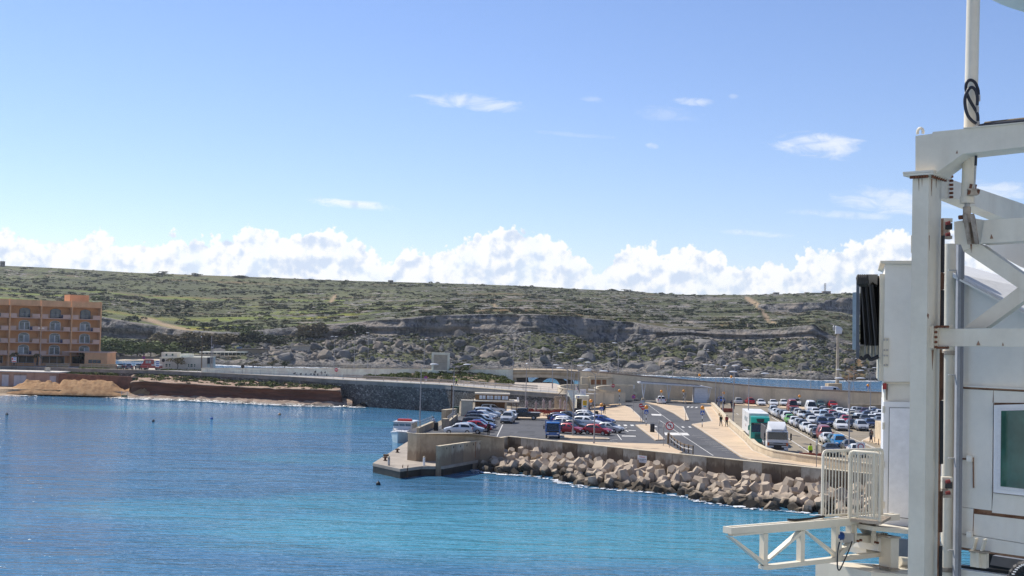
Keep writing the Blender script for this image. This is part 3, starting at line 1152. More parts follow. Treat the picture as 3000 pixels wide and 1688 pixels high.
INK=mat('sign_ink',(0.03,0.03,0.035),0.7,0.05)
REDP=mat('sign_red',(0.55,0.02,0.025),0.5,0.08)
BLUEP=mat('sign_blue',(0.02,0.10,0.42),0.5,0.08)
YELP=mat('sign_yellow',(0.75,0.52,0.03),0.5,0.08)

def text(body,size,loc,rot,m,parent,name='lettering',depth=0.004,align='CENTER'):
 cu=bpy.data.curves.new(name,'FONT')
 cu.body=body
 cu.size=size
 cu.align_x=align
 cu.align_y='CENTER'
 cu.extrude=depth
 o=bpy.data.objects.new(name,cu)
 COL.objects.link(o)
 dg=bpy.context.evaluated_depsgraph_get()
 dg.update()
 me_=bpy.data.meshes.new_from_object(o.evaluated_get(dg))
 bpy.data.objects.remove(o)
 me_.materials.clear()
 me_.materials.append(m)
 o=bpy.data.objects.new(name,me_)
 COL.objects.link(o)
 o.parent=parent
 p=parent
 while p.parent is not None:
  p=p.parent
 rm=Matrix.Rotation(-p.rotation_euler.z,3,'Z')
 o.location=rm@(Vector(loc)-p.location)
 o.rotation_euler=(rm@rot.to_3x3()).to_euler()if isinstance(rot,Matrix)else(rot[0],rot[1],rot[2]-p.rotation_euler.z)
 return o

def facing(direction):
 """rotation that stands text upright with its face towards `direction`"""
 d=Vector((direction.x,direction.y,0)).normalized()
 xx=Vector((-d.y,d.x,0))
 m_=Matrix((xx,Vector((0,0,1)),d)).transposed()
 return m_

fr=facing(-wnrm)
text('WARNING',.17,base_-wnrm*.03+Vector((0,0,2.58-base_.z)),fr,REDP,tN)
text('DANGER IN OPERATION\nNO ENTRY',.10,base_-wnrm*.03+Vector((0,0,2.28-base_.z)),fr,INK,tN)

JZ=1.05
jt=pz([(1092,1357),(1172,1374),(1235,1366),(1300,1366)],JZ)
jb=[G(1193,1292,JZ),G(1150,1322,JZ)]
mb=MB()
far_e=G(1262,1252,JZ)
J=[jt[0],jt[1],jt[2],jt[3],A0+Vector((1,2.5,0)),G(1300,1283,QZ)+Vector((0,3,0)),far_e+Vector((3,0,0)),far_e]
mb.prism([Vector((p.x,p.y,JZ-.32))for p in J],(0,0,.32))
tag(mb.build('jetty',CONC_PALE if False else mat('jetty_concrete',(0.40,0.345,0.28),0.9,0.2,0.35,(0.31,0.265,0.215),spec=0.2,bump=0.2)),kind='structure')
mb=MB()
c_=sum(J,Vector())/len(J)
mb.prism([Vector((p.x+(c_.x-p.x)*.004,p.y+(c_.y-p.y)*.004,-2))for p in J],(0,0,2+JZ-.33))
tag(mb.build('jetty_foundation',mat('wet_concrete',(0.035,0.032,0.022),0.5,0.3,0.6,(0.012,0.013,0.009),streak=0.4)),kind='structure')
k0,k1,k2=G(1193,1350,JZ),G(1222,1357,JZ),None
zt1=4.15
e1=PD(1385,1270.5,G(1385,1270.5,zt1).y)
pA,pB,pC,pD=G(1195,1269,zt1),G(1221,1272,zt1),G(1385,1271,zt1),G(1478,1283,3.55)
iw=thing('quay_end_wall',Vector((pB.x,pB.y,JZ)),'tall tan concrete wall with a sloping top along the jetty, in front of the parked cars','wall')
dirn=Vector((pC.x-pB.x,pC.y-pB.y,0)).normalized()
nin=Vector((-dirn.y,dirn.x,0))
mb=MB()
face=[Vector((pB.x,pB.y,JZ-.3)),Vector((pB.x,pB.y,zt1)),Vector((pC.x,pC.y,zt1)),Vector((pD.x,pD.y,3.5)),Vector((pD.x,pD.y,JZ-.3))]
mb.prism(face,nin*.45)
mb.build('wall_face',CONC,iw)
mb=MB()
r_=Vector((pA.x-pB.x,pA.y-pB.y,0))
mb.prism([Vector((pB.x,pB.y,JZ-.3)),Vector((pB.x,pB.y,zt1-.003)),Vector((pA.x,pA.y,zt1-.003)),Vector((pA.x,pA.y,JZ-.3))],Vector((.4,.12,0)))
mb.build('wall_return',CONC,iw)
mb=MB()
tp=[pA,pB-nin*.05,pC-nin*.05,pC+nin*.5,pB+nin*.5,pA+nin*.5]
mb.prism([Vector((p.x,p.y,zt1+.002))for p in tp],(0,0,.06))
mb.build('coping',COPING,iw)
qa,qb=G(1287,1307,3.3),A0+Vector((0.1,-.1,0))
qb.z=3.3
ow=thing('jetty_wall',Vector((qa.x,qa.y,JZ)),'grey weathered concrete wall with an orange rust streak at the root of the jetty','wall')
d2_=(qb-qa)
d2_.z=0
L2=d2_.length
d2_.normalize()
n2_=Vector((-d2_.y,d2_.x,0))
npn=6
for i in range(npn):
 a,b=qa+d2_*(L2*i/npn+.012),qa+d2_*(L2*(i+1)/npn-.012)
 mb=MB()
 q4=[a,b,b+n2_*.4,a+n2_*.4]
 mb.prism([Vector((p.x,p.y,-1.5))for p in q4],(0,0,3.3+1.5-.06-.006*(i%2)))
 mb.build('panel',CONC_GREY if i%2 else CONC,ow)
mb=MB()
mb.prism([Vector((p.x,p.y,3.24))for p in(qa-n2_*.05,qb-n2_*.05,qb+n2_*.45,qa+n2_*.45)],(0,0,.06))
mb.build('coping',COPING,ow)
mb=MB()
RUST=mat('rust',(0.30,0.10,0.025),0.9,0.3,3,(0.16,0.05,0.02))
s0=qa+d2_*(L2*.5)
mb.prism([s0+Vector((0,0,-.1))-n2_*.006,s0+d2_*.16+Vector((0,0,-.1))-n2_*.006,s0+d2_*.12+Vector((0,0,-1.9))-n2_*.006,s0+d2_*.05+Vector((0,0,-1.9))-n2_*.006],n2_*.004)
mb.build('rust_streak',RUST,ow)
for k in range(9):
 mb=MB()
 p=qa+d2_*(L2*(.1+.093*k))+Vector((0,0,-.35))-n2_*.012
 mb.box(p,(.16,.03,.22),(d2_,n2_,Vector((0,0,1))))
 mb.build('anchor_mark',CONC_DARK,ow)
for px,py,lb in((1164,1326,'rusty mooring bollard on the jetty, nearer the moored boat'),(1128.5,1350,'rusty mooring bollard on the jetty, beside the stained post')):
 p=G(px,py,JZ)
 o=thing('mooring_bollard',p,lb,'bollard','mooring bollards on the jetty')
 mb=MB()
 mb.lathe(p,[(.24,0),(.24,.05),(.13,.1),(.13,.32),(.2,.4),(.2,.46),(.1,.5)],10)
 mb.build('bollard_body',RUST if False else mat('dark_rust',(0.10,0.05,0.03),0.9,0.3,4),o,40)
 mb=MB()
 mb.cyl(p+Vector((-.3,0,.38)),p+Vector((.3,0,.38)),.05)
 mb.build('crossbar',MATS['dark_rust'],o)
for px,py,lb,hh in((1139,1364,'white post streaked with brown stains near the jetty corner',1.0),(1242,1364,'clean white post in the middle of the jetty edge',1.0),
      (1281,1363,'white post standing against the end of the jetty wall',1.0)):
 p=G(px,py,JZ)
 o=thing('marker_post',p,lb,'post','white posts on the jetty')
 mb=MB()
 mb.lathe(p,[(.13,0),(.13,hh*.88)],10)
 mb.build('post',WHITE if 'clean' in lb or 'against' in lb else mat('stained_white',(0.6,0.57,0.52),0.8,0.3,3,(0.2,0.13,0.08),streak=.6),o,40)
 mb=MB()
 mb.lathe(p+Vector((0,0,hh*.88)),[(.14,0),(.14,.05),(.04,.16)],10)
 mb.build('cap',COPING,o,40)
p=G(1131,1337,JZ)
o=thing('timber_block',p,'flat weathered timber block lying at the seaward edge of the jetty','block')
mb=MB()
mb.box(p+Vector((0,0,.12)),(.65,.3,.24))
mb.build('timber',mat('weathered_wood',(0.22,0.16,0.10),0.9,0.3,3),o)
p=G(1187,1371,JZ)
o=thing('jetty_ladder',p,'rusty iron ladder hanging down the seaward face of the jetty','ladder')
mb=MB()
for dx in(-.28,.28):
 mb.tube([p+Vector((dx,.35,.05)),p+Vector((dx,.3,.3)),p+Vector((dx,-.12,.2)),p+Vector((dx,-.12,-1.4))],.035,6)
mb.build('ladder_rail',MATS['dark_rust'],o)
for k in range(5):
 mb=MB()
 mb.cyl(p+Vector((-.28,-.12,-.1-.28*k)),p+Vector((.28,-.12,-.1-.28*k)),.025,n=6)
 mb.build('rung',MATS['dark_rust'],o)

def railing(pts,label,name='railing',h=1.0,step=1.6,mats=None,mid=(0.5,),r=.03,group=None,mesh_posts=True):
 """posts and rails along a polyline of ground points"""
 o=thing(name,pts[0],label,'railing',group)
 m_=mats or METAL
 for f in(1.0,)+tuple(mid):
  mb=MB()
  mb.tube([p+Vector((0,0,h*f))for p in pts],r,5)
  mb.build('rail',m_,o)
 tot=0
 P0=None
 for a,b in zip(pts[:-1],pts[1:]):
  L=(b-a).length
  n=max(1,int(L/step))
  for k in range(n):
   p=a.lerp(b,k/n)
   mb=MB()
   mb.cyl(p,p+Vector((0,0,h)),r*1.1,n=5)
   me_=mb.mesh('post',m_,origin=p)if P0 is None else P0
   P0=me_
   ob('post',me_,o,p-o.location)
 ob('post',P0,o,pts[-1]-o.location)
 return o

def lowwall(pts,label,h,wd=.35,m=CONC,z=QZ,name='quay_wall',cope=True):
 o=thing(name,pts[0],label,'wall')
 for w_,za,zb,nm,mm in((wd,-1.2,h,'wall_body',m),(wd+.08,h,h+.07,'coping',COPING)):
  mb=MB()
  rings=[]
  for i,p in enumerate(pts):
   d=(pts[min(i+1,len(pts)-1)]-pts[max(i-1,0)])
   d.z=0
   d.normalize()
   n_=Vector((-d.y,d.x,0))*(w_/2)
   rings.append([p-n_+Vector((0,0,za)),p+n_+Vector((0,0,za)),p+n_+Vector((0,0,zb)),p-n_+Vector((0,0,zb))])
  mb.loft(rings)
  mb.build(nm,mm,o)
 return o

qw1=pz([(1224,1271),(1267,1252)],QZ)
lowwall(qw1,'low tan quay wall with a sloping railing above the moored boat',.75)
railing([p+Vector((0,0,.82))for p in qw1],'grey slanted railing on the low quay wall above the moored boat',h=.75,step=1.0)
qw2=pz([(1310,1256),(1338,1231)],QZ)
lowwall(qw2,'low tan quay wall beside the far lamp post, left of the parked cars',.9)
railing([p+Vector((0,0,.97))for p in qw2],'grey railing with curved posts on the quay wall beside the far lamp post',h=.7,step=1.2)
qw3=pz([(1299,1257),(1311,1256)],QZ)
lowwall(qw3,'stepped tan concrete pier at the head of the boat stairs',1.35,.6)
mb=MB()
p=pz([(1299,1236),(1333,1232)],QZ)
lowwall(p,'upper tan parapet block behind the boat stairs, above the water',1.75,.7)
st_=thing('boat_stairs',G(1283,1256,QZ),'short flight of concrete steps leading down from the quay to the boat','stairs')
for k in range(6):
 p=G(1290-3.2*k,1257,QZ)
 mb=MB()
 mb.box((p.x,p.y,QZ-.17*k-.5),(.34,2.0,1.0))
 mb.build('step',CONC_PALE,st_)

# ------------------------------------------------------------------ far side of the bay: stone wall, upper road, bridge
def off2(P,d):
 """polyline moved sideways (inland)"""
 out=[]
 for i,p in enumerate(P):
  t=P[min(i+1,len(P)-1)]-P[max(i-1,0)]
  t.z=0
  t.normalize()
  n=Vector((-t.y,t.x,0))
  if n.y<0:
   n=-n
  out.append(p+n*d)
 return out

sw=thing('stone_wall',SW[3],'long dark rubble stone retaining wall carrying the upper road round the bay','wall')
mb=MB()
A,B=SW,off2(SW,1.2)
mb.loft([[Vector((a.x,a.y,-1)),Vector((b.x,b.y,-1)),Vector((b.x,b.y,ROADZ-.75)),Vector((a.x,a.y,ROADZ-.75))]for a,b in zip(A,B)])
mb.build('rubble_face',RUBBLE,sw)
mb=MB()
A2=off2(SW,-.06)
mb.loft([[Vector((a.x,a.y,ROADZ-.75)),Vector((b.x,b.y,ROADZ-.75)),Vector((b.x,b.y,ROADZ)),Vector((a.x,a.y,ROADZ))]for a,b in zip(A2,B)])
mb.build('concrete_band',mat('band_concrete',(0.3,0.277,0.247),0.9,0.2,0.4,(0.21,0.195,0.165),streak=.4),sw)
mb=MB()
A3,B3=off2(SW,-.1),off2(SW,.45)
mb.loft([[Vector((a.x,a.y,ROADZ)),Vector((b.x,b.y,ROADZ)),Vector((b.x,b.y,ROADZ+.1)),Vector((a.x,a.y,ROADZ+.1))]for a,b in zip(A3,B3)])
mb.build('coping',COPING,sw)
WW=[(590,1079,305),(843,1079.5,298),(1000,1080.5,295),(1263,1081.5,292),(1503,1082.5,290)]
WWp=[PD(a,b,c)for a,b,c in WW]
bk=off2(SW,1.0)
gp=[Vector((p.x,p.y,ROADZ-.02))for p in bk]+[Vector((bk[-1].x+1.5,262,ROADZ-.02)),Vector((9.5,296,ROADZ-.02))]+ \
  [Vector((p.x,p.y+3,ROADZ-.02))for p in reversed(WWp)]+[Vector((-78,338,ROADZ-.02)),Vector((-250,338,ROADZ-.02))]
mb=MB()
mb.prism([p-Vector((0,0,6.5))for p in gp],(0,0,6.5))
tag(mb.build('upper_ground',mat('forecourt',(0.48,0.408,0.324),0.9,0.15,0.2,(0.372,0.324,0.264))),kind='structure')
mb=MB()
r0,r1=off2(SW,3.0),off2(SW,9.0)
for i in range(len(SW)-1):
 mb.flat([Vector((p.x,p.y,ROADZ+.0))for p in(r0[i],r0[i+1],r1[i+1],r1[i])])
tag(mb.build('upper_road',mat('pale_asphalt',(0.36,0.342,0.318),0.9,0.15,0.2,(0.288,0.276,0.258))),kind='structure')
railing([p+Vector((0,0,.1))for p in off2(SW,.3)[1:8]],'thin pipe railing along the top of the stone wall by the hotel',h=1.0,step=2.6)
gr_=thing('guard_rail',SW[8],'two-beam crash barrier along the upper road above the stone wall','barrier')
gl=[p+Vector((0,0,.1))for p in off2([G(a,b,ROADZ)for a,b in[(982,1112.4),(1100,1118.5),(1303,1129),(1420,1138),(1545,1147)]],2.6)]
for hz in(.45,.85):
 mb=MB()
 mb.loft([[p+Vector((0,0,hz-.13)),p+Vector((0,.07,hz-.13)),p+Vector((0,.07,hz+.13)),p+Vector((0,0,hz+.13))]for p in gl])
 mb.build('beam',mat('barrier_beam',(0.40,0.35,0.30),0.7,0.15,1),gr_)
for a,b in zip(gl[:-1],gl[1:]):
 n=int((b-a).length/3.4)
 for k in range(n):
  p=a.lerp(b,k/n)+Vector((0,.12,0))
  mb=MB()
  mb.box(p+Vector((0,0,.5)),(.12,.1,1.0))
  mb.build('post',METAL,gr_)
railing([p+Vector((0,0,.1))for p in off2([G(a,b,ROADZ)for a,b in[(1345,1132.5),(1486,1144),(1652,1156)]],.4)],
  'thin grey railing along the tan footway above the cafe',h=1.0,step=2.2,mid=(.35,.68),r=.022)
mb=MB()
f0,f1=off2(SW[7:],.5),off2(SW[7:],2.4)
for i in range(len(f0)-1):
 mb.flat([Vector((p.x,p.y,ROADZ+.006))for p in(f0[i],f0[i+1],f1[i+1],f1[i])])
tag(mb.build('footway',PAVE),kind='structure')

ww=thing('white_wall',WWp[2],'long white plastered wall of the rising road left of the bridge','wall')
mb=MB()
mb.loft([[Vector((p.x,p.y,3)),Vector((p.x,p.y+.5,3)),Vector((p.x,p.y+.5,p.z)),Vector((p.x,p.y,p.z))]for p in WWp])
mb.build('wall_body',PLASTER,ww)
mb=MB()
mb.loft([[Vector((p.x,p.y-.05,p.z)),Vector((p.x,p.y+.55,p.z)),Vector((p.x,p.y+.55,p.z+.09)),Vector((p.x,p.y-.05,p.z+.09))]for p in WWp])
mb.build('coping',COPING,ww)
GRIME=mat('grime',(0.13,0.13,0.12),0.95,0.3,4)
for px_,wd_,n_s in((903,46,16),(955,14,6)):
 for k in range(n_s):
  p=PD(px_+rng.uniform(-wd_,wd_),1098+rng.uniform(-7,4),296.3)
  mb=MB()
  h_,w_=rng.uniform(.15,.6),rng.uniform(.08,.5)
  yy=np.interp(p.x,[q_.x for q_ in WWp],[q_.y for q_ in WWp])
  mb.flat([(p.x-w_,yy-.012,p.z)]+[(p.x+w_*.3,yy-.012,p.z-h_*.3),(p.x+w_,yy-.012,p.z),(p.x+w_*.4,yy-.012,p.z+h_),(p.x-w_*.6,yy-.012,p.z+h_*.6)])
  mb.build('stain',GRIME,ww,fix=False)
rb=[Vector((p.x,p.y+.5,p.z-.35))for p in WWp]
mb=MB()
mb.loft([[Vector((p.x,p.y,-2)),Vector((p.x,p.y+10,-2)),Vector((p.x,p.y+10,p.z)),p]for p in rb])
tag(mb.build('ramp_road',MATS['pale_asphalt']),kind='structure')
railing([Vector((p.x,p.y+9.5,p.z))for p in rb[1:]],'far pipe railing of the rising road in front of the scree',h=1.1,step=3.0)

tl=[(1072,1108,284),(1130,1099,290),(1210,1094,291.2),(1262,1091,291.3),(1320,1091,291),(1400,1095,290.5),(1470,1103,289.6),(1500,1124,286)]
bl=[(1072,1110.5),(1130,1113),(1210,1117.5),(1262,1120),(1320,1122.5),(1400,1127),(1470,1130),(1500,1131)]
up_=[PD(*t)for t in tl]
lo_=[G(a,b,ROADZ)for a,b in bl]
NB1,NB2=90,26
ux=np.linspace(0,len(tl)-1,NB1)
mb=MB()
gv=[]
for i in range(NB2):
 for u in ux:
  k=min(int(u),len(tl)-2)
  f=u-k
  t_=i/(NB2-1)
  p=lo_[k].lerp(lo_[k+1],f).lerp(up_[k].lerp(up_[k+1],f),t_)
  p.z+=(0.4*fbm(np.array([p.x*.6]),np.array([p.y*.6]),np.array([1.0]),3,61)[0]+.35)*math.sin(math.pi*min(t_*1.4,1))-.02
  gv.append(p)
mb.add(gv,[(i*NB1+j,i*NB1+j+1,(i+1)*NB1+j+1,(i+1)*NB1+j)for i in range(NB2-1)for j in range(NB1-1)])
SOIL=mat('dry_soil',(0.26,0.19,0.12),0.95,0.2,0.8,(0.16,0.12,0.075),bump=.4)
tag(mb.build('green_bank',SOIL,smooth=True),kind='structure')
items=[]
for _ in range(620):
 p=gv[int(rng.integers(NB1*2,len(gv)))]
 s=rng.uniform(.28,.62)
 items.append((np.array(p)+np.array([rng.uniform(-.3,.3),rng.uniform(-.3,.3),s*.1]),(s*1.3,s*1.3,s),rng.uniform(0,6),int(rng.choice([0,2,4,4,5]))))
tag(scatter(items,csh,cfa,'bank_shrubs',LEAF,[2,2,1,2,2,2,3,0]),kind='stuff')
tree(PD(1345,1093,289),2.4,3.4,2,'rounded green bush growing at the right foot of the square monument',None,5,'bush',.25,name='bush')
tree(PD(1297,1119,286.5),2.6,3.0,0,'dark green bush below the square monument on the bank',None,6,'bush',.2,name='bush')
mo=thing('monument',PD(1290,1093,289.5),'square stone slab monument in a white frame standing on the green bank','monument')
mp=mo.location
s_=289.5/FPX
mb=MB()
mb.box(mp+Vector((0,0,0.15)),(5.6,1.4,.9))
mb.build('plinth',PLASTER,mo)
for nm,c,sz in(('frame',(-1.78,0,2.6),(.5,.7,4.0)),('frame',(1.78,0,2.6),(.5,.7,4.0)),('frame',(0,0,4.35),(3.05,.7,.5))):
 mb=MB()
 mb.box(mp+Vector(c),sz)
 mb.build(nm,PLASTER,mo)
for k in range(7):
 mb=MB()
 mb.box(mp+Vector((0,.05,.87+k*.5)),(3.04,.5+.02*(k%2),.485))
 mb.build('stone_course',mat('monument_stone',(0.504,0.434,0.336),0.9,0.15,1.0,(0.392,0.336,0.266)),mo)

br=thing('bridge',PD(1600,1085,290),'pale concrete arched road bridge over the channel to the next bay','bridge')
BD=290.0
dk=[(1503,1083.5),(1550,1083.5),(1600,1084),(1650,1085),(1698,1087.5)]
un=[(1503,1107),(1550,1106),(1600,1106.5),(1650,1110),(1698,1116.5)]
mb=MB()
mb.prism([PD(a,b,BD)for a,b in dk]+[PD(a,b,BD)for a,b in reversed(un)],Vector((0,11,0)))
mb.build('deck',CONC,br)
mb=MB()
rr=[]
for(a,b),(c,d)in zip(un,un):
 p,q_=PD(a,b,BD-.12),PD(a,b-8.5,BD-.12)
 rr.append([p,p+Vector((0,.119,0)),q_+Vector((0,.119,0)),q_])
mb.loft(rr)
mb.build('arch_fascia',CONC_PALE,br)
mb=MB()
rr=[]
for a,b in dk:
 p=PD(a,b+8,BD-.25)
 rr.append([p,p+Vector((0,.248,0)),p+Vector((0,.248,.16)),p+Vector((0,0,.16))])
mb.loft(rr)
mb.build('ledge',CONC_PALE,br)
mb=MB()
mb.prism([PD(1497,1100,BD+.3),PD(1512,1105,BD+.3),PD(1520,1145,BD+.3),PD(1497,1145,BD+.3)],Vector((0,10,0)))
mb.build('abutment',CONC_PALE,br)
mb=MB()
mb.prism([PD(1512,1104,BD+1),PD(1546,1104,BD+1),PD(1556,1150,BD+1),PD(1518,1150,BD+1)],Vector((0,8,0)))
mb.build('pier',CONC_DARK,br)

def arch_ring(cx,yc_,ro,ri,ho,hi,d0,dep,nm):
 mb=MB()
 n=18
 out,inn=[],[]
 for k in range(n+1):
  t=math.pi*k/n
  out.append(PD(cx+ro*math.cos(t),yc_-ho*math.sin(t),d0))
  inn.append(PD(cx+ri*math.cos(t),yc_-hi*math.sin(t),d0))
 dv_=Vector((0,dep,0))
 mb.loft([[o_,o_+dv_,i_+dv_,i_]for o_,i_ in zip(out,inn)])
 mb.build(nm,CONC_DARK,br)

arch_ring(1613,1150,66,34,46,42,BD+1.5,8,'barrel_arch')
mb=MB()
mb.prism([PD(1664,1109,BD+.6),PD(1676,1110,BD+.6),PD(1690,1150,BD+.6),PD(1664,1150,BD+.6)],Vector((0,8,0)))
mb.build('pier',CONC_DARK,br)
br_r=[PD(a,b,BD+.3)for a,b in dk]
railing(br_r,'low concrete and pipe parapet along the near side of the bridge',h=.75,step=2.9,mid=(.5,),r=.05,mats=mat('parapet_paint',(0.46,0.40,0.33),.8))
railing([p+Vector((0,10,0))for p in br_r],'grey pipe railing along the far side of the bridge',h=1.05,step=2.9)

WRl=[(1698,1087.5,288),(1791,1096,285),(1919,1107.5,282),(2034,1117.6,279),(2232,1135,273),(2414,1145.5,268),(2584,1153,263),(2760,1163,257)]
WRp=[PD(*t)for t in WRl]
sea_w=thing('sea_wall',WRp[3],'long pale plastered wall behind the ferry car park, carrying a road','wall')
WRb=off2(WRp,.5)
mb=MB()
mb.loft([[Vector((a.x,a.y,1)),Vector((b.x,b.y,1)),Vector((b.x,b.y,b.z)),Vector((a.x,a.y,a.z))]for a,b in zip(WRp,WRb)])
mb.build('wall_body',SEAWALL,sea_w)
mb=MB()
wa,wb=off2(WRp,-.06),off2(WRp,.6)
mb.loft([[Vector((a.x,a.y,a.z)),Vector((b.x,b.y,b.z)),Vector((b.x,b.y,b.z+.3)),Vector((a.x,a.y,a.z+.3))]for a,b in zip(wa,wb)])
mb.build('parapet',mat('parapet_stone',(0.30,0.235,0.175),0.9,0.15,.6),sea_w)
mb=MB()
wc,wd_=off2(WRp,.55),off2(WRp,11)
mb.loft([[Vector((a.x,a.y,-2)),Vector((b.x,b.y,-2)),Vector((b.x,b.y,b.z-.75)),Vector((a.x,a.y,a.z-.75))]for a,b in zip(wc,wd_)])
tag(mb.build('top_road',MATS['pale_asphalt']),kind='structure')
railing([Vector((p.x,p.y,p.z-.7))for p in off2(WRp,10.5)],'thin railing on the seaward side of the road above the car park',h=1.1,step=3.2)
railing([Vector((p.x,p.y,p.z+.3))for p in off2(WRp,.3)[:4]],'thin railing on the wall top right of the bridge',h=.9,step=2.4)
ph=thing('pump_house',G(1758,1127,5.1),'low plastered block with three orange slatted doors against the wall','building')
Dp=284.4
mb=MB()
mb.prism([PD(1728,1106,Dp),PD(1793,1108.5,Dp),PD(1793,1140,Dp),PD(1728,1138,Dp)],Vector((0,2.5,0)))
mb.build('wall',SEAWALL,ph)
mb=MB()
mb.prism([PD(1703,1105,Dp+1),PD(1727,1106,Dp+1),PD(1727,1138,Dp+1),PD(1703,1136,Dp+1)],Vector((0,2.5,0)))
mb.build('side_block',SEAWALL,ph)
mb=MB()
mb.prism([PD(1726,1104.5,Dp-.2),PD(1795,1107,Dp-.2),PD(1795,1108.6,Dp-.2),PD(1726,1106,Dp-.2)],Vector((0,2.7,0)))
mb.build('roof_slab',CONC_PALE,ph)
ORW=mat('orange_timber',(0.36,0.15,0.05),0.8,0.25,3,(0.22,0.09,0.035))
for a,b in((1731.5,1743),(1747.5,1760),(1764.5,1776.5)):
 n=5
 for k in range(n):
  x0,x1=a+(b-a)*k/n+.15,a+(b-a)*(k+1)/n-.15
  mb=MB()
  mb.prism([PD(x0,1112.3,Dp-.06),PD(x1,1112.4,Dp-.06),PD(x1,1127,Dp-.06),PD(x0,1127,Dp-.06)],Vector((0,.058,0)))
  mb.build('door_slat',ORW,ph)

mb=MB()
RZ=[((1656,1163),5.3),((1690,1159),5.0),((1745,1158),4.5),((1800,1166),3.5),((1850,1168),3.0),((1880,1171),2.53)]
RL=[((1664,1204),2.53),((1690,1199),2.53),((1735,1187),2.53),((1800,1178),2.53),((1850,1174),2.53),((1880,1172.5),2.53)]
top_r,low_r=[G(*a,b)for a,b in RZ],[G(*a,b)for a,b in RL]
mid_r=[a.lerp(b,.5)+Vector((0,0,.1))for a,b in zip(top_r,low_r)]
far_r=[Vector((p.x*1.06,p.y+34-i*3.5,p.z+.3-.05*i))for i,p in enumerate(top_r)]
mb.loft([low_r,mid_r,top_r,far_r],close=False,caps=False)
tag(mb.build('ramp_ground',mat('plaza_asphalt',(0.27,0.255,0.235),0.9,0.15,0.2,(0.21,0.2,0.19)),smooth=True),kind='structure')

def curved_wall(pts,zb,label,cope_pts=None):
 P=[]
 for(px,py),z in pts:
  P.append(G(px,py,z))
 Q=[]
 for i in range(len(P)-1):
  p0,p1,p2,p3=P[max(i-1,0)],P[i],P[i+1],P[min(i+2,len(P)-1)]
  for k in range(6):
   t=k/6
   Q.append(0.5*((2*p1)+(-p0+p2)*t+(2*p0-5*p1+4*p2-p3)*t*t+(-p0+3*p1-3*p2+p3)*t**3))
 Q.append(P[-1])
 o=thing('curved_wall',Vector((Q[len(Q)//2].x,Q[len(Q)//2].y,zb)),label,'wall','curved walls of the ramp')
 for w_,z0,z1,nm,m_ in((.4,None,0,'wall_body',SEAWALL),(.55,0,.1,'coping',COPING)):
  mb=MB()
  rings=[]
  for i,p in enumerate(Q):
   d=Q[min(i+1,len(Q)-1)]-Q[max(i-1,0)]
   d.z=0
   d.normalize()
   n_=Vector((-d.y,d.x,0))*(w_/2)
   a=zb if z0 is None else p.z
   rings.append([Vector((p.x-n_.x,p.y-n_.y,a)),Vector((p.x+n_.x,p.y+n_.y,a)),Vector((p.x+n_.x,p.y+n_.y,p.z+z1)),Vector((p.x-n_.x,p.y-n_.y,p.z+z1))])
  mb.loft(rings)
  mb.build(nm,m_,o)

curved_wall([((1722,1127.5),6.4),((1672,1127.5),6.4),((1642,1130.5),6.35),((1637,1134),6.3),((1648,1138.5),6.2),((1685,1143.5),6.0),((1745,1147.5),5.6),((1797,1154),5.0)],3.2,
   'outer curved white wall of the ramp, nearer the footway railing')
curved_wall([((1855,1130),5.9),((1800,1129.5),5.9),((1760,1132),5.9),((1744,1137),5.9),((1756,1142),5.7),((1790,1147),5.3),((1830,1151),4.9)],2.8,
   'inner curved white wall of the ramp, nearer the parked yellow van')
sp_=thing('stair_parapet',G(1668,1205,QZ),'white sloping parapet with a wire railing on the stairs by the ticket kiosk','stairs')
a0,a1=G(1662,1158,ROADZ),G(1681,1208,QZ)
mb=MB()
mb.prism([Vector((a0.x,a0.y,QZ)),Vector((a0.x,a0.y,ROADZ+.9)),Vector((a1.x,a1.y,QZ+.9)),Vector((a1.x,a1.y,QZ))],Vector((1.6,.6,0)))
mb.build('parapet',PLASTER,sp_)
for k in range(12):
 p=a0.lerp(a1,(k+.5)/12)
 mb=MB()
 mb.box((p.x-1.2,p.y,(QZ+p.z)/2-.2),(2.2,.34,max(p.z-QZ+.1,.2)))
 mb.build('step',CONC,sp_)
for dz in(.5,1.0):
 mb=MB()
 mb.tube([a0+Vector((1.5,.4,.9+dz)),a1+Vector((1.5,.4,.9+dz))],.03,5)
 mb.build('handrail',WHITE,sp_)
for k in range(9):
 p=(a0+Vector((1.5,.4,.9))).lerp(a1+Vector((1.5,.4,.9)),k/8)
 mb=MB()
 mb.cyl(p,p+Vector((0,0,1.0)),.03,n=5)
 mb.build('baluster',WHITE,sp_)
ss_=thing('steel_stairs',G(1628,1206,QZ),'brown steel staircase climbing the stone wall behind the cafe terrace','stairs')
b0,b1=G(1607,1205,QZ)+Vector((0,1.5,0)),G(1652,1160,ROADZ)
b1=Vector((b1.x,b0.y-.8,ROADZ))
STL=mat('brown_steel',(0.12,0.085,0.06),0.7,0.2,2)
for dy in(0,1.1):
 mb=MB()
 mb.prism([b0+Vector((0,dy,-.1)),b0+Vector((0,dy,.2)),b1+Vector((0,dy,0)),b1+Vector((0,dy,-.3))],Vector((0,.06,0)))
 mb.build('stringer',STL,ss_)
 mb=MB()
 mb.tube([b0+Vector((0,dy,1.0)),b1+Vector((0,dy,1.0))],.035,5)
 mb.build('handrail',STL,ss_)
for k in range(14):
 p=b0.lerp(b1,(k+.5)/14)
 mb=MB()
 mb.box(p+Vector((0,.55,.05)),(.26,1.0,.05))
 mb.build('tread',STL,ss_)

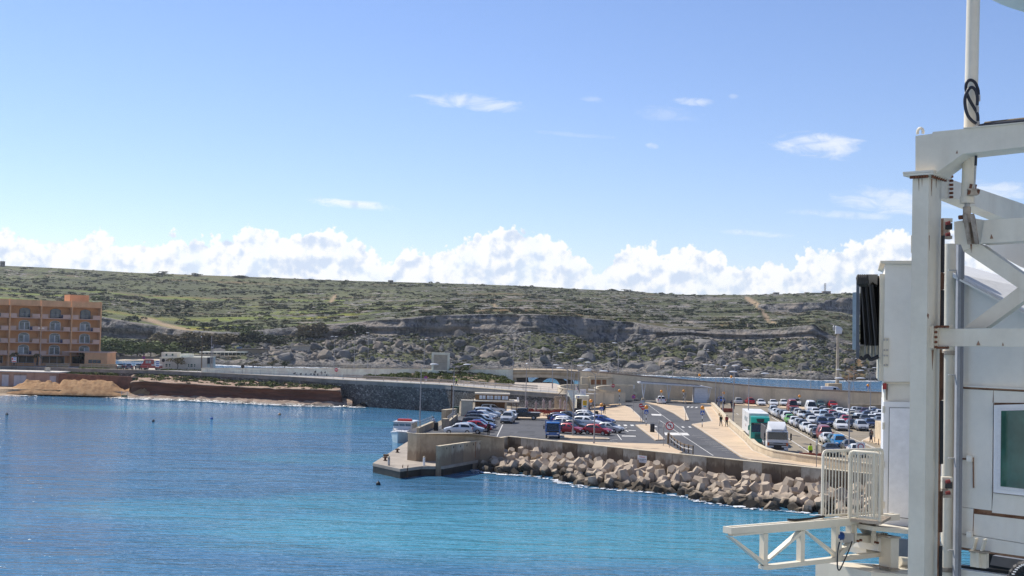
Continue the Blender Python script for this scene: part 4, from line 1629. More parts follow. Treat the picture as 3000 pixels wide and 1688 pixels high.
# ------------------------------------------------------------------ beach, rock shelf and red earth bank
wl_px=[(-700,1146),(0,1160),(230,1161.5),(400,1170),(560,1175),(680,1181),(850,1190),(1011,1192.5),(1060,1195),(1120,1197)]
bf_px=[(-700,283),(0,284),(400,284),(470,283),(577,281),(680,278.5),(843,273.8),(1011,271.2),(1060,272.5),(1120,271)]   # depth of the foot of the bank
bt_y=[(-700,1130),(0,1130),(380,1131),(400,1119),(438,1118),(577,1127),(720,1136),(843,1141),(973,1143),(1008,1147),(1013,1186),(1120,1196)]
NS=420
sx=np.linspace(-700,1042,NS)
cols=[]
for px in sx:
 w0=G(px,itp(wl_px,px),0)
 swy=np.interp(px,[q_[0]for q_ in SWL],[p.y for p in SW])
 Df=itp(bf_px,px)
 zt_=PD(px,itp(bt_y,px),Df).z
 zt_=max(zt_,.9)
 shelf=.75 if px>200 else .9
 sand=px<392
 if sand:
  pts_=[(w0.y-8,-1.2),(w0.y,-.02),(w0.y+2.5,.4),(Df,1.35),(Df+1,1.4),(swy+.6,1.7)]
 else:
  pts_=[(w0.y-8,-1.2),(w0.y,-.05),(w0.y+(Df-w0.y)*.4,.45),(Df,.95),(Df+.5,zt_),(swy+.6,zt_+.75)]
 cols.append((px,pts_))
seg2=[3,8,10,14,14]
SV=[]
for px,pts_ in cols:
 c_=[]
 for k in range(5):
  for i in range(seg2[k]):
   t=i/seg2[k]
   c_.append((px,pts_[k][0]*(1-t)+pts_[k+1][0]*t,pts_[k][1]*(1-t)+pts_[k+1][1]*t,k+t))
 c_.append((px,*pts_[5],5.0))
 SV.append(c_)
SV=np.array(SV)                        # NS x M x 4
kx=SV[...,3]
Xw=(SV[...,0]-1500)/FPX*SV[...,1]
Yw,Zw=SV[...,1].copy(),SV[...,2].copy()
isrock=np.clip((SV[...,0]-300)/120,0,1)
Zw+=isrock*np.where((kx>.8)&(kx<3),.42*fbm(Xw/2.2,Yw/1.2,Zw*0,4,71,.55,True)-.1,0)
Zw+=isrock*np.where(kx>=4,.25*fbm(Xw/2,Yw/2,Zw*0,3,72),0)+.06*fbm(Xw/1.5,Yw/1.5,Zw*0,3,73)
bank=(kx>3)&(kx<4.05)
Yw+=isrock*np.where(bank,.9*fbm(Xw/3.5,Zw/1.0,Zw*0,4,74,.55)+.9*np.sin(np.clip(kx-3,0,1)*3.1416),0)
Yw-=isrock*np.where((kx>3.93)&(kx<4.2),.35,0)
M_=SV.shape[1]
ii=np.arange(NS*M_).reshape(NS,M_)
fq=np.stack([ii[:-1,:-1],ii[1:,:-1],ii[1:,1:],ii[:-1,1:]],-1).reshape(-1,4)
sm=bpy.data.meshes.new('shore')
sm.from_pydata(np.stack([Xw,Yw,Zw],-1).reshape(-1,3).tolist(),[],fq.tolist())
at=sm.attributes.new('shore_kind','FLOAT_VECTOR','POINT')
redm=isrock*np.where((kx>=2.9)&(kx<4.0),1,0)
at.data.foreach_set('vector',np.stack([isrock,redm,np.clip(kx-4,0,1)*isrock],-1).reshape(-1).astype(np.float32))

def shore_material():
 mt=bpy.data.materials.new('shore_ground')
 mt.use_nodes=True
 t=mt.node_tree
 b=t.nodes['Principled BSDF']
 q=NB(t)
 geo=q.n('ShaderNodeNewGeometry').outputs['Position']
 A_=q.n('ShaderNodeAttribute',attribute_name='shore_kind')
 s=q.n('ShaderNodeSeparateXYZ')
 t.links.new(A_.outputs['Vector'],s.inputs[0])
 g=q.n('ShaderNodeSeparateXYZ')
 t.links.new(geo,g.inputs[0])
 n1=q.noise(geo,.8,5,.65)
 n2=q.noise(geo,3.0,4,.65)
 nb=q.noise(q.vm('MULTIPLY',geo,(.12,.12,1.6)),1.0,4,.6)
 sand=q.mix(q.ss(n1,.35,.65),(0.46,0.33,0.20),(0.38,0.26,0.155))
 rock=q.mix(q.ss(n1,.4,.6),(0.34,0.245,0.18),(0.24,0.17,0.125))
 c=q.mix(s.outputs[0],sand,rock)
 redc=q.mix(q.ss(nb,.35,.65),(0.22,0.085,0.045),(0.13,0.055,0.035))
 c=q.mix(s.outputs[1],c,redc)
 topc=q.mix(q.ss(n1,.42,.62),(0.36,0.26,0.18),(0.26,0.15,0.095))
 c=q.mix(q.ss(s.outputs[2],0.0,.06),c,topc)
 wet=q.m('MULTIPLY',q.ss(q.m('ADD',g.outputs[2],q.m('MULTIPLY',q.m('SUBTRACT',n1,.5),.9)),.62,.2),q.m('MULTIPLY_ADD',s.outputs[0],.75,.2))
 c=q.mix(wet,c,(0.055,0.048,0.042))
 t.links.new(c,b.inputs['Base Color'])
 rg=q.mix(wet,.95,.25,'FLOAT')
 t.links.new(rg,b.inputs['Roughness'])
 bp=q.n('ShaderNodeBump')
 bp.inputs['Distance'].default_value=.25
 bp.inputs['Strength'].default_value=.8
 t.links.new(n2,bp.inputs['Height'])
 t.links.new(bp.outputs[0],b.inputs['Normal'])
 return mt

sm.materials.append(shore_material())
sm.polygons.foreach_set('use_smooth',[True]*len(sm.polygons))
so_=bpy.data.objects.new('shore',sm)
COL.objects.link(so_)
tag(so_,kind='structure')
items=[]
for _ in range(560):
 i=int(rng.integers(np.searchsorted(sx,400),np.searchsorted(sx,1000)))
 k=int(rng.integers(36,M_-1))
 if k<40 and rng.random()<.8:
  continue
 s=rng.uniform(.25,.62)
 items.append((np.array([Xw[i,k],Yw[i,k]+.5,Zw[i,k]+s*.15]),(s*1.6,s*1.3,s*.9),rng.uniform(0,6),int(rng.choice([0,4,4,1]))))
for _ in range(120):
 px=rng.uniform(195,340)
 p=PD(px,1093+(px-195)*.03,297.5)
 s=rng.uniform(.4,.9)
 items.append((np.array(p)+np.array([0,rng.uniform(-1,2),-.2]),(s*1.3,s,s),rng.uniform(0,6),int(rng.choice([4,5,2]))))
tag(scatter(items,csh,cfa,'shore_shrubs',LEAF,[0,0,1,1,2,2,3,1]),kind='stuff')
FOAM=mat('foam',(0.8,0.82,0.83),.7,.06,1)

def foam(paths,name,dens,spread,smin=.12,smax=.5,z=.05):
 fv,ff=[],[]
 for path in paths:
  for a,b in zip(path[:-1],path[1:]):
   L=(b-a).length
   for _ in range(int(L*dens)):
    p=a.lerp(b,rng.random())
    s=rng.uniform(smin,smax)*(1 if rng.random()<.8 else 1.7)
    off=abs(rng.normal())*spread
    p=p+Vector((rng.uniform(-.5,.5),.3-off,0))
    n=7
    o_=len(fv)
    hz=rng.uniform(0,.14)
    for k in range(n):
     t=6.283*k/n
     r_=s*rng.uniform(.55,1.1)
     fv.append((p.x+1.9*r_*math.cos(t),p.y+r_*math.sin(t),z+hz*rng.random()))
    ff.append(tuple(range(o_,o_+n)))
 mb=MB()
 mb.add(fv,ff)
 return tag(mb.build(name,FOAM,fix=False),kind='stuff')

foam([[G(px,itp(wl_px,px),0)for px in np.linspace(360,1060,40)]],'shore_foam',9,.8)
foam([[G(px,itp(wl_px,px),0)for px in np.linspace(-100,360,20)]],'beach_foam',3.0,.35,.1,.3)
far_w=[[Vector((p[0],p[1]-3,0))for p in along(np.linspace(1880,2560,60),HOR(np.linspace(1880,2560,60)),shore_depth(np.linspace(1880,2560,60)))]]
foam(far_w,'far_foam',2.2,4.5,.4,1.6)
foam([[Vector((p[0],p[1]-3,0))for p in along(np.linspace(300,1000,50),HOR(np.linspace(300,1000,50)),shore_depth(np.linspace(300,1000,50)))]],'bay_foam_glitter',2.0,6.0,.4,1.6)  # white flecks along the far shore: foam, with sun glitter painted in
dh=thing('seaweed_heap',G(1105,1192,0),'black mound of rotting seaweed at the water under the stone wall','heap')
mb=MB()
gv=[]
for i in range(16):
 for j in range(40):
  u,v_=j/39,i/15
  px=1036+u*130
  p=G(px,1193-1*u,0)
  hgt=1.75*max(0,math.sin(math.pi*min(1,u*1.06))**.8)*math.sin(math.pi*v_*.62)
  hgt*=1+.18*float(vnoise(np.array([u*9]),np.array([v_*5]),np.array([0.]),3)[0])
  gv.append(p+Vector((0,v_*4,hgt-.1)))
mb.add(gv,[(i*40+j,i*40+j+1,(i+1)*40+j+1,(i+1)*40+j)for i in range(15)for j in range(39)])
mb.build('mound',mat('seaweed',(0.012,0.011,0.010),.9,.2,2,bump=.5),dh,smooth=True,fix=False)
p=PD(1072,1177,266)
mb=MB()
mb.box(p,(2.0,.5,.12),(Vector((.9,0,.38)).normalized(),Vector((0,1,0)),Vector((-.38,0,.9)).normalized()))
o=thing('plank',p,'pale broken plank lying on the black seaweed mound','plank')
mb.build('board',MATS['weathered_wood'],o)

SANDH=mat('heap_sand',(0.408,0.248,0.126),0.95,.2,.8,(0.275,0.154,0.0756),bump=.7,bscale=3,spec=.1)

def heap(prof_,D0,dep,label,seed):
 xs=[q_[0]for q_ in prof_]
 base=[G(px,1143,.9)for px in xs]
 c0=PD((xs[0]+xs[-1])/2,1140,D0)
 o=thing('sand_heap',Vector((c0.x,D0+dep*.4,1.1)),label,'heap','sand heaps on the beach')
 n1_,n2_=80,34
 vs=[]
 for i in range(n2_):
  for j in range(n1_):
   px=xs[0]+(xs[-1]-xs[0])*j/(n1_-1)
   yt_=np.interp(px,xs,[q_[1]for q_ in prof_])
   v_=i/(n2_-1)
   Dd=D0+v_*dep
   ztop=PD(px,yt_,D0+dep*.62).z
   zb_=.5+1.05*v_
   sh=max(0,1-abs(v_-.62)/.62)**.95
   zz=zb_+max(ztop-zb_,0)*sh
   nn=float(fbm(np.array([px/11+seed]),np.array([v_*5]),np.array([0.]),4,seed)[0])
   zz+=nn*.45*min(1,max(ztop-zb_,0))*sh-.15*(sh==0)
   q_=PD(px,1130,Dd)
   vs.append((q_.x,Dd,zz))
 mb=MB()
 mb.add(vs,[(i*n1_+j,i*n1_+j+1,(i+1)*n1_+j+1,(i+1)*n1_+j)for i in range(n2_-1)for j in range(n1_-1)])
 mb.build('heap',SANDH,o,smooth=True,fix=False)

heap([(20,1143),(50,1128),(78,1113),(105,1114),(125,1117),(150,1118),(172,1124),(195,1140)],282.6,9.5,'low sand heap in front of the white boathouse doors',3)
heap([(165,1140),(182,1116),(200,1110),(225,1112),(245,1111),(270,1114),(305,1113),(325,1117),(350,1134),(366,1143)],282.6,9,'longest sand heap, with several peaks, against the red stone wall',5)
heap([(366,1143),(385,1136),(405,1127),(423,1118.5),(438,1124),(455,1136),(470,1144)],282.8,7,'pointed small sand heap beside the green door',8)
o=thing('beach_frame',G(364,1168,0),'small metal bathing ladder frame standing in the shallows','frame')
for dx in(-.6,.6):
 mb=MB()
 mb.cyl(o.location+Vector((dx,0,-.6)),o.location+Vector((dx,0,1.7)),.05,n=6)
 mb.build('post',METAL,o)
mb=MB()
mb.box(o.location+Vector((0,0,.55)),(1.2,.3,.4))
mb.build('platform',mat('green_paint',(0.03,0.09,0.05),.7),o)

# ------------------------------------------------------------------ left buildings
bo=thing('boathouse',PD(85,1130,293),'long pink stone boathouse with white doors and a white flat roof behind the sand heaps','building')
mb=MB()
bw0,bw1=PD(-420,1076,293.5),PD(170,1090,293)
mb.prism([Vector((bw0.x,293,.8)),Vector((bw1.x,293,.8)),Vector((bw1.x,293,4.75)),Vector((bw0.x,293,4.75))],Vector((0,7,0)))
mb.build('wall',PINKST,bo)
mb=MB()
mb.box(((bw0.x+bw1.x)/2,296.3,4.88),(bw1.x-bw0.x+.8,8,.25))
mb.build('roof',mat('white_roof',(0.62,0.58,0.52),.9,.1),bo)
DOORW=mat('door_white',(0.60,0.55,0.55),.7,.08,1)
for a,b,t_ in((5,24,1098),(40,58,1100),(58.5,76,1100),(145,163,1102)):
 p0,p1=PD(a,1130,292.9),PD(b,1130,292.9)
 zt_=PD((a+b)/2,t_,292.9).z
 mb=MB()
 mb.box(((p0.x+p1.x)/2,292.95,(zt_+1.3)/2),(p1.x-p0.x,.1,zt_-1.3))
 mb.build('door',DOORW,bo)
 mb=MB()
 mb.box(((p0.x+p1.x)/2,292.96,zt_+.14),(p1.x-p0.x+.3,.12,.26))
 mb.build('lintel',mat('lintel_stone',(0.42,0.3,0.24),.9),bo)
mb=MB()
p=PD(139,1084,296)
mb.box(p+Vector((0,0,.1)),(1.0,1,.9))
mb.build('vent_block',CONC_GREY,bo)
rw=thing('red_wall',PD(280,1130,292),'rough red-brown stone wall behind the longest sand heap','wall')
mb=MB()
p0,p1=PD(172,1094,292),PD(392,1104,289)
mb.loft([[Vector((p.x,p.y,.8)),Vector((p.x,p.y+.7,.8)),Vector((p.x,p.y+.7,p.z)),p]for p in(p0,PD(250,1098,291),PD(392,1104,289))])
REDST=mat('red_stone',(0.26,0.124,0.078),.95,.25,1.0,(0.169,0.0845,0.0585),bump=.5)
mb.build('wall_body',REDST,rw)
gd=thing('green_door',PD(391,1133,288.8),'narrow green door in the gap beside the pointed sand heap','door')
mb=MB()
a,b=PD(387,1133,288.6),PD(396,1107,288.6)
mb.box(((a.x+b.x)/2,288.6,(1.4+b.z)/2),(b.x-a.x,.12,b.z-1.4))
mb.build('door_leaf',MATS['green_paint'],gd)
mb=MB()
mb.box(((a.x+b.x)/2,288.6,b.z+.12),(b.x-a.x+.5,.5,.22))
mb.build('lintel',MATS['lintel_stone'],gd)

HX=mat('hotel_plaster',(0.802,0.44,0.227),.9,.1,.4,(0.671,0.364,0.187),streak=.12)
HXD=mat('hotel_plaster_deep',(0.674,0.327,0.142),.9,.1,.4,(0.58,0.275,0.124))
HXP=mat('hotel_pink',(0.675,0.446,0.338),.9,.08,.5)
WGL=mat('window_glass',(0.055,0.085,0.095),.08,.3,.5,(0.03,0.045,0.05),spec=.7,grain=0)
WCUR=mat('net_curtain',(0.36,0.38,0.37),.6,.25,.8,(0.22,0.24,0.24))
BLFR=mat('dark_frame',(0.035,0.05,0.075),.5,.1)
hc=PD(292.5,1066,330)
hz=hc.z
el=Vector((-.78,-.62,0)).normalized()          # along the front, to the left
en=Vector((.62,-.78,0)).normalized()
en=Vector((el.y,-el.x,0))
if en.y>0:
 en=-en
ho=thing('hotel',Vector((hc.x,hc.y,hz)),'orange four-storey hotel with recessed balconies and arched windows','hotel')
zu=Vector((0,0,1))
HB,NBAY=7.65,7
DEP=1.7

def hp(s,n,z):
 return Vector((hc.x,hc.y,hz))+el*s+en*n+zu*z

def hbox(s0,s1,n0,n1,z0,z1,nm,m_,parent=None):
 mb=MB()
 mb.prism([hp(s0,n0,z0),hp(s1,n0,z0),hp(s1,n1,z0),hp(s0,n1,z0)],zu*(z1-z0))
 return mb.build(nm,m_,parent or ho)

LV=[2.2,5.2,8.3,11.4,14.5]
W_=HB*NBAY
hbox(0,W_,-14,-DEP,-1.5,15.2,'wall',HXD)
for z in LV:
 hbox(0.02,W_,-DEP+.01,0,z-.22,z,'slab',HXP if z<14 else HX)
for k in range(NBAY+1):
 hbox(k*HB-(.0 if k==0 else .16),k*HB+.32-(.0 if k==0 else .16),-DEP+.005,.1,-1.5,15.85,'column',HX)
for k in range(NBAY):
 hbox(k*HB+.33,(k+1)*HB-.17,-.3,.03,14.51,15.8,'parapet',HX)
for f in range(4):
 z=LV[f]
 for k in range(NBAY):
  s0=k*HB+.33
  wl_=1.35 if f<3 else 1.5
  hbox(s0,s0+wl_+.4,-.28,.04,z+.001,z+.95,'balcony_wall',HXP)
  hbox(s0+HB-.5-wl_,s0+HB-.5,-.28,.04,z+.001,z+.95,'balcony_wall',HXP)
  mb=MB()
  for zz in(.45,.7,.95):
   mb.tube([hp(s0+wl_+.4,-.12,z+zz),hp(s0+HB-.5-wl_,-.12,z+zz)],.025,4)
  mb.build('balcony_rail',METAL,ho)
  c0,ww_,h1,h2_=s0+HB*.5-.55,1.35,1.75,2.45
  dark=f==3
  arch=[hp(c0-ww_,-DEP+.06,z+.02),hp(c0+ww_,-DEP+.06,z+.02)]+ \
    [hp(c0+ww_*math.cos(t),-DEP+.06,z+h1+(h2_-h1)*math.sin(t))for t in np.linspace(0,math.pi,9)]
  mb=MB()
  mb.prism(arch,en*-.05)
  wn=mb.build('window',BLFR if dark else WHITE,ho)
  for q_ in range(2):
   a=c0-ww_+.14+q_*ww_*.97
   for zz,zh in((.14,.85),(.98,.82)):
    mb=MB()
    mb.prism([hp(a,-DEP+.085,z+zz),hp(a+ww_*.8,-DEP+.085,z+zz),hp(a+ww_*.8,-DEP+.085,z+zz+zh),hp(a,-DEP+.085,z+zz+zh)],en*-.02)
    mb.build('pane',WGL if(k+q_+f)%3 or dark else WCUR,wn)
  tp_=[hp(c0+ww_*.88*math.cos(t),-DEP+.085,z+h1+.1+(h2_-h1-.18)*math.sin(t))for t in np.linspace(0,math.pi,9)]
  mb=MB()
  mb.prism(tp_,en*-.02)
  mb.build('fanlight',WGL,wn)
  if(k*3+f)%2==0:
   mb=MB()
   mb.box(hp(c0-1.6,-.9,z+.45),(.6,.6,.8))
   mb.build('balcony_chair',mat('blue_plastic',(0.05,0.06,0.16),.6),ho)
for k in range(NBAY):
 s0=k*HB+.9
 hbox(s0,s0+HB-1.9,-DEP+.03,-DEP+.01,0,1.75,'shopfront',GLASSD)
 for q_ in range(4):
  hbox(s0+q_*(HB-2)/3,s0+q_*(HB-2)/3+.1,-DEP+.08,-DEP+.031,0,1.75,'mullion',METAL)
hbox(1.6,6.6,-9,-5,15.21,17.6,'roof_block',HX)
ax_=thing('hotel_annex',PD(285,1068,322),'low flat orange annex with a strip window at the right foot of the hotel','building')
a,b=PD(247,1070,322),PD(313,1070,322)
zt_=PD(313,1035,322).z
mb=MB()
mb.prism([Vector((a.x,322,4)),Vector((b.x,322,4)),Vector((b.x,322,zt_)),Vector((a.x,322,zt_))],Vector((0,7,0)))
mb.build('wall',HX,ax_)
mb=MB()
mb.prism([Vector((a.x-5,321.8,zt_)),Vector((b.x+.2,321.8,zt_)),Vector((b.x+.2,321.8,zt_+.25)),Vector((a.x-5,321.8,zt_+.25))],Vector((0,7.4,0)))
mb.build('roof_slab',HXP,ax_)
w0,w1=PD(258,1064,321.9),PD(296,1055,321.9)
for k in range(3):
 xa=w0.x+(w1.x-w0.x)*k/3
 mb=MB()
 mb.box((xa+(w1.x-w0.x)/6,321.97,(w0.z+w1.z)/2),((w1.x-w0.x)/3-.12,.1,w1.z-w0.z))
 mb.build('window',GLASSD,ax_)
for px0,px1,y0,y1,D_,lb in((135,200,1065,1073,314,'low tan planter wall in front of the hotel entrance'),(232,352,1067,1076,313,'long low tan wall in front of the hotel annex')):
 a,b=PD(px0,y1,D_),PD(px1,y1,D_)
 o=thing('planter_wall',a,lb,'wall')
 mb=MB()
 mb.prism([Vector((a.x,D_,ROADZ-.1)),Vector((b.x,D_,ROADZ-.1)),Vector((b.x,D_,PD(px1,y0,D_).z)),Vector((a.x,D_,PD(px0,y0,D_).z))],Vector((0,.5,0)))
 mb.build('wall_body',mat('planter_stone',(0.45,0.31,0.18),.9,.15),o)
items=[]
for _ in range(150):
 px=rng.uniform(235,330)
 p=G(px,1079+rng.uniform(-1,1.5),ROADZ)
 s=rng.uniform(.3,.55)
 items.append((np.array(p),(s*1.5,s,s),0,int(rng.choice([4,5]))))
for _ in range(150):
 px=rng.uniform(475,605)
 p=G(px,1083+(px-475)*.02+rng.uniform(-2,2),ROADZ)
 s=rng.uniform(.3,.55)
 items.append((np.array(p),(s*1.5,s,s),0,int(rng.choice([4,5,0]))))
tag(scatter(items,csh,cfa,'roadside_hedge',LEAF,[0,0,1,1,2,2,3,1]),kind='stuff')

WB=mat('cream_wall',(0.676,0.611,0.507),.9,.1,.4,(0.585,0.52,0.429),streak=.15)
wbd=thing('white_building',PD(537,1080,318),'low cream flat-roofed building with green windows beside the upper road','building')

def pbox(x0,x1,y0,y1,D_,dep,nm,m_,o):
 mb=MB()
 mb.prism([PD(x0,y1,D_),PD(x1,y1,D_),PD(x1,y0,D_),PD(x0,y0,D_)],Vector((0,dep,0)))
 return mb.build(nm,m_,o)

pbox(468,606.5,1048,1084,318,9,'wall',WB,wbd)
pbox(467,607.5,1046.5,1048,317.8,9.4,'roof_edge',PLASTER,wbd)
pbox(473,518,1032.5,1046.3,321,4,'roof_room',WB,wbd)
pbox(527,556,1037,1046.8,320,4,'roof_room',PLASTER,wbd)
pbox(607.6,614,1048,1066,318,4,'dark_tank',mat('dark_panel',(.06,.06,.06),.7),wbd)
for a,b in((484,491.5),(494,500),(550,555),(557.5,565),(568,573)):
 f_=pbox(a,b,1065.5,1075.5,317.93,.06,'window',PLASTER,wbd)
 pbox(a+.8,b-.8,1066.5,1070,317.9,.025,'pane',mat('green_glass',(.03,.08,.07),.2),f_)
 pbox(a+.8,b-.8,1071,1074.8,317.9,.025,'pane',MATS['green_glass'],f_)
for a,b in((485,490),(503,508)):
 pbox(a,b,1037,1042.5,320.93,.06,'window',MATS['green_glass'],wbd)

bc=thing('beach_club',PD(680,1056,598),'low beach club of stacked flat terraces below the cliff across the bay','building')
pbox(584,722,1030,1034,600,10,'roof_slab',PLASTER,bc)
pbox(586,720,1034,1043,602,6,'glazed_front',mat('pavilion_glass',(0.12,0.14,0.14),.25,.4,.3),bc)
for k in range(12):
 pbox(588+k*11.5,589.2+k*11.5,1033.5,1044,600.5,.4,'column',PLASTER,bc)
pbox(565,640,1039,1045,597,5,'terrace_wall',CONC_PALE,bc)
pbox(644,760,1043,1048,594,6,'terrace_wall',CONC_PALE,bc)
pbox(640,765,1049,1057,592,6,'lower_front',mat('club_dark_front',(0.2,0.19,0.17),.8,.3,.4),bc)  # plain darker tone for the lower terrace front
pbox(620,780,1056,1068,589,6,'base_wall',MATS['monument_stone'],bc)
pbox(692,776,1024,1045,604,9,'main_block',mat('club_stone',(.33,.28,.21),.9,.15,.3),bc)
pbox(690,778,1021.5,1024,603,11,'dark_roof',mat('club_roof',(.08,.075,.07),.8),bc)
pbox(693,706,1016,1021,605,3,'roof_room',mat('club_blue',(.13,.2,.28),.6),bc)
pbox(750,753,1035,1040,603.8,.3,'window',GLASSD,bc)
for x0,x1,y0,y1,D_,lb in((852,905,1014,1032,618,'tan stone terrace block among the rocks right of the beach club'),(795,850,1030,1036,608,'low tan terrace wall between the beach club and the rocks'),
        (846,862,1037,1044,600,'small tan hut on the rocks right of the beach club')):
 o=thing('stone_terrace',PD((x0+x1)/2,y1,D_),lb,'terrace')
 pbox(x0,x1,y0,y1,D_,4,'terrace_wall',MATS['monument_stone'],o)
 pbox(x0-1,x1+1,y0-1.2,y0,D_-.3,4.6,'coping',COPING,o)
mb=MB()
xs_=np.linspace(300,500,20)
mb.loft([[PD(px,1056.5,604),PD(px,1052,610)]for px in xs_],close=False,caps=False)
tag(mb.build('bay_beach',mat('bay_sand',(0.55,0.44,0.31),.95,.1)),kind='structure')
o=thing('beach_wall',PD(395,1052,612),'long curved grey wall above the small beach behind the hotel','wall')
mb=MB()
mb.loft([[PD(px,1053,612),PD(px,1053,613),PD(px,1044+abs(px-390)/60,613),PD(px,1044+abs(px-390)/60,612)]for px in(316,350,390,430,470)])
mb.build('wall_body',CONC_GREY,o)
k=0
for px,py,D_,h,wdt,mi in[(298,1042,622,9,13,2),(318,1030,640,8,14,2),(338,1041,620,8,13,2),(352,1047,616,6,10,2),(366,1038,628,7,11,2),(384,1043,622,7.5,12,2),
        (401,1046,620,6.5,11,2),(420,1046,622,8,13,2),(440,1045,622,7,12,2),(310,1044,618,6,11,2),(470,1040,630,6,12,2),(484,1026,640,9,13,3),(500,1042,625,7,11,2),
        (455,1026,655,4.5,12,1),(360,1018,665,4.5,13,0),(400,1020,665,4.5,12,0),(430,1016,668,4.5,13,0),(520,1030,640,9,12,3),(545,1030,640,8,14,3),(570,1026,640,9,14,3),
        (600,1024,640,9,13,3),(625,1020,645,8,13,3),(650,1022,645,8,12,3),(672,1016,650,7,11,3),(717,1008,655,9,10,2),(735,1012,650,8,10,0),(760,1016,650,7,10,0),
        (790,1018,640,7,11,0),(815,1020,640,6,10,0),(905,1000,690,11,13,3),(925,1001,690,10,14,3),(1050,1000,690,10,14,0),(1075,990,700,9,14,0),(890,1004,690,7,10,0)]:
 kind_={0:'dark green',1:'olive',2:'fresh green',3:'brownish'}[mi]
 zone_='behind the small beach right of the hotel' if px<450 else('on the slope above the beach club' if px<860 else 'at the foot of the long cliff')
 tree(PD(px,py,D_),h,wdt,mi,f'{kind_} rounded tree {zone_}',f'{kind_} trees {zone_}',40+k,trunk_h=.25)
 k+=1
for n_,(px,py,D_,h,wdt)in enumerate([(690,812,1480,7,14),(708,814,1480,9,22),(472,800,1480,8,16),(568,804,1480,7,13),(910,819,1480,6,9),(1490,838,1480,6,16),(1792,851,1480,7,16),(1838,853,1480,8,16),(830,819,1480,5,14),(1868,856,1480,6,20)]):
 tree(PD(px,py,D_)-Vector((0,0,2.6)),h*.65,wdt*.8,0,'small dark tree standing on the hill crest against the clouds','trees on the hill crest',90+n_,trunk_h=.1)
LEAFP=mat('palm_frond',(0.16,0.12,0.05),.8,.3,2)
for px,py,top_,lb in((41,1066,1028,'small dry palm left of the hotel lamp post, behind the sign board'),(108,1067,1033,'small dry palm beside the lamp post in front of the hotel')):
 b_=G(px,py+4,ROADZ+.3)
 o=thing('palm_tree',b_,lb,'palm','palms before the hotel')
 hh=(py+4-top_)*b_.y/FPX
 mb=MB()
 mb.tube([b_,b_+Vector((.1,0,hh*.5)),b_+Vector((0,0,hh*.85))],[.22,.17,.2],7)
 mb.build('trunk',BARK,o)
 mb=MB()
 for q_ in range(16):
  a=q_*2.4
  e_=rng.uniform(-.3,.7)
  pp=[b_+Vector((0,0,hh*.85))]
  for s_i in range(1,5):
   t=s_i/4
   pp.append(b_+Vector((math.cos(a)*1.2*t,math.sin(a)*1.2*t,hh*.85+e_*t*1.0-.9*t*t)))
  mb.tube(pp,[.04,.12,.15,.12,.02],4)
 mb.build('crown',LEAFP,o)
for px,py,h,wdt,mi,lb in((242,1069,3.2,3.6,1,'sparse olive-green tree in front of the hotel annex'),(304,1069,2.8,2.6,3,'thin brown tree at the right end of the hotel annex'),(70,1066,1.6,2.4,2,'small round shrub in front of the hotel shopfronts'),
        (8,1066,2.2,3.0,2,'round green shrub at the left edge below the hotel'),(519,1080,3.4,3.2,3,'bare brown shrub tree in front of the cream building'),
        (741,1082,2.4,2.4,3,'dry brown shrub on the road edge behind the white wall, left one'),(796,1080,2.5,2.6,3,'dry brown shrub behind the white wall, middle one'),(833,1079,2.2,2.6,1,'greenish shrub behind the white wall, right one')):
 tree(G(px,py+2,ROADZ+.2),h,wdt,mi,lb,None,int(px),'shrub' if 'shrub' in lb else 'tree',.35,.7,name='shrub' if 'shrub' in lb else 'tree')

RUIN=mat('ruin_stone',(.30,.25,.20),.95,.2,.3)

def hut(x0,x1,y0,y1,D_,lb,nm='stone_hut',dep=6):
 o=thing(nm,PD((x0+x1)/2,y1,D_),lb,'building')
 pbox(x0,x1,y0,y1+2.5,D_,dep,'wall',RUIN,o)
 pbox(x0-.5,x1+.5,y0-.8,y0,D_-.4,dep+.8,'roof',CONC_GREY,o)
 pbox((x0*.6+x1*.4),(x0*.45+x1*.55),(y0*.55+y1*.45),y1+2,D_-.1,.09,'doorway',BLACK,o)
 return o

hut(2268,2283,857.5,862.5,1490,'square stone hut on the bare hill crest, left of the other ruins')
hut(2336,2360,860,863,1490,'low ruined stone building on the crest between the hut and the mast')
hut(2360,2369,857,861,1490,'small block at the right end of the low ruin on the crest')
hut(2377,2412,858.5,862,1490,'long low tan building on the crest at the left of the mast')
hut(2411,2434,854,861,1490,'tan building on the crest at the foot of the lattice mast')
hut(0,9,766,778,1480,'dark ruined tower stump on the crest at the far left')
hut(1137,1151,822,826,1480,'tiny stone hut on the middle of the hill crest')
hut(1932,1941,858,863,1480,'tiny square hut on the crest right of the small trees')
hut(2191,2206,949,957,745,'small grey hut on the plateau just above the long cliff',dep=3)
hut(1444,1472,877,884,1130,'low dark stone hut on the middle slope')
o=thing('lattice_mast',PD(2417,855,1494),'thin lattice radio mast on the hill crest','mast')
bp_=PD(2417,855,1494)
tp_=PD(2416.5,830,1494)
for dx,dy in((-.8,-.8),(.8,-.8),(.8,.8),(-.8,.8)):
 mb=MB()
 mb.cyl(bp_+Vector((dx,dy,0)),Vector((bp_.x+dx,bp_.y+dy,tp_.z)),.16,n=4)
 mb.build('leg',METAL,o)
hm=tp_.z-bp_.z
for q_ in range(8):
 z0,z1=bp_.z+hm*q_/8,bp_.z+hm*(q_+1)/8
 mb=MB()
 mb.cyl((bp_.x-.8,bp_.y-.8,z0),(bp_.x+.8,bp_.y-.8,z1),.1,n=4)
 mb.cyl((bp_.x+.8,bp_.y-.8,z0),(bp_.x-.8,bp_.y-.8,z0),.1,n=4)
 mb.build('brace',METAL,o)
o=thing('windmill_stump',PD(685,914,960),'round pale windmill stump among the green fields','tower')
mb=MB()
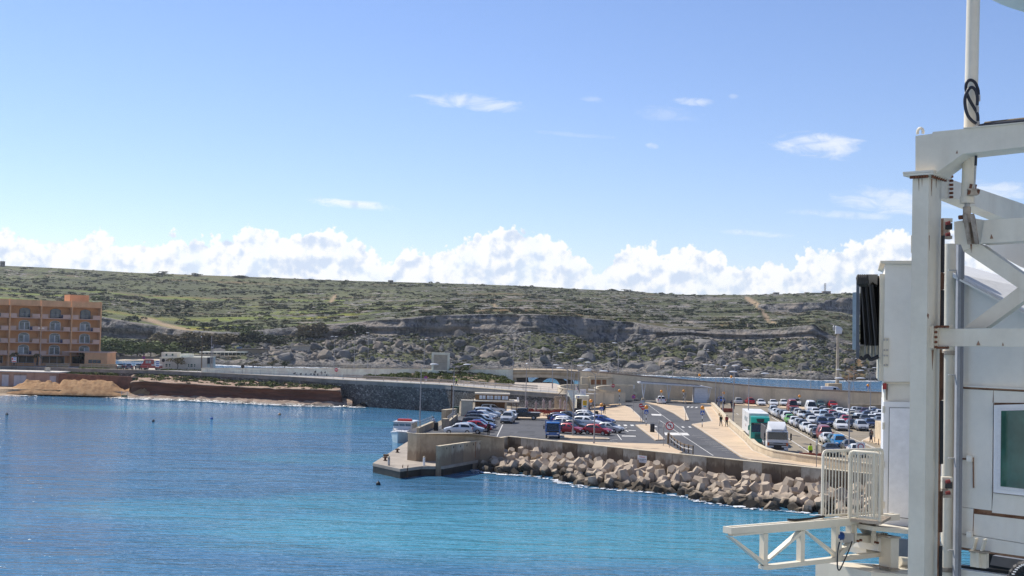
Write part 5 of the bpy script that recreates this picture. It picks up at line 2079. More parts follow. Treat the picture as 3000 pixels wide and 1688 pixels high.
mb.lathe(PD(685,914,960)-Vector((0,0,1)),[(2.2,0),(1.9,4.2),(2.0,4.3),(2.0,4.7)],14)
mb.build('tower',mat('mill_stone',(.40,.36,.31),.9,.15,.5),o,40)
mb=MB()
mb.box(PD(685,910,957.9),(.7,.4,1.4))
mb.build('doorway',BLACK,o)

# ------------------------------------------------------------------ armour blocks in front of the breakwater
ARM=mat('block_concrete',(0.56,0.455,0.335),.9,.15,.5,(0.46,0.365,0.27),streak=.15,bump=.25,spec=.15,grain=.06)

def armour_material():
 t=ARM.node_tree
 q=NB(t)
 b=t.nodes['Principled BSDF']
 old=b.inputs['Base Color'].links[0].from_socket
 g=q.n('ShaderNodeSeparateXYZ')
 t.links.new(q.n('ShaderNodeNewGeometry').outputs['Position'],g.inputs[0])
 n_=q.noise(q.n('ShaderNodeNewGeometry').outputs['Position'],.7,4,.6)
 oi=q.n('ShaderNodeObjectInfo').outputs['Random']
 c=q.mix(oi,old,q.mix(1.0,old,(.78,.78,.80),blend='MULTIPLY'))
 low=q.ss(q.m('ADD',g.outputs[2],q.m('MULTIPLY',q.m('SUBTRACT',n_,.5),2.4)),1.15,.3)
 c=q.mix(q.m('MULTIPLY',low,.92),c,(.045,.036,.024))     # weed and wet below the tide line
 t.links.new(c,b.inputs['Base Color'])

armour_material()

def armour_mesh(seed):
 """four stubby six-sided legs round a common core"""
 r=np.random.default_rng(seed)
 mb=MB()
 dirs=[Vector((0,0,1)),Vector((.94,0,-.33)),Vector((-.47,.82,-.33)),Vector((-.47,-.82,-.33))]
 for d in dirs:
  d=d.normalized()
  mb.cyl(d*-.25,d*1.12,.74,.43,6)
 me_=mb.mesh('armour_block',ARM,fix=True)
 return me_

def slab_mesh():
 mb=MB()
 mb.loft([[(-.95,-.42,-.36),(-.95,.42,-.36),(-.95,.5,.1),(-.95,0,.42),(-.95,-.5,.1)],
    [(0,-.66,-.5),(0,.66,-.5),(0,.72,.2),(0,0,.62),(0,-.72,.2)],
    [(.95,-.42,-.36),(.95,.42,-.36),(.95,.5,.1),(.95,0,.42),(.95,-.5,.1)]])
 return mb.mesh('armour_block',ARM,fix=True)

AM=[armour_mesh(1),armour_mesh(2),slab_mesh(),armour_mesh(3)]
na=0
foot=[]
for row in range(7):
 t_=row*1.5+.9
 s_=-1.5+(row%2)*.9
 while s_<62:
  ss_i=s_+rng.uniform(-.5,.5)
  tt_=t_+rng.uniform(-.4,.4)
  if ss_i<3 and row>3+ss_i:
   s_+=1.75
   continue
  width=8.6+1.2*math.sin(ss_i*.35)-max(0,6-ss_i)*.55
  if tt_<width:
   zc=1.45-2.05*(tt_/width)+rng.uniform(-.25,.3)
   p=A0+wdir*ss_i-wnrm*(tt_+.4)
   sc_=rng.uniform(.8,1.12)
   o=ob('armour_block',AM[int(rng.choice([0,1,3,0,2]))],None,Vector((p.x,p.y,zc)),(rng.uniform(0,6.28),rng.uniform(0,6.28),rng.uniform(0,6.28)))
   o.scale=(sc_,sc_,sc_)
   tag(o,'tan six-sided concrete armour block heaped against the breakwater wall','concrete block','armour blocks along the breakwater')
   na+=1
  s_+=1.62
ft=[A0+wdir*s-wnrm*(9.3+1.2*math.sin(s*.35)-max(0,6-s)*.55)for s in np.linspace(-2.5,60,60)]
foam([[Vector((p.x,p.y,0))for p in ft]],'armour_foam',4.5,.45,.05,.26,.05)
o=thing('broken_post',G(2233,1392,1.4),'short square concrete stub standing among the blocks against the wall','post')
mb=MB()
mb.box(G(2233,1392,1.4)+Vector((0,0,.2)),(.35,.3,1.1))
mb.build('stub',CONC,o)

# ------------------------------------------------------------------ road markings
def mark(polys,z=QZ+.010,name='road_marking'):
 mb=MB()
 for p in polys:
  mb.flat(pz(p,z))
 return tag(mb.build(name,PAINT),kind='structure')

def line(p0,p1,wd,z=QZ+.010):
 a,b=G(*p0,z),G(*p1,z)
 d=(b-a).normalized()
 n=Vector((-d.y,d.x,0))*wd/2
 return[a-n,b-n,b+n,a+n]

def lines(L,z=QZ+.010):
 mb=MB()
 for p0,p1,wd in L:
  mb.flat(line(p0,p1,wd,z))
 return tag(mb.build('road_marking',PAINT),kind='structure')

r5=lambda x,y:(1560+x/7.576,1160+y/7.576)
r3=lambda x,y:(1600+x/3.451,980+y/3.451)
r4=lambda x,y:(2050+x/3.293,980+y/3.293)
q4=lambda x,y:(2230+x/6.3,1120+y/6.3)
q6=lambda x,y:(2060+x/6.3,1130+y/6.3)
k4=lambda x,y:(1280+x/6.44,1130+y/6.44)
mark([[r5(x,640),r5(x+70,640),r5(x+95,668),r5(x+25,668)]for x in(1705,1865,2015,2165)])
mark([[r5(1980,880),r5(2290,885),r5(2295,905),r5(1985,898)],[r5(2125,757),r5(2290,762),r5(2297,774),r5(2132,770)],[r5(2050,1043),r5(2225,1047),r5(2240,1058),r5(2050,1052)],
  [r5(1960,752),r5(2085,762),r5(2140,795),r5(2110,797),r5(2070,770),r5(1965,758)]])
lines([(r5(1935,695),r5(2040,722),.1),(r5(2040,722),r5(2095,697),.1),(r5(1935,695),r5(2095,697),.1)])
lines([(r5(1880,850),r5(1975,975),.12),(r5(1720,985),r5(1890,965),.1),(r5(1640,1010),r5(1880,1035),.1)])
lines([(k4(1240,735),k4(1135,960),.12)])
mark([[r3(1060,803),r3(1160,807),r3(1168,822),r3(1070,818)]],name='worn_stop_line')
mark([[r3(1195,992),r3(1425,995),r3(1452,1020),r3(1205,1018)]],name='worn_stop_line')
mark([[r3(x,y),r3(x+22,y),r3(x+38,y+12),r3(x+14,y+12)]for x,y in((1090,925),(1365,930),(1435,930))])
mark([[r3(x,y),r3(x+20,y),r3(x+10,y+10),r3(x-12,y+10)]for x,y in((1430,728),(1470,730),(1515,733))])
lines([(r3(1035,712),r3(1400,985),.08),(r3(1150,870),r3(1690,1225),.1)])
lines([(r3(1480+k*42,1020+k*22),r3(1575+k*42,1020+k*22.5),.1)for k in range(9)],QZ+.012)
lines([(q4(70,575),q4(1215,1220),.16),(q4(380,960),q4(1100,1425),.14),(r4(355,760),r4(372,775),.12),(q4(1380,900),q4(2240,1290),.14),(q4(1840,1090),q4(2225,1270),.1),
  (q4(1650,990),q4(2100,1010),.1),(r4(640,770),r4(700,800),.14)])
mark([[q4(1850,1085),q4(1880,1060),q4(1990,1045),q4(2100,1047),q4(2100,1052),q4(1990,1052),q4(1900,1068),q4(1870,1090)]],z=QZ+.008)

# ------------------------------------------------------------------ vehicles
CARP=mat('car_paint',(0.5,0.5,0.5),.28,.05,1,metal=.1,spec=.5,grain=0,objcol=True,coat=.12)
TYRE=mat('tyre',(0.016,0.016,0.017),.8,.1,3)
RIM=mat('rim',(0.45,0.45,0.46),.35,.1,3,metal=.8)
CGL=mat('car_glass',(0.018,0.024,0.027),.05,.1,1,spec=.8,grain=0)
LAMP=mat('headlamp',(0.7,0.72,0.74),.12,.1,5,spec=.8)
TAIL=mat('tail_lamp',(0.42,0.01,0.012),.2,.1,5)
TRIM=mat('black_trim',(0.02,0.02,0.021),.5,.1,3)
PLATE=mat('number_plate',(0.72,0.72,0.68),.5,.1,5)

STY={
 'hatchback':dict(L=3.9,W=1.68,belt=.92,prof=[(0,.52),(.012,.86),(.05,.96),(.15,1.36),(.28,1.45),(.5,1.46),(.585,1.39),(.755,.97),(.93,.80),(.985,.66),(1,.45)],rw=(.055,.15),ws=(.6,.75),win=(.12,.70)),
 'saloon':dict(L=4.45,W=1.73,belt=.93,prof=[(0,.5),(.01,.85),(.03,.95),(.17,.99),(.29,1.34),(.38,1.42),(.53,1.42),(.59,1.36),(.735,.96),(.93,.80),(.985,.66),(1,.45)],rw=(.18,.29),ws=(.6,.73),win=(.24,.69)),
 'estate':dict(L=4.5,W=1.74,belt=.94,prof=[(0,.5),(.01,.88),(.03,1.0),(.07,1.38),(.2,1.47),(.5,1.48),(.58,1.40),(.73,.97),(.93,.80),(.985,.66),(1,.45)],rw=(.032,.07),ws=(.59,.725),win=(.07,.68)),
 'suv':dict(L=4.45,W=1.84,belt=1.06,prof=[(0,.6),(.01,.98),(.035,1.08),(.09,1.6),(.22,1.69),(.5,1.69),(.58,1.61),(.715,1.11),(.92,.98),(.985,.84),(1,.5)],rw=(.04,.09),ws=(.59,.71),win=(.08,.67)),
 'people carrier':dict(L=4.4,W=1.79,belt=1.0,prof=[(0,.55),(.01,.95),(.03,1.05),(.08,1.53),(.22,1.63),(.5,1.62),(.6,1.53),(.80,1.01),(.94,.86),(.99,.68),(1,.45)],rw=(.035,.08),ws=(.615,.795),win=(.08,.74)),
 'van':dict(L=4.9,W=1.9,belt=1.12,prof=[(0,.6),(.005,1.1),(.015,1.9),(.05,1.96),(.5,1.97),(.66,1.93),(.72,1.85),(.85,1.15),(.95,1.0),(.99,.8),(1,.5)],rw=(.004,.014),ws=(.73,.845),win=(.52,.80)),
 'tall van':dict(L=5.2,W=1.98,belt=1.25,prof=[(0,.6),(.005,1.2),(.012,2.3),(.04,2.38),(.5,2.4),(.68,2.36),(.74,2.25),(.86,1.3),(.95,1.12),(.99,.9),(1,.5)],rw=(.004,.011),ws=(.75,.855),win=(.6,.82)),
}

def car_meshes(kind):
 S=STY[kind]
 L,W,belt=S['L'],S['W'],S['belt']
 px_=[p[0]for p in S['prof']]
 pz_=[p[1]for p in S['prof']]
 xs=sorted(set([0,.004,.02,.05,.09,.13,.17,.22,.28,.34,.42,.5,.55,.6,.65,.7,.75,.8,.86,.92,.96,.985,1]+px_))

 def wd(x):
  e=min(x,1-x)
  return W/2*(.80+.20*min(1,(e/.09))**.5)

 def top(x):
  return float(np.interp(x,px_,pz_))

 def bel(x):
  return min(belt-.05*(x>.75)*(x-.75)/.25,top(x)-.015)

 def ring(x,o=0.0):
  w_,t_,b_=wd(x),top(x),bel(x)
  X_=(x-.5)*L
  zb_=.24+.10*max(0,(abs(x-.5)-.42)/.08)
  hi=max(0.0,t_-b_-.02)
  wr=w_*(.97-.30*min(1,hi/.5))if hi>0 else w_*.93
  half=[(w_*.88,zb_),(w_*.99,zb_+.14),(w_,(zb_+b_)/2+.06),(w_*.975,b_),(wr,b_+hi*.86),(wr*.82,t_),(wr*.4,t_+.02)]
  return[Vector((X_,y,z))for y,z in half]+[Vector((X_,-y,z))for y,z in reversed(half)]

 mb=MB()
 mb.loft([ring(x)for x in xs])
 M={'body':mb.mesh('body',CARP,smooth=38,fix=True)}
 def side(sgn):
  mb=MB()
  a,b=S['win']
  n=9
  lo,up=[],[]
  for i in range(n):
   x=a+(b-a)*i/(n-1)
   r=ring(x)
   p,q_=r[3],r[4]
   f1=.12
   f2=.90
   s_=Vector((1,sgn,1))
   out=Vector((0,.012,0))
   lo.append((p.lerp(q_,f1)+out)*s_ if False else Vector(((p.lerp(q_,f1)+out).x,(p.lerp(q_,f1)+out).y*sgn,p.lerp(q_,f1).z)))
   up.append(Vector(((p.lerp(q_,f2)+out).x,(p.lerp(q_,f2)+out).y*sgn,p.lerp(q_,f2).z)))
  vs=lo+up
  fs=[(i,i+1,n+i+1,n+i)for i in range(n-1)if i!=4]
  mb.add(vs,fs)
  return mb.mesh('side_window',CGL,fix=False)

 M['side_window']=[side(1),side(-1)]

 def screen(x0,x1,sg):
  mb=MB()
  vs=[]
  for x in(x0,x1):
   r=ring(x)
   w_=r[5].y*1.05 if top(x)-bel(x)>.2 else wd(x)*.82
   n_=Vector((sg*.012,0,.012))
   for f in(-1,-.4,.4,1):
    vs.append(Vector((r[5].x,w_*f,top(x)+.018*(1-f*f)+.004))+n_)
  mb.add(vs,[(0,1,5,4),(1,2,6,5),(2,3,7,6)])
  return mb.mesh('screen',CGL)

 M['windscreen']=screen(S['ws'][0],S['ws'][1],1)
 M['rear_window']=screen(S['rw'][0]+.004,S['rw'][1],-1)
 R_=.31 if W<1.8 else .35
 mb=MB()
 mb.cyl((0,-.10,0),(0,.10,0),R_,n=14)
 M['wheel']=mb.mesh('wheel',TYRE,smooth=40)
 mb=MB()
 mb.cyl((0,-.105,0),(0,.105,0),R_*.62,n=10)
 M['rim']=mb.mesh('rim',RIM)
 M['R']=R_
 h=top(.985)
 xf=L/2-.02
 for nm,m_,c,sz in(('headlight',LAMP,None,None),):
  pass
 mb=MB()
 mb.loft([[Vector((L*.445,y,z))for y,z in((.0,-.02),(.3,-.02),(.32,.1),(0,.08))],[Vector((L*.492,y,z))for y,z in((-.05,-.08),(.26,-.08),(.26,.05),(-.05,.03))]])
 M['headlight']=mb.mesh('headlight',LAMP,fix=True)
 mb=MB()
 mb.box((0,0,0),(.07,.22,.26))
 M['tail_light']=mb.mesh('tail_light',TAIL)
 mb=MB()
 mb.box((xf+.0,0,h-.13),(.05,W*.42,.12))
 mb.box((xf+.012,0,.36),(.06,W*.72,.14))
 M['grille']=mb.mesh('grille',TRIM)
 mb=MB()
 mb.box((xf+.045,0,.5),(.03,.5,.11))
 M['number_plate']=mb.mesh('number_plate',PLATE)
 mb=MB()
 mb.box((-L/2-.005,0,.62),(.03,.5,.11))
 M['rear_plate']=mb.mesh('number_plate',PLATE)
 mb=MB()
 mb.box((0,0,0),(.12,.2,.13),top=.8)
 M['mirror']=mb.mesh('mirror',CARP)
 M.update(L=L,W=W,belt=belt,lampz=top(.95)-.1,win=S['win'],wsx=S['ws'][1])
 return M

CARS={k:car_meshes(k)for k in STY}
COLS={'white':(.72,.72,.71),'silver':(.42,.43,.44),'grey':(.16,.165,.175),'dark grey':(.055,.058,.063),'black':(.012,.013,.016),'navy':(.016,.026,.07),
  'blue':(.03,.07,.26),'bright blue':(.015,.19,.42),'pale blue':(.36,.45,.55),'red':(.36,.012,.022),'dark red':(.24,.045,.04),'green':(.12,.38,.06),
  'teal':(.035,.085,.10),'beige':(.50,.46,.34),'purple':(.06,.018,.05),'mauve':(.3,.2,.24),'cream':(.6,.57,.47)}
USED_LABELS={}

def car(kind,col,loc,ang,label,group=None,full=True,cat=None):
 M=CARS[kind]
 o=thing({'suv':'suv','van':'van','tall van':'van'}.get(kind,'parked_car'),loc,label,cat or('van' if 'van' in kind else 'car'),group,R(ang))
 c=COLS[col]
 ob('body',M['body'],o,color=c)
 ob('windscreen',M['windscreen'],o)
 ob('rear_window',M['rear_window'],o)
 for m_ in M['side_window']:
  ob('side_window',m_,o)
 L,W=M['L'],M['W']
 for sx_ in(-.31,.31):
  for sy in(-1,1):
   wh=ob('wheel',M['wheel'],o,(L*sx_,sy*(W/2-.10),M['R']))
   if full:
    ob('rim',M['rim'],wh)
 for sy in(-1,1):
  h_=ob('headlight',M['headlight'],o,(0,sy*W*.26-(.13 if sy>0 else-.13)*0,M['lampz']))
  h_.scale=(1,sy,1)
  if full:
   ob('tail_light',M['tail_light'],o,(-L/2+.04,sy*W*.41,M['belt']-.1))
   ob('mirror',M['mirror'],o,(L*(M['wsx']-.53),sy*(W/2+.08),M['belt']+.05),color=c)
 ob('grille',M['grille'],o)
 ob('number_plate',M['number_plate'],o)
 if full:
  ob('number_plate',M['rear_plate'],o)
 USED_LABELS.setdefault(label,[]).append(o)
 return o

n0,n1=G(1440,1272,QZ),G(1462,1221,QZ)
rowdef=[('hatchback','pale blue','pale blue hatchback in the left row, right behind the white car at the wall'),('hatchback','red','red hatchback in the left row, beside the pale blue one'),
   ('saloon','blue','blue saloon in the left row, just behind the red hatchback'),('estate','dark grey','dark grey estate in the left row, behind the blue saloon'),
   ('suv','black','black off-roader in the left row, between the dark estate and the reversed white car'),('hatchback','white','white hatchback parked the other way round, tail lights out, in the left row'),
   ('suv','navy','navy off-roader in the left row, next to the reversed white hatchback'),('hatchback','grey','grey hatchback in the middle of the left row'),
   ('saloon','white','white saloon in the left row, third from the cafe end'),('people carrier','pale blue','pale blue people carrier in the left row, second from the cafe end'),
   ('estate','white','white estate closing the left row at the cafe end')]
for i,(kd,cl,lb)in enumerate(rowdef):
 p=n0.lerp(n1,i/(len(rowdef)-1))
 L=CARS[kd]['L']
 a=-8 if i!=5 else 172
 nose=p+Vector((-.4 if i in(0,)else 0,0,0))+Vector((rng.uniform(-.4,.4),0,0))
 if i==0:
  nose.x=G(1418,1270,QZ).x
 if i==5:
  nose.x-=.6
 ce=nose-Vector((math.cos(R(a)),math.sin(R(a)),0))*(L/2)if i!=5 else nose-Vector((math.cos(R(-8)),math.sin(R(-8)),0))*(L/2)
 car(kd,cl,Vector((ce.x,ce.y,QZ+.004)),a,lb,'cars parked in the left row')
car('hatchback','white',G(1342,1272,QZ),181,'old white hatchback facing the sea just behind the tall end wall')
car('suv','white',G(1441,1213,QZ),12,'white off-roader with black rear glass in front of the brown cafe')
car('suv','silver',G(1487,1239,QZ),-97,'silver off-roader driving towards the camera across the car park')
car('hatchback','white',G(1500,1229,QZ),-95,'white car half hidden behind the silver off-roader')

def flatbed(name,loc,ang,label):
 o=thing(name,loc,label,'truck',None,R(ang))
 return o

pk=thing('pickup_truck',G(1534,1229,QZ),'black double-cab pickup parked broadside in front of the cafe terrace','pickup',None,R(174))
L,W=5.2,1.86

def prof_body(prof_,L,W,m_,nm,parent,narrow=.14,color=None):
 """body from a side outline swept across the width with a tucked-in roof"""
 mb=MB()
 xs=[p[0]for p in prof_]
 rings=[]
 zmax=max(p[1]for p in prof_)
 for sy in(-1,-.93,.93,1):
  rings.append([Vector(((x-.5)*L,sy*(W/2)*(1-narrow*max(0,(z-.95)/max(zmax-.95,.01))*(abs(sy)>.9)),z-(.03 if abs(sy)==1 and z>.8 else 0)))for x,z in prof_])
 mb.loft(rings)
 me_=mb.mesh(nm,m_,smooth=30,fix=True)
 return ob(nm,me_,parent,color=color)

prof_body([(0,.55),(0,1.08),(.02,1.12),(.36,1.12),(.37,1.72),(.42,1.8),(.6,1.8),(.66,1.74),(.76,1.16),(.97,1.05),(1,.9),(1,.5),(.9,.42),(.1,.42)],L,W,CARP,'body',pk,color=COLS['black'])
for sy in(-1,1):
 mb=MB()
 yy=sy*(W/2-.02)
 mb.add([(-.6,yy,1.2),(.62,yy,1.2),(.62-.02,yy*.9,1.64),(-.5,yy*.9,1.64)],[(0,1,2,3)])
 ob('side_window',mb.mesh('side_window',CGL),pk)
 ob('tail_light',CARS['suv']['tail_light'],pk,(-2.58,sy*.8,.9))
 ob('headlight',CARS['suv']['headlight'],pk,(.32,sy*.5,.93)).scale=(1,sy,1)
 for sx_ in(-1.65,1.6):
  wh=ob('wheel',CARS['suv']['wheel'],pk,(sx_,sy*(W/2-.08),.36))
  ob('rim',CARS['suv']['rim'],wh)
mb=MB()
mb.add([(.85,-.72,1.72),(.85,.72,1.72),(1.34,.8,1.2),(1.34,-.8,1.2)],[(0,1,2,3)])
ob('windscreen',mb.mesh('windscreen',CGL),pk,(.02,0,.02))
mb=MB()
mb.box((-1.65,0,1.15),(1.9,1.7,.06))
ob('bed_cover',mb.mesh('bed_cover',mat('grey_cover',(.3,.31,.33),.6)),pk)
mb=MB()
mb.tube([(-.68,-.7,1.12),(-.62,-.68,1.86),(-.62,.68,1.86),(-.68,.7,1.12)],.04,6)
ob('roll_bar',mb.mesh('roll_bar',TRIM),pk)

MID=[('saloon','red',(1667,1270),-34,'bright red saloon at the near corner of the middle group, beside the blue lorry'),('hatchback','red',(1752,1274),-34,'boxy red hatchback at the near kerb, with black bumper'),
  ('saloon','silver',(1782,1267),-34,'silver saloon just behind the boxy red hatchback'),('saloon','dark grey',(1683,1259),-34,'dark grey saloon behind the bright red saloon'),
  ('hatchback','silver',(1657,1254),-32,'silver-green hatchback squeezed between the red saloon and the white hatchback'),('hatchback','white',(1659,1247.5),-30,'white hatchback in the left half of the middle group'),
  ('hatchback','blue',(1649,1242),-30,'royal blue hatchback on the outer left side of the middle group'),('hatchback','navy',(1641,1236.5),-30,'navy hatchback at the left end of the middle group, with red tail lights'),
  ('saloon','black',(1663,1231),-30,'black saloon at the back of the middle group'),('estate','white',(1722,1249),-32,'white estate with roof rails in the middle group'),
  ('hatchback','silver',(1720,1234),-30,'silver hatchback at the back right of the middle group'),('hatchback','white',(1716,1227.5),-30,'white hatchback last in the middle group, near the ticket kiosk'),
  ('saloon','blue',(1760,1243),-32,'dark blue saloon at the right end of the middle group')]
for kd,cl,pp,a,lb in MID:
 car(kd,cl,G(*pp,QZ+.004),a,lb,'cars parked in the middle of the left car park')

BACK=[('hatchback','blue',(2111.6,1183),-95,'small blue hatchback at the left end of the row under the sea wall'),('people carrier','grey',(2137,1180),178,'blue-grey people carrier parked broadside under the sea wall'),
  ('hatchback','silver',(2161.6,1185),88,'silver hatchback seen from behind beside the red one under the sea wall'),('estate','silver',(2199.7,1179),178,'silver estate parked broadside behind the red hatchback'),
  ('hatchback','red',(2196.5,1185),88,'red hatchback seen from behind under the left part of the sea wall'),('hatchback','white',(2229,1190),-95,'white hatchback facing the camera right of the red hatchback under the wall'),
  ('van','black',(2269.5,1181),2,'black van parked broadside under the sea wall'),('saloon','white',(2264.8,1190.5),-95,'white saloon facing the camera in front of the black van'),
  ('hatchback','white',(2295.7,1190.5),-95,'white hatchback facing the camera at the nose of the black van'),('people carrier','white',(2331.6,1189.5),-95,'white people carrier facing the camera beside the striped beacon'),
  ('saloon','black',(2361.7,1189),175,'black saloon next to the grey board under the wall'),('hatchback','teal',(2403,1193.5),-95,'dark teal hatchback facing the camera left of the beige van'),
  ('van','beige',(2444,1187.5),178,'beige van parked broadside below the white van on the wall'),('saloon','red',(2438,1194.5),-95,'red saloon facing the camera in front of the beige van'),
  ('hatchback','silver',(2474.4,1192.5),85,'small silver hatchback seen from behind by the traffic light'),('saloon','white',(2506,1187),178,'white saloon behind the low wall on the right, first one'),
  ('suv','dark grey',(2523.6,1186),178,'dark off-roader roof showing behind the low wall on the right'),('saloon','mauve',(2541,1188),178,'mauve saloon behind the low wall on the right'),
  ('people carrier','red',(2574,1187),178,'red people carrier at the right end behind the low wall')]
for kd,cl,pp,a,lb in BACK:
 car(kd,cl,G(*pp,QZ+.002),a,lb,'cars parked under the sea wall',full=False)

QUE=[('saloon','dark grey',1330,1375),('saloon','white',1815,1390),('saloon','dark grey',1670,1300),('people carrier','bright blue',1482,1230),('saloon','teal',1385,1185),('saloon','white',1270,1150),
  ('van','dark red',1205,1085),('saloon','dark grey',1060,1040),('saloon','white',985,982),('saloon','white',875,930),('hatchback','dark grey',790,880),('hatchback','silver',722,853),('hatchback','white',632,812),
  ('hatchback','green',550,772),('people carrier','white',500,733),('people carrier','dark grey',435,700),('hatchback','silver',362,668),('saloon','white',305,638),('people carrier','silver',245,602),
  ('suv','navy',1150,853),('hatchback','white',968,800),('saloon','dark grey',922,740),('hatchback','pale blue',862,692),('hatchback','white',770,682),('hatchback','silver',692,640),('saloon','black',632,612),
  ('tall van','dark red',597,560),('tall van','white',940,585),('saloon','white',1030,628),('people carrier','pale blue',1170,698),('hatchback','white',1052,690),('saloon','grey',1160,592),('saloon','white',1240,640),
  ('saloon','navy',1337,832),('saloon','dark grey',1265,742),('suv','white',1490,903),('saloon','red',1350,676),('saloon','grey',1428,722),('saloon','navy',1520,742),('hatchback','red',1585,782),
  ('people carrier','silver',1880,905),('hatchback','black',1700,868),('hatchback','navy',2042,850),('estate','white',1850,745),('saloon','beige',1730,705),('saloon','white',1690,662),('saloon','white',1600,640),
  ('saloon','white',1480,618),('saloon','dark grey',1400,578),('saloon','dark grey',1940,765),('saloon','silver',2130,705),('hatchback','white',2195,738),('saloon','grey',2040,668),('saloon','silver',1770,600),
  ('saloon','purple',1942,622),('hatchback','grey',1842,610),('saloon','white',2092,602),('saloon','navy',2152,640),('hatchback','white',2225,662),('saloon','white',2075,760),('saloon','grey',2230,800),('saloon','navy',1990,690)]
cntq={}
for i,(kd,cl,a,b)in enumerate(QUE):
 cntq.setdefault((kd,cl),[]).append(i)
for i,(kd,cl,a,b)in enumerate(QUE):
 pp=q4(a,b)
 best=min((j for j in range(len(QUE))if j!=i),key=lambda j:(QUE[j][2]-a)**2*.35+((QUE[j][3]-b)*2.2)**2+(5e5 if(QUE[j][0],QUE[j][1])==(kd,cl)else 0))
 jk,jc,ja,jb=QUE[best]
 rel=('just left of' if ja>a else 'just right of')if abs(jb-b)<34 else('just behind' if jb>b else 'just in front of')
 where='queue front' if b>1000 else('queue left' if a<820 else('queue right' if a>1640 else 'queue middle'))
 lb=f'{cl} {kd} in the {where}, {rel} the {jc} {jk}'
 if lb in USED_LABELS:
  lb=f'{cl} {kd} in the {where}, farther off, {rel} the {jc} {jk}'
 if lb in USED_LABELS:
  lb=f'{cl} {kd} in the {where}, farthest back, {rel} the {jc} {jk}'
 g0=G(*pp,QZ+.002)
 an=-96.5+rng.uniform(-2,2)
 ce=g0+Vector((-math.cos(R(an)),-math.sin(R(an)),0))*(CARS[kd]['L']/2-.3)
 car(kd,cl,ce,an,lb,'cars queueing for the ferry',full=(b>1000))
for px,py,h,lb,sz in((*q4(765,560),1.5,'black roof box on a white hatchback in the left of the queue',(1.7,.9,.35)),(*q4(1715,665),1.5,'dark bundle strapped on a car roof in the middle of the queue',(1.8,1.3,.45))):
 g_=G(px,py,QZ+h)
 o=thing('roof_load',g_,lb,'roof box')
 mb=MB()
 mb.box(g_+Vector((0,0,.2)),(sz[1],sz[0],sz[2]),top=.8)
 mb.build('box',TRIM,o)
p=PD(2438,1146,270.5)
car('van','white',Vector((p.x,270.5,p.z-1.0)),-6,'white van driving along the road on top of the sea wall')
car('suv','white',G(1936,1184,QZ),88,'white off-roader with a dark rear window parked under the shelter')
car('van','cream',G(1832,1164,3.2),20,'old cream and black van parked by the inner curved wall')
car('hatchback','white',G(1812,1163,3.4),15,'white car half hidden by the inner curved wall')
car('hatchback','teal',Vector((*PD(359,1077.5,312)[:2],ROADZ)),85,'dark green hatchback on the upper road right of the hotel')
car('hatchback','navy',Vector((*PD(379,1078.5,311)[:2],ROADZ)),100,'navy hatchback on the upper road beside the dark green one')
car('hatchback','black',Vector((*PD(412,1077,314)[:2],ROADZ)),85,'black car on the upper road left of the red lorry')
o=thing('red_truck',Vector((*PD(445,1079,312)[:2],ROADZ)),'red lorry parked on the upper road in front of the cream building','truck',None,R(178))
prof_body([(0,.5),(0,1.1),(.45,1.1),(.46,2.4),(.5,2.55),(.85,2.55),(.93,1.6),(1,1.4),(1,.5)],4.6,1.95,CARP,'cab',o,color=(.32,.02,.02))
for sy in(-1,1):
 for xx in(.3,1.05):
  mb=MB()
  mb.box((xx-.05,sy*.93,1.95),(.62,.05,.7))
  ob('side_window',mb.mesh('side_window',WCUR),o)
 for xx in(-1.4,1.4):
  ob('wheel',CARS['van']['wheel'],o,(xx,sy*.85,.36))
mb=MB()
mb.box((-1.2,0,1.2),(2.2,1.9,.3))
ob('flatbed',mb.mesh('flatbed',mat('white_bed',(.6,.6,.6),.6)),o)
bb=thing('billboard',Vector((*PD(461,1080,311)[:2],ROADZ)),'small white billboard with blue print beside the red lorry','sign')
mb=MB()
bbl=bb.location
mb.box(bbl+Vector((0,0,1.55)),(.95,.08,1.6))
mb.build('board',WHITE,bb)
for dx in(-.35,.35):
 mb=MB()
 mb.cyl(bbl+Vector((dx,.06,0)),bbl+Vector((dx,.06,1.6)),.04,n=6)
 mb.build('leg',METAL,bb)
for dz in(2.1,1.65,1.2):
 mb=MB()
 mb.box(bbl+Vector((0,-.05,dz)),(.75,.02,.22))
 mb.build('print',BLUEP,bb)

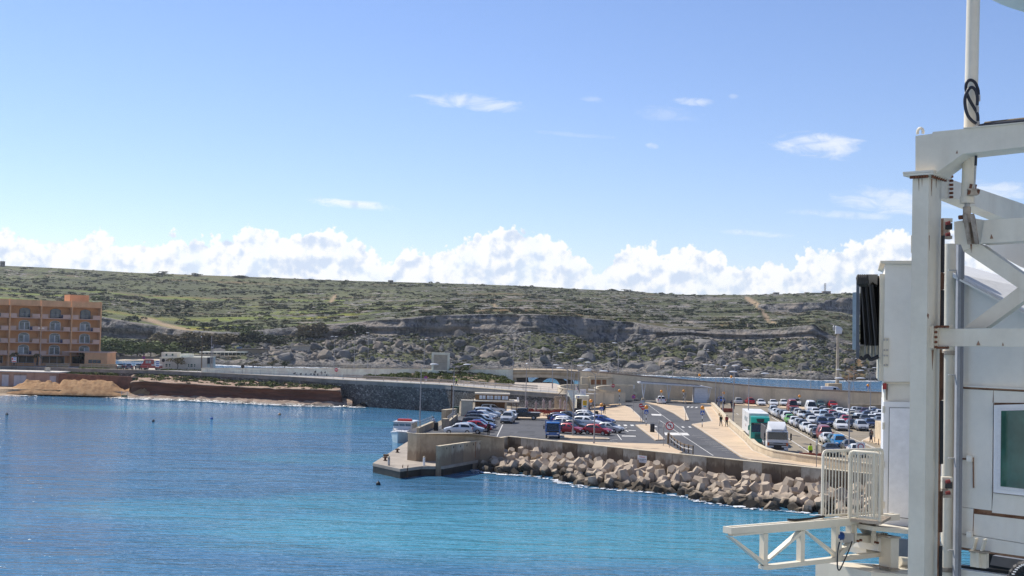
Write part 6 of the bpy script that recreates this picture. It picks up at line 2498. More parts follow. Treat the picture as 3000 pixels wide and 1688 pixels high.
lo=thing('blue_truck',G(1619,1284,QZ),'blue flatbed lorry with a headboard frame, facing the camera behind the breakwater wall','truck',None,R(-92))
BLU=mat('truck_blue',(.012,.12,.36),.35,.08,1,coat=.4)
prof_body([(0,.55),(0,1.0),(.03,2.0),(.12,2.12),(.7,2.12),(.86,2.02),(1,1.1),(1,.45),(.2,.45)],1.9,1.85,BLU,'cab',lo,narrow=.08)
mb=MB()
mb.add([(.80,-.74,1.95),(.80,.74,1.95),(.98,.80,1.12),(.98,-.80,1.12)],[(0,1,2,3)])
ob('windscreen',mb.mesh('windscreen',CGL),lo,(.03,0,.0))
mb=MB()
mb.box((.97,0,.95),(.06,1.6,.2))
ob('grille',mb.mesh('grille',TRIM),lo)
for sy in(-1,1):
 mb=MB()
 mb.add([(-.2,sy*.915,1.2),(.75,sy*.915,1.2),(.6,sy*.87,1.9),(-.2,sy*.87,1.9)],[(0,1,2,3)])
 ob('side_window',mb.mesh('side_window',CGL),lo)
 mb=MB()
 mb.tube([(.75,sy*.9,1.8),(.9,sy*1.15,1.85),(.9,sy*1.15,1.2)],.02,4)
 mb.box((.92,sy*1.15,1.45),(.08,.16,.42))
 ob('mirror',mb.mesh('mirror',TRIM),lo)
 mb=MB()
 mb.box((.98,sy*.68,.72),(.06,.3,.16))
 ob('headlight',mb.mesh('headlight',LAMP),lo)
 for xx in(.2,-2.6):
  ob('wheel',CARS['van']['wheel'],lo,(xx,sy*.82,.36))
mb=MB()
mb.box((-2.3,0,.85),(3.6,2.0,.12))
ob('flatbed',mb.mesh('flatbed',BLU),lo)
mb=MB()
for sy in(-1,1):
 mb.cyl((-.6,sy*.98,.8),(-.6,sy*.98,2.25),.05,n=6)
mb.cyl((-.6,-.98,2.25),(-.6,.98,2.25),.05,n=6)
mb.cyl((-.6,-.98,1.6),(-.6,.98,1.6),.04,n=6)
ob('headboard',mb.mesh('headboard',BLU),lo)

TRB=mat('trailer_white',(.70,.70,.68),.55,.08,.6,streak=.2)
GRN=mat('truck_green',(.01,.33,.24),.3,.06,1,coat=.5)
TWH=mat('truck_white',(.66,.66,.65),.4,.06,1,coat=.3)
TGR=mat('truck_grey',(.24,.24,.235),.6,.12,1,streak=.3)
LANE=-96

def wheel_set(o,xs,W,R_=.5):
 mb=MB()
 mb.cyl((0,-.15,0),(0,.15,0),R_,n=16)
 me_=mb.mesh('wheel',TYRE,smooth=40)
 mb=MB()
 mb.cyl((0,-.155,0),(0,.155,0),R_*.55,n=10)
 mr=mb.mesh('rim',RIM)
 for x_ in xs:
  for sy in(-1,1):
   wh=ob('wheel',me_,o,(x_,sy*(W/2-.17),R_))
   ob('rim',mr,wh)

g1=G(2225,1306,QZ)
t1=thing('green_truck',g1,'green articulated lorry with a long white box trailer behind the white lorry','truck',None,R(LANE))
prof_body([(0,.9),(0,3.7),(.2,3.75),(.62,3.6),(.9,2.95),(.97,1.9),(1,1.6),(1,.5),(.05,.5)],2.3,2.45,GRN,'cab',t1,narrow=.05)
mb=MB()
mb.add([(.98,-1.08,2.72),(.98,1.08,2.72),(1.15,1.12,1.78),(1.15,-1.12,1.78)],[(0,1,2,3)])
ob('windscreen',mb.mesh('windscreen',CGL),t1,(.03,0,0))
mb=MB()
mb.box((1.02,0,2.83),(.12,2.3,.26))
ob('sun_visor',mb.mesh('sun_visor',TRIM),t1)
mb=MB()
mb.prism([(.62,-.5,3.42),(.62,.5,3.42),(.93,.42,3.05),(.93,-.42,3.05)],(.05,0,.03))
ob('roof_vent',mb.mesh('roof_vent',TRIM,fix=True),t1)
text('www.fahrenheit.com.mt',.17,t1.matrix_basis@Vector((1.085,0,2.83)),Matrix.Rotation(R(LANE),3,'Z')@facing(Vector((1,0,0))),PLATE,t1)
for k in range(4):
 mb=MB()
 mb.box((1.18,0,1.55-.17*k),(.04,1.4,.09))
 ob('grille_slat',mb.mesh('grille_slat',TRIM),t1)
for sy in(-1,1):
 mb=MB()
 mb.box((1.15,sy*.9,.8),(.1,.4,.24))
 ob('headlight',mb.mesh('headlight',LAMP),t1)
 mb=MB()
 mb.tube([(.9,sy*1.2,2.6),(1.1,sy*1.45,2.6)],.03,5)
 mb.box((1.1,sy*1.45,2.3),(.12,.22,.6))
 ob('mirror',mb.mesh('mirror',GRN),t1)
mb=MB()
mb.box((-7.2,0,2.62),(11.6,2.5,2.75))
tr_=ob('trailer_box',mb.mesh('trailer_box',TRB),t1)
for k in range(9):
 for sy in(-1,1):
  mb=MB()
  mb.box((-12.6+k*1.35,sy*1.256,2.62),(.05,.012,2.7))
  ob('panel_joint',mb.mesh('panel_joint',mat('joint_grey',(.42,.42,.41),.7)),tr_)
mb=MB()
mb.box((-7.2,0,1.1),(11.6,1.0,.28))
ob('chassis',mb.mesh('chassis',TRIM),t1)
for sy in(-1,1):
 mb=MB()
 for k in range(3):
  mb.cyl((-3.2,sy*1.2,.6+.22*k),(-8.2,sy*1.2,.6+.22*k),.035,n=5)
 ob('side_guard',mb.mesh('side_guard',TRIM),t1)
text('FAHRENHEIT',.85,t1.matrix_basis@Vector((-6.2,-1.275,3.0)),Matrix.Rotation(R(LANE),3,'Z')@facing(Vector((0,-1,0))),mat('logo_grey',(.3,.36,.37),.6),t1)
text('freight',.5,t1.matrix_basis@Vector((-6.2,-1.275,2.2)),Matrix.Rotation(R(LANE),3,'Z')@facing(Vector((0,-1,0))),mat('logo_pale',(.55,.42,.42),.6),t1)
wheel_set(t1,[.2,-3.0,-10.2,-11.5],2.45)

g2=G(2278,1334,QZ)
d_l=Vector((math.cos(R(LANE)),math.sin(R(LANE)),0))
g2=g2-d_l*1.1
t2=thing('white_truck',g2,'white cab-over lorry with an air deflector and open grey tipper body, facing the camera','truck',None,R(LANE))
prof_body([(0,.9),(0,2.75),(.1,2.85),(.9,2.85),(.96,2.75),(1,1.75),(1,.55),(.05,.55)],2.1,2.45,TWH,'cab',t2,narrow=.03)
mb=MB()
mb.loft([[(-.75,y,z)for y,z in((-1.1,2.88),(1.1,2.88),(.98,3.8),(-.98,3.8))],[(.2,y,z)for y,z in((-1.1,2.88),(1.1,2.88),(1.0,3.55),(-1.0,3.55))],[(.92,y,z)for y,z in((-.75,2.88),(.75,2.88),(.7,3.0),(-.7,3.0))]])
ob('air_deflector',mb.mesh('air_deflector',mat('deflector_white',(.74,.74,.73),.4,.05),smooth=50,fix=True),t2)
mb=MB()
mb.add([(1.005,-1.1,2.68),(1.005,1.1,2.68),(1.07,1.13,1.82),(1.07,-1.13,1.82)],[(0,1,2,3)])
ob('windscreen',mb.mesh('windscreen',CGL),t2,(.02,0,0))
for k,(z_,h_)in enumerate(((1.4,.12),(1.18,.14),(.78,.3))):
 mb=MB()
 mb.box((1.06,0,z_),(.06,2.2-.06*k,h_))
 ob('grille',mb.mesh('grille',TRIM),t2)
mb=MB()
mb.box((1.08,0,.52),(.08,1.6,.16))
ob('bumper',mb.mesh('bumper',TWH),t2)
AMB=mat('amber_lamp',(.6,.13,.03),.3)
for sy in(-1,1):
 mb=MB()
 mb.box((1.075,sy*1.08,1.28),(.06,.2,.38))
 ob('indicator',mb.mesh('indicator',AMB),t2)
 mb=MB()
 mb.box((1.1,sy*.92,.78),(.06,.36,.22))
 ob('headlight',mb.mesh('headlight',LAMP),t2)
 mb=MB()
 mb.tube([(.95,sy*1.2,2.6),(1.15,sy*1.5,2.65),(1.15,sy*1.5,1.75),(.95,sy*1.2,1.7)],.025,5)
 mb.box((1.15,sy*1.5,2.3),(.1,.2,.5))
 mb.box((1.15,sy*1.5,1.9),(.1,.2,.22))
 ob('mirror',mb.mesh('mirror',TRIM),t2)
 mb=MB()
 mb.add([(.1,sy*1.235,1.8),(.9,sy*1.235,1.75),(.85,sy*1.2,2.6),(.1,sy*1.2,2.6)],[(0,1,2,3)])
 ob('side_window',mb.mesh('side_window',CGL),t2)
text('DELTA',.13,t2.matrix_basis@Vector((1.1,-.72,1.4)),Matrix.Rotation(R(LANE),3,'Z')@facing(Vector((1,0,0))),PLATE,t2)
text('GOLD',.13,t2.matrix_basis@Vector((1.1,.72,1.4)),Matrix.Rotation(R(LANE),3,'Z')@facing(Vector((1,0,0))),PLATE,t2)
for sy in(-1,1):
 mb=MB()
 mb.box((-4.0,sy*1.2,2.3),(5.6,.07,1.75))
 sd=ob('tipper_side',mb.mesh('tipper_side',TGR),t2)
 for k in range(10):
  mb=MB()
  mb.box((-6.7+k*.6,sy*1.255,2.3),(.1,.05,1.75))
  ob('rib',mb.mesh('rib',mat('rib_grey',(.34,.33,.32),.6)),sd)
mb=MB()
mb.box((-1.2,0,2.45),(.08,2.4,2.0))
ob('headboard',mb.mesh('headboard',TGR),t2)
mb=MB()
mb.box((-4.0,0,1.35),(5.6,2.3,.16))
ob('tipper_floor',mb.mesh('tipper_floor',TGR),t2)
mb=MB()
mb.tube([(-1.0,-1.15,3.25),(-1.0,1.15,3.25)],.06,6)
mb.tube([(-4.5,1.05,3.22),(-1.0,1.05,3.25)],.1,6)
ob('tarpaulin_roll',mb.mesh('tarpaulin_roll',TRIM),t2)
mb=MB()
mb.box((-3.0,0,.95),(8.2,.9,.3))
ob('chassis',mb.mesh('chassis',TRIM),t2)
wheel_set(t2,[.1,-1.6,-4.6,-5.8],2.45)
for sy in(-1,1):
 for xx in(-4.6,-5.8,-1.6):
  mb=MB()
  mb.tube([(xx-.55,sy*1.08,.8),(xx-.35,sy*1.08,1.12),(xx+.35,sy*1.08,1.12),(xx+.55,sy*1.08,.8)],.07,5)
  ob('mudguard',mb.mesh('mudguard',TWH),t2)

# ------------------------------------------------------------------ people
def skin_mesh(name,nodes,edges,m_,sub=1):
 """joined limbs grown round a skeleton: nodes {key: (pos, radius)}"""
 me_=bpy.data.meshes.new(name)
 ks=list(nodes)
 ix={k_:i for i,k_ in enumerate(ks)}
 me_.from_pydata([nodes[k_][0]for k_ in ks],[(ix[a],ix[b])for a,b in edges],[])
 o=bpy.data.objects.new(name,me_)
 COL.objects.link(o)
 md=o.modifiers.new('skin','SKIN')
 sd_=me_.skin_vertices[0].data
 for k_ in ks:
  r_=nodes[k_][1]
  sd_[ix[k_]].radius=r_ if isinstance(r_,tuple)else(r_,r_)
 sd_[0].use_root=True
 if sub:
  s2=o.modifiers.new('sub','SUBSURF')
  s2.levels=sub
  s2.render_levels=sub
 dg=bpy.context.evaluated_depsgraph_get()
 dg.update()
 out=bpy.data.meshes.new_from_object(o.evaluated_get(dg))
 bpy.data.objects.remove(o)
 bpy.data.meshes.remove(me_)
 out.name=name
 out.materials.clear()
 out.materials.append(m_)
 out.polygons.foreach_set('use_smooth',[True]*len(out.polygons))
 return out

SKIN=mat('skin',(.42,.24,.16),.6,.08,4)
HAIR=mat('hair',(.03,.022,.016),.8,.1,6)
CLOTH=mat('cloth',(.5,.5,.5),.9,.12,5,objcol=True,grain=.1)

def pose(kind):
 """joint positions of a 1.75 m adult facing +X; y is the person's left"""
 P=dict(pel=(0,0,.93),wai=(0,0,1.1),che=(0,0,1.32),nek=(.01,0,1.49),hed=(.03,0,1.64),top=(.02,0,1.73))
 for s,y in(('l',1),('r',-1)):
  P['hip'+s]=(0,.09*y,.9)
  P['kne'+s]=(.02,.10*y,.5)
  P['ank'+s]=(-.02,.10*y,.09)
  P['toe'+s]=(.16,.11*y,.04)
  P['sho'+s]=(0,.19*y,1.43)
  P['elb'+s]=(-.03,.25*y,1.14)
  P['wri'+s]=(.06,.25*y,.90)
  P['fin'+s]=(.09,.24*y,.80)
 if kind=='walk':
  P.update(knel=(.18,.09,.5),ankl=(.26,.09,.1),toel=(.43,.1,.08),kner=(-.04,-.09,.48),ankr=(-.34,-.09,.16),toer=(-.2,-.1,.05),
     elbl=(-.16,.24,1.17),wril=(-.1,.24,.92),finl=(-.08,.23,.82),elbr=(.1,-.24,1.16),wrir=(.25,-.22,.97),finr=(.31,-.2,.89))
 if kind=='sit':
  P={k_:(v[0],v[1],v[2]-.43)for k_,v in P.items()}
  for s,y in(('l',1),('r',-1)):
   P['hip'+s]=(0.02,.09*y,.48)
   P['kne'+s]=(.43,.12*y,.48)
   P['ank'+s]=(.40,.12*y,.09)
   P['toe'+s]=(.58,.13*y,.04)
   P['elb'+s]=(.12,.25*y,.76)
   P['wri'+s]=(.34,.14*y,.78)
   P['fin'+s]=(.42,.10*y,.79)
 if kind=='lean':
  for k_ in('che','nek','hed','top','shol','shor'):
   x_,y_,z_=P[k_]
   P[k_]=(x_+(z_-.95)*.35,y_,z_-(z_-.95)*.06)
  for s,y in(('l',1),('r',-1)):
   P['elb'+s]=(.34,.22*y,1.15)
   P['wri'+s]=(.55,.12*y,1.12)
   P['fin'+s]=(.63,.08*y,1.10)
 return P

BE=[('pel','wai'),('wai','che'),('che','nek'),('nek','hed'),('hed','top')]
for s in 'lr':
 BE+=[('pel','hip'+s),('hip'+s,'kne'+s),('kne'+s,'ank'+s),('ank'+s,'toe'+s),('che','sho'+s),('sho'+s,'elb'+s),('elb'+s,'wri'+s),('wri'+s,'fin'+s)]
RAD=dict(pel=(.13,.11),wai=(.125,.1),che=(.15,.11),nek=.055,hed=(.085,.1),top=.06,hip=.085,kne=.058,ank=.04,toe=.038,sho=.062,elb=.043,wri=.033,fin=.026)
PEOPLE={}
for pk_ in('stand','walk','sit','lean'):
 P=pose(pk_)
 rad=lambda k_:RAD.get(k_,RAD.get(k_[:3]))
 nodes={k_:(P[k_],rad(k_))for k_ in P}
 d={'body':skin_mesh('body',nodes,BE,SKIN)}
 g=lambda k_,e:(P[k_],tuple(v+e for v in rad(k_))if isinstance(rad(k_),tuple)else rad(k_)+e)
 jn={k_:g(k_,.03)for k_ in('pel','wai','che','shol','shor','elbl','elbr','wril','wrir')}
 jn['wril']=(tuple(np.array(P['wril'])*.92+np.array(P['elbl'])*.08),.045)
 jn['wrir']=(tuple(np.array(P['wrir'])*.92+np.array(P['elbr'])*.08),.045)
 jn['col']=(tuple(np.array(P['che'])*.3+np.array(P['nek'])*.7),.075)
 d['jacket']=skin_mesh('jacket',jn,[('pel','wai'),('wai','che'),('che','col'),('che','shol'),('che','shor'),('shol','elbl'),('shor','elbr'),('elbl','wril'),('elbr','wrir')],CLOTH)
 tn={k_:g(k_,.018)for k_ in('pel','hipl','hipr','knel','kner','ankl','ankr')}
 d['trousers']=skin_mesh('trousers',tn,[('pel','hipl'),('pel','hipr'),('hipl','knel'),('hipr','kner'),('knel','ankl'),('kner','ankr')],CLOTH)
 mb=MB()
 for s in 'lr':
  a,t_=Vector(P['ank'+s]),Vector(P['toe'+s])
  dd=(t_-a)
  mb.tube([a-dd*.35+Vector((0,0,-.03)),a+Vector((0,0,-.02)),t_,t_+dd*.3+Vector((0,0,-.005))],[.045,.06,.052,.03],8)
 d['shoes']=mb.mesh('shoes',TRIM,smooth=60)
 h=Vector(P['hed'])
 mb=MB()
 mb.lathe(h+Vector((-.022,0,-.02)),[(.105,0),(.115,.05),(.10,.1),(.06,.135),(.01,.148)],10)
 d['hair']=mb.mesh('hair',HAIR,smooth=60)
 mb=MB()
 mb.cyl(h+Vector((.085,0,-.005)),h+Vector((.125,0,-.03)),.012,.02,6)
 mb.box(h+Vector((.095,0,-.07)),(.02,.05,.012))
 for y in(-.04,.04):
  mb.box(h+Vector((.094,y,.02)),(.012,.026,.012))
  mb.box(h+Vector((0,y*2.45,-.01)),(.03,.015,.05))
 d['face']=mb.mesh('face_features',mat('face_shade',(.30,.15,.10),.6))
 PEOPLE[pk_]=d

def person(kind,loc,ang,label,top_c,leg_c,hair=True,scale=1.0):
 o=thing('person',loc,label,'person',None,R(ang))
 o.scale=(scale,)*3
 d=PEOPLE[kind]
 ob('body',d['body'],o)
 ob('jacket',d['jacket'],o,color=top_c)
 ob('trousers',d['trousers'],o,color=leg_c)
 ob('shoes',d['shoes'],o)
 ob('face',d['face'],o)
 if hair:
  ob('hair',d['hair'],o)
 return o

BK,DB,DG=(.015,.015,.018),(.025,.035,.07),(.02,.045,.03)
person('walk',G(2112,1249,QZ+.13),100,'man in a dark green top and grey trousers walking beside the divider wall',DG,(.09,.10,.12))
person('walk',G(2129,1250,QZ+.13),95,'person in a dark red jacket walking close to the divider wall',(.24,.02,.03),BK)
person('walk',G(1728,1212.5,QZ+.13),-70,'person in grey and dark trousers walking behind the beacons at the ticket kiosk',(.11,.12,.14),DB)
person('walk',G(1770,1212.5,QZ+.13),-80,'person in a black jacket walking right of the ticket kiosk, behind a beacon',BK,BK)
person('stand',G(1688,1160,4.95),200,'person in a bright red jacket on the ramp above the ticket kiosk',(.5,.035,.02),BK)
person('stand',G(1691.5,1159.6,4.96),160,'person in black beside the red jacket on the ramp',BK,BK)
person('stand',G(2374,1345,QZ),-60,'warden in a bright yellow-green jacket standing at the lane end',(.55,.95,.03),BK)
person('walk',G(2552,1297,QZ+.13),85,'man in a grey jumper and blue jeans walking away beside the tan wall',(.13,.12,.11),(.03,.04,.085))
person('walk',G(2119.5,1194,QZ),60,'person in dark clothes beside the beacon near the back row',BK,DB)
person('walk',G(2143.5,1198.5,QZ),70,'person in dark blue behind the lamp post, near the orange barrier',DB,DB)
person('walk',G(2150.5,1199,QZ),80,'child in a red top next to the dark blue walker',(.36,.03,.03),BK,scale=.72)
person('stand',G(2211,1301,QZ),10,'person in dark blue clothes standing between the two big lorries',(.02,.03,.05),BK)
person('stand',G(1431,1275,QZ),120,'man in a black coat standing at the end of the left parking row',BK,BK)
pl_=G(1273,1257,QZ)
person('lean',pl_,170,'person in a pale shirt leaning on the quay railing above the boat',(.55,.58,.68),BK)
person('sit',G(1604,1217,QZ+.13),60,'person in black sitting at the red picnic table',BK,BK)
person('sit',G(1541,1214,QZ+.13),110,'person in black with pale hair sitting behind the pickup bed',BK,BK)
person('walk',Vector((*PD(1337,1131,258)[:2],ROADZ)),185,'walker in a yellow-green vest on the upper road',(.3,.5,.05),BK)
for px,cc,lb in((1765,(.45,.5,.55),'person in a pale jacket leaning on the bridge rail, leftmost of three'),(1771,BK,'person in black on the bridge rail, middle of three'),(1786,(.03,.05,.06),'person in dark teal sitting on the bridge rail, rightmost of three')):
 p=PD(px,1092+(px-1765)*.1,288)
 person('lean' if px!=1771 else 'stand',Vector((p.x,292,p.z-.75)),250,lb,cc,BK)
o=thing('shoulder_bag',pl_+Vector((.35,-.1,.6)),'black bag hanging beside the pale-shirted person on the quay','bag')
mb=MB()
mb.box(pl_+Vector((.38,-.1,.55)),(.16,.3,.4),top=.8)
mb.build('bag',BLACK,o)

# ------------------------------------------------------------------ lamps, beacons, signs
HEADW=mat('lamp_white',(.66,.67,.68),.4,.05,2)

def lamp_head(c,d,s=1.0):
 """flat oval lantern pointing along d"""
 mb=MB()
 n_=Vector((-d.y,d.x,0))
 rings=[]
 for t,w_,h_ in((-.45,.05,.04),(-.3,.14,.09),(0,.19,.12),(.3,.15,.09),(.45,.05,.03)):
  rings.append([c+d*(t*s)+n_*(w_*s*math.cos(a))+Vector((0,0,(h_ if math.sin(a)>0 else h_*.4)*s*math.sin(a)))for a in np.linspace(0,2*math.pi,9)[:-1]])
 mb.loft(rings)
 return mb

def lamp(base_px,top_px,heads,label,group,z=QZ,D=None,r=.085,s=1.2):
 """post from the ground to the arm joint, arms to each lantern given by its photo point (same distance)"""
 b_=G(*base_px,z)if D is None else PD(*base_px,D)
 t_=PD(*top_px,b_.y)
 t_.x=b_.x+(t_.x-b_.x)*.15
 o=thing('street_lamp',b_,label,'street lamp',group)
 mb=MB()
 mb.tube([b_,b_+Vector((0,0,.9)),b_+Vector((0,0,.95)),t_],[r*1.35,r*1.35,r,r*.62],8)
 mb.build('pole',POLE,o,smooth=40)
 for hx,hy in heads:
  h_=PD(hx,hy,b_.y)
  h_.x+=t_.x-PD(*top_px,b_.y).x
  d=Vector((h_.x-t_.x,0,0))
  d=d.normalized()if d.length>.05 else Vector((0,-1,0))
  mb=MB()
  mb.tube([t_,h_-d*.3*s],r*.5,6)
  mb.build('arm',POLE,o)
  lamp_head(h_,d,s).build('lantern',HEADW,o,smooth=50)
 return o

GV,GS='two-armed street lamps','one-armed street lamps'
lamp((1740,1302),(1745,1098),[(1719,1087),(1770,1088)],'two-armed street lamp standing right at the breakwater wall',GV)
lamp((1678,1279),(1682,1092),[(1641,1079),(1723,1083)],'two-armed street lamp on the small kerb island by the red cars',GV)
lamp((1660,1212),(1660.5,1077),[(1627.5,1070),(1698,1072)],'two-armed street lamp beside the ticket kiosk',GV)
lamp((1673,1160),(1675,1058),[(1703,1052)],'one-armed street lamp at the outer curved wall, left one',GS,z=4.9)
lamp((1694,1160),(1685,1066),[(1714,1062)],'one-armed street lamp at the outer curved wall, right one',GS,z=4.9)
lamp((1618,1138),(1620,1037),[(1643,1034)],'one-armed street lamp in front of the bridge arch',GS,z=5.4)
lamp((1811,1100),(1813,1008),[(1800,1005)],'one-armed street lamp on the road above the pump house',GS,D=289)
lamp((1969,1172),(1972,1065),[(1949,1059),(1994,1060)],'two-armed street lamp in front of the shelter',GV,z=QZ)
lamp((2068,1129),(2070,1029),[(2065,1024),(2075,1025)],'tall lamp with two small heads behind the right end of the shelter',GV,D=285,r=.06,s=.6)
lamp((2109,1129),(2111,1032),[(2112,1029)],'tall lamp with one small head on the road above the car park',GS,D=284,r=.06,s=.6)
lamp((2152,1130),(2154,1035),[(2148,1032),(2160,1033)],'tall lamp with two small heads above the back row',GV,D=283,r=.06,s=.6)
lamp((2375,1148),(2376.5,1048),[(2376,1046)],'tall thin lamp on the wall road left of the flood-light mast',GS,D=276,r=.07,s=.6)
lamp((2308,1187),(2309,1076),[(2304,1073),(2315,1074)],'slim lamp with two small heads among the cars under the wall',GV,r=.06,s=.6)
lamp((2501,1146),(2503,1052),[(2497,1050),(2508,1051)],'tall slim lamp on the wall road near the boarding bridge',GV,D=272,r=.06,s=.6)
lamp((2095.5,1194),(2099,1077),[(2068,1069),(2127,1072)],'two-armed street lamp at the far end of the divider wall',GV)
lamp((2117,1219),(2119,1084),[(2085,1070),(2153,1072)],'two-armed street lamp on the divider wall, second from its far end',GV)
lamp((2147,1249),(2152,1093),[(2109,1082),(2188,1084)],'two-armed street lamp on the divider wall behind the green lorry',GV)
lamp((2191,1290),(2196,1103),[(2150,1090),(2243,1095)],'two-armed street lamp on the divider wall beside the white lorry',GV)
lamp((2487,1330),(2490,1121),[(2458,1109),(2522,1109)],'two-armed street lamp in the ferry queue, nearest to the railing',GV)
lamp((2485,1205),(2487,1092),[(2457,1083),(2518,1086)],'two-armed street lamp by the low wall at the back of the queue',GV)
lamp((2549.5,1222),(2552.6,1095),[(2524,1086),(2579,1086)],'two-armed street lamp at the right of the queue, behind the boarding bridge',GV)
lamp((2545,1190),(2546,1084),[(2531,1077),(2562,1078)],'two-armed street lamp behind the low wall on the right',GV)
lamp((1229,1268),(1236,1078),[(1274,1068)],'one-armed street lamp on the quay wall above the moored boat',GS)
lamp((1326,1245),(1333,1077),[(1371,1069)],'one-armed street lamp on the quay wall left of the cafe',GS)
lamp((1539,1205),(1549,1070),[(1549.5,1066)],'street lamp seen end on behind the black pickup',GS)
for px,yt_,yb_,hs,lb in((1037,986,1082,[(1041,973)],'tall pole lamp on the road behind the white wall, first from the left'),(1077,988,1082,[(1078,975)],'tall pole lamp on the road behind the white wall, second from the left'),
        (1242,1000,1082,[(1237,996),(1250,996)],'two-headed lamp on the rising road left of the monument'),(978,990,1082,[(974,986),(986,987)],'two-headed lamp on the rising road beyond the no-entry sign'),
        (1503,976,1083,[(1506,971)],'tall pole lamp at the left end of the bridge'),(1551,977,1083,[(1551.5,972)],'tall pole lamp on the middle of the bridge')):
 lamp((px,yb_+3),(px+3,yt_),hs,lb,'lamps on the rising road',D=296,r=.07,s=.8)
lamp((117,1067),(122.5,966),[(117,962),(128,962)],'pale two-headed lamp post in front of the hotel',GV,D=312,s=.7)
for px,yb_,yt_,lb,cl in((590,1078,975,'brown wooden utility pole at the right end of the cream building','weathered_wood'),(622,1080,1010,'slim pole with a lamp behind the cream building',None),(617,1080,985,'taller slim pole beside the dark tank of the cream building',None),
        (1321,1213,1128,'rust-brown pole at the water side of the storage cabinet','dark_rust'),(2106,1187,1138,'thin road pole beside the shelter room',None)):
 D_=305 if px<700 else None
 b_=PD(px,yb_,D_)if D_ else G(px,yb_,QZ)
 o=thing('pole',b_,lb,'pole')
 hh=(yb_-yt_)*b_.y/FPX
 mb=MB()
 mb.tube([b_,b_+Vector((.04,0,hh))],[.15,.09],7)
 mb.build('shaft',MATS[cl]if cl else POLE,o)
 if 'lamp' in lb or 'utility' in lb:
  mb=MB()
  mb.lathe(b_+Vector((-.25,0,hh*.86)),[(.02,0),(.16,.1),(.16,.22),(.03,.34)],8)
  mb.build('globe',HEADW,o)
b_=PD(2453,1124,279)
o=thing('floodlight_mast',b_,'tall grey mast with a white hooded floodlight standing on a tan block','mast')
t_=PD(2456,978,279)
mb=MB()
mb.lathe(b_+Vector((0,0,-.3)),[(.42,0),(.27,t_.z-b_.z+.3)],8)
mb.build('mast',CONC_GREY,o)
mb=MB()
mb.loft([[t_+Vector((x_,y_,z_))for x_,y_,z_ in((-.6,-.5,0),(.6,-.5,0),(.6,.5,0),(-.6,.5,0))],[t_+Vector((x_,y_,z_))for x_,y_,z_ in((-.6,-.5,.9),(.8,-.5,1.05),(.8,.5,1.05),(-.6,.5,.9))],[t_+Vector((x_,y_,z_))for x_,y_,z_ in((-.6,-.35,1.75),(.4,-.35,1.5),(.4,.35,1.5),(-.6,.35,1.75))]])
mb.build('hood',HEADW,o)
mb=MB()
mb.lathe(t_+Vector((-.95,0,.5)),[(.05,0),(.24,.3),(.28,1.0),(.05,1.4)],8)
mb.build('spotlight',METAL,o)
o=thing('mast_block',PD(2453,1146,276),'tan concrete block with a dark hatch at the foot of the floodlight mast','block')
pbox(2427,2467,1124,1152,276,3,'block',CONC,o)
pbox(2438,2450,1131,1142,275.95,.045,'hatch',mat('hatch',(.14,.07,.05),.8),o)

ORG=mat('beacon_orange',(.85,.33,.03),.3,.05,2)
PEDB=None

def sign_disc(c,r,m_,parent,nm='disc',th=.02,off=0.0,n=16):
 mb=MB()
 mb.cyl(c+Vector((0,-off-th,0)),c+Vector((0,-off,0)),r,n=n)
 return mb.build(nm,m_,parent)

def beacon(base_px,top_px,label,z=QZ,sign=False,D=None):
 b_=G(*base_px,z)if D is None else PD(*base_px,D)
 hh=(base_px[1]-top_px[1])*b_.y/FPX
 o=thing('crossing_beacon',b_,label,'beacon','orange globe crossing beacons')
 n=6
 for k in range(n):
  mb=MB()
  mb.cyl(b_+Vector((0,0,hh*.86*k/n)),b_+Vector((0,0,hh*.86*(k+1)/n)),.06,n=8)
  mb.build('pole_band',WHITE if k%2 else TRIM,o)
 mb=MB()
 c=b_+Vector((0,0,hh))
 mb.lathe(c+Vector((0,0,-.3)),[(.1,0),(.24,.1),(.3,.26),(.26,.42),(.13,.55),(.03,.58)],12)
 mb.build('globe',ORG,o,smooth=True)
 if sign:
  mb=MB()
  sc=b_+Vector((0,-.09,hh*.74))
  mb.box(sc,(.6,.05,.6))
  pl=mb.build('sign_plate',BLUEP,o)
  mb=MB()
  mb.prism([sc+Vector((-.23,-.03,-.22)),sc+Vector((.23,-.03,-.22)),sc+Vector((0,-.03,.2))],Vector((0,-.006,0)))
  mb.build('white_triangle',WHITE,pl)
  mb=MB()
  y_=-.038
  mb.cyl(sc+Vector((0,y_,.07)),sc+Vector((0,y_-.005,.07)),.035,n=8)
  for a,b in(((0,.04),(0,-.06)),((0,-.06),(-.07,-.18)),((0,-.06),(.07,-.18)),((0,.02),(-.07,-.05)),((0,.02),(.07,-.05))):
   mb.cyl(sc+Vector((a[0],y_,a[1])),sc+Vector((b[0],y_,b[1])),.018,n=5)
  mb.build('walking_figure',TRIM,pl)
 return o

beacon((1814,1189),(1814.4,1145),'orange beacon at the far crossing between the kiosk and the cream van')
beacon((1937,1186),(1937.6,1146.6),'orange beacon in front of the white off-roader under the shelter')
beacon((2002,1184),(2002.8,1145.7),'orange beacon in the middle of the shelter front')
beacon((1892.7,1247),(1894.7,1193),'orange beacon with a blue crossing sign on the near traffic island',sign=True,z=QZ+.13)
beacon((2057,1251.8),(2057,1194.4),'orange beacon with a blue crossing sign on the right pavement',sign=True,z=QZ+.13)
beacon((2119,1197),(2120.7,1151),'orange beacon by the far end of the divider wall')
beacon((1730.4,1216),(1730.4,1174.7),'orange beacon right of the ticket kiosk, in front of a grey board')
beacon((1761.7,1231),(1763.7,1186.3),'orange beacon with a blue crossing sign at the plaza kerb',sign=True,z=QZ+.13)
beacon((2049,1122),(2049.7,1098.8),'orange beacon on the wall road above the shelter',D=284)
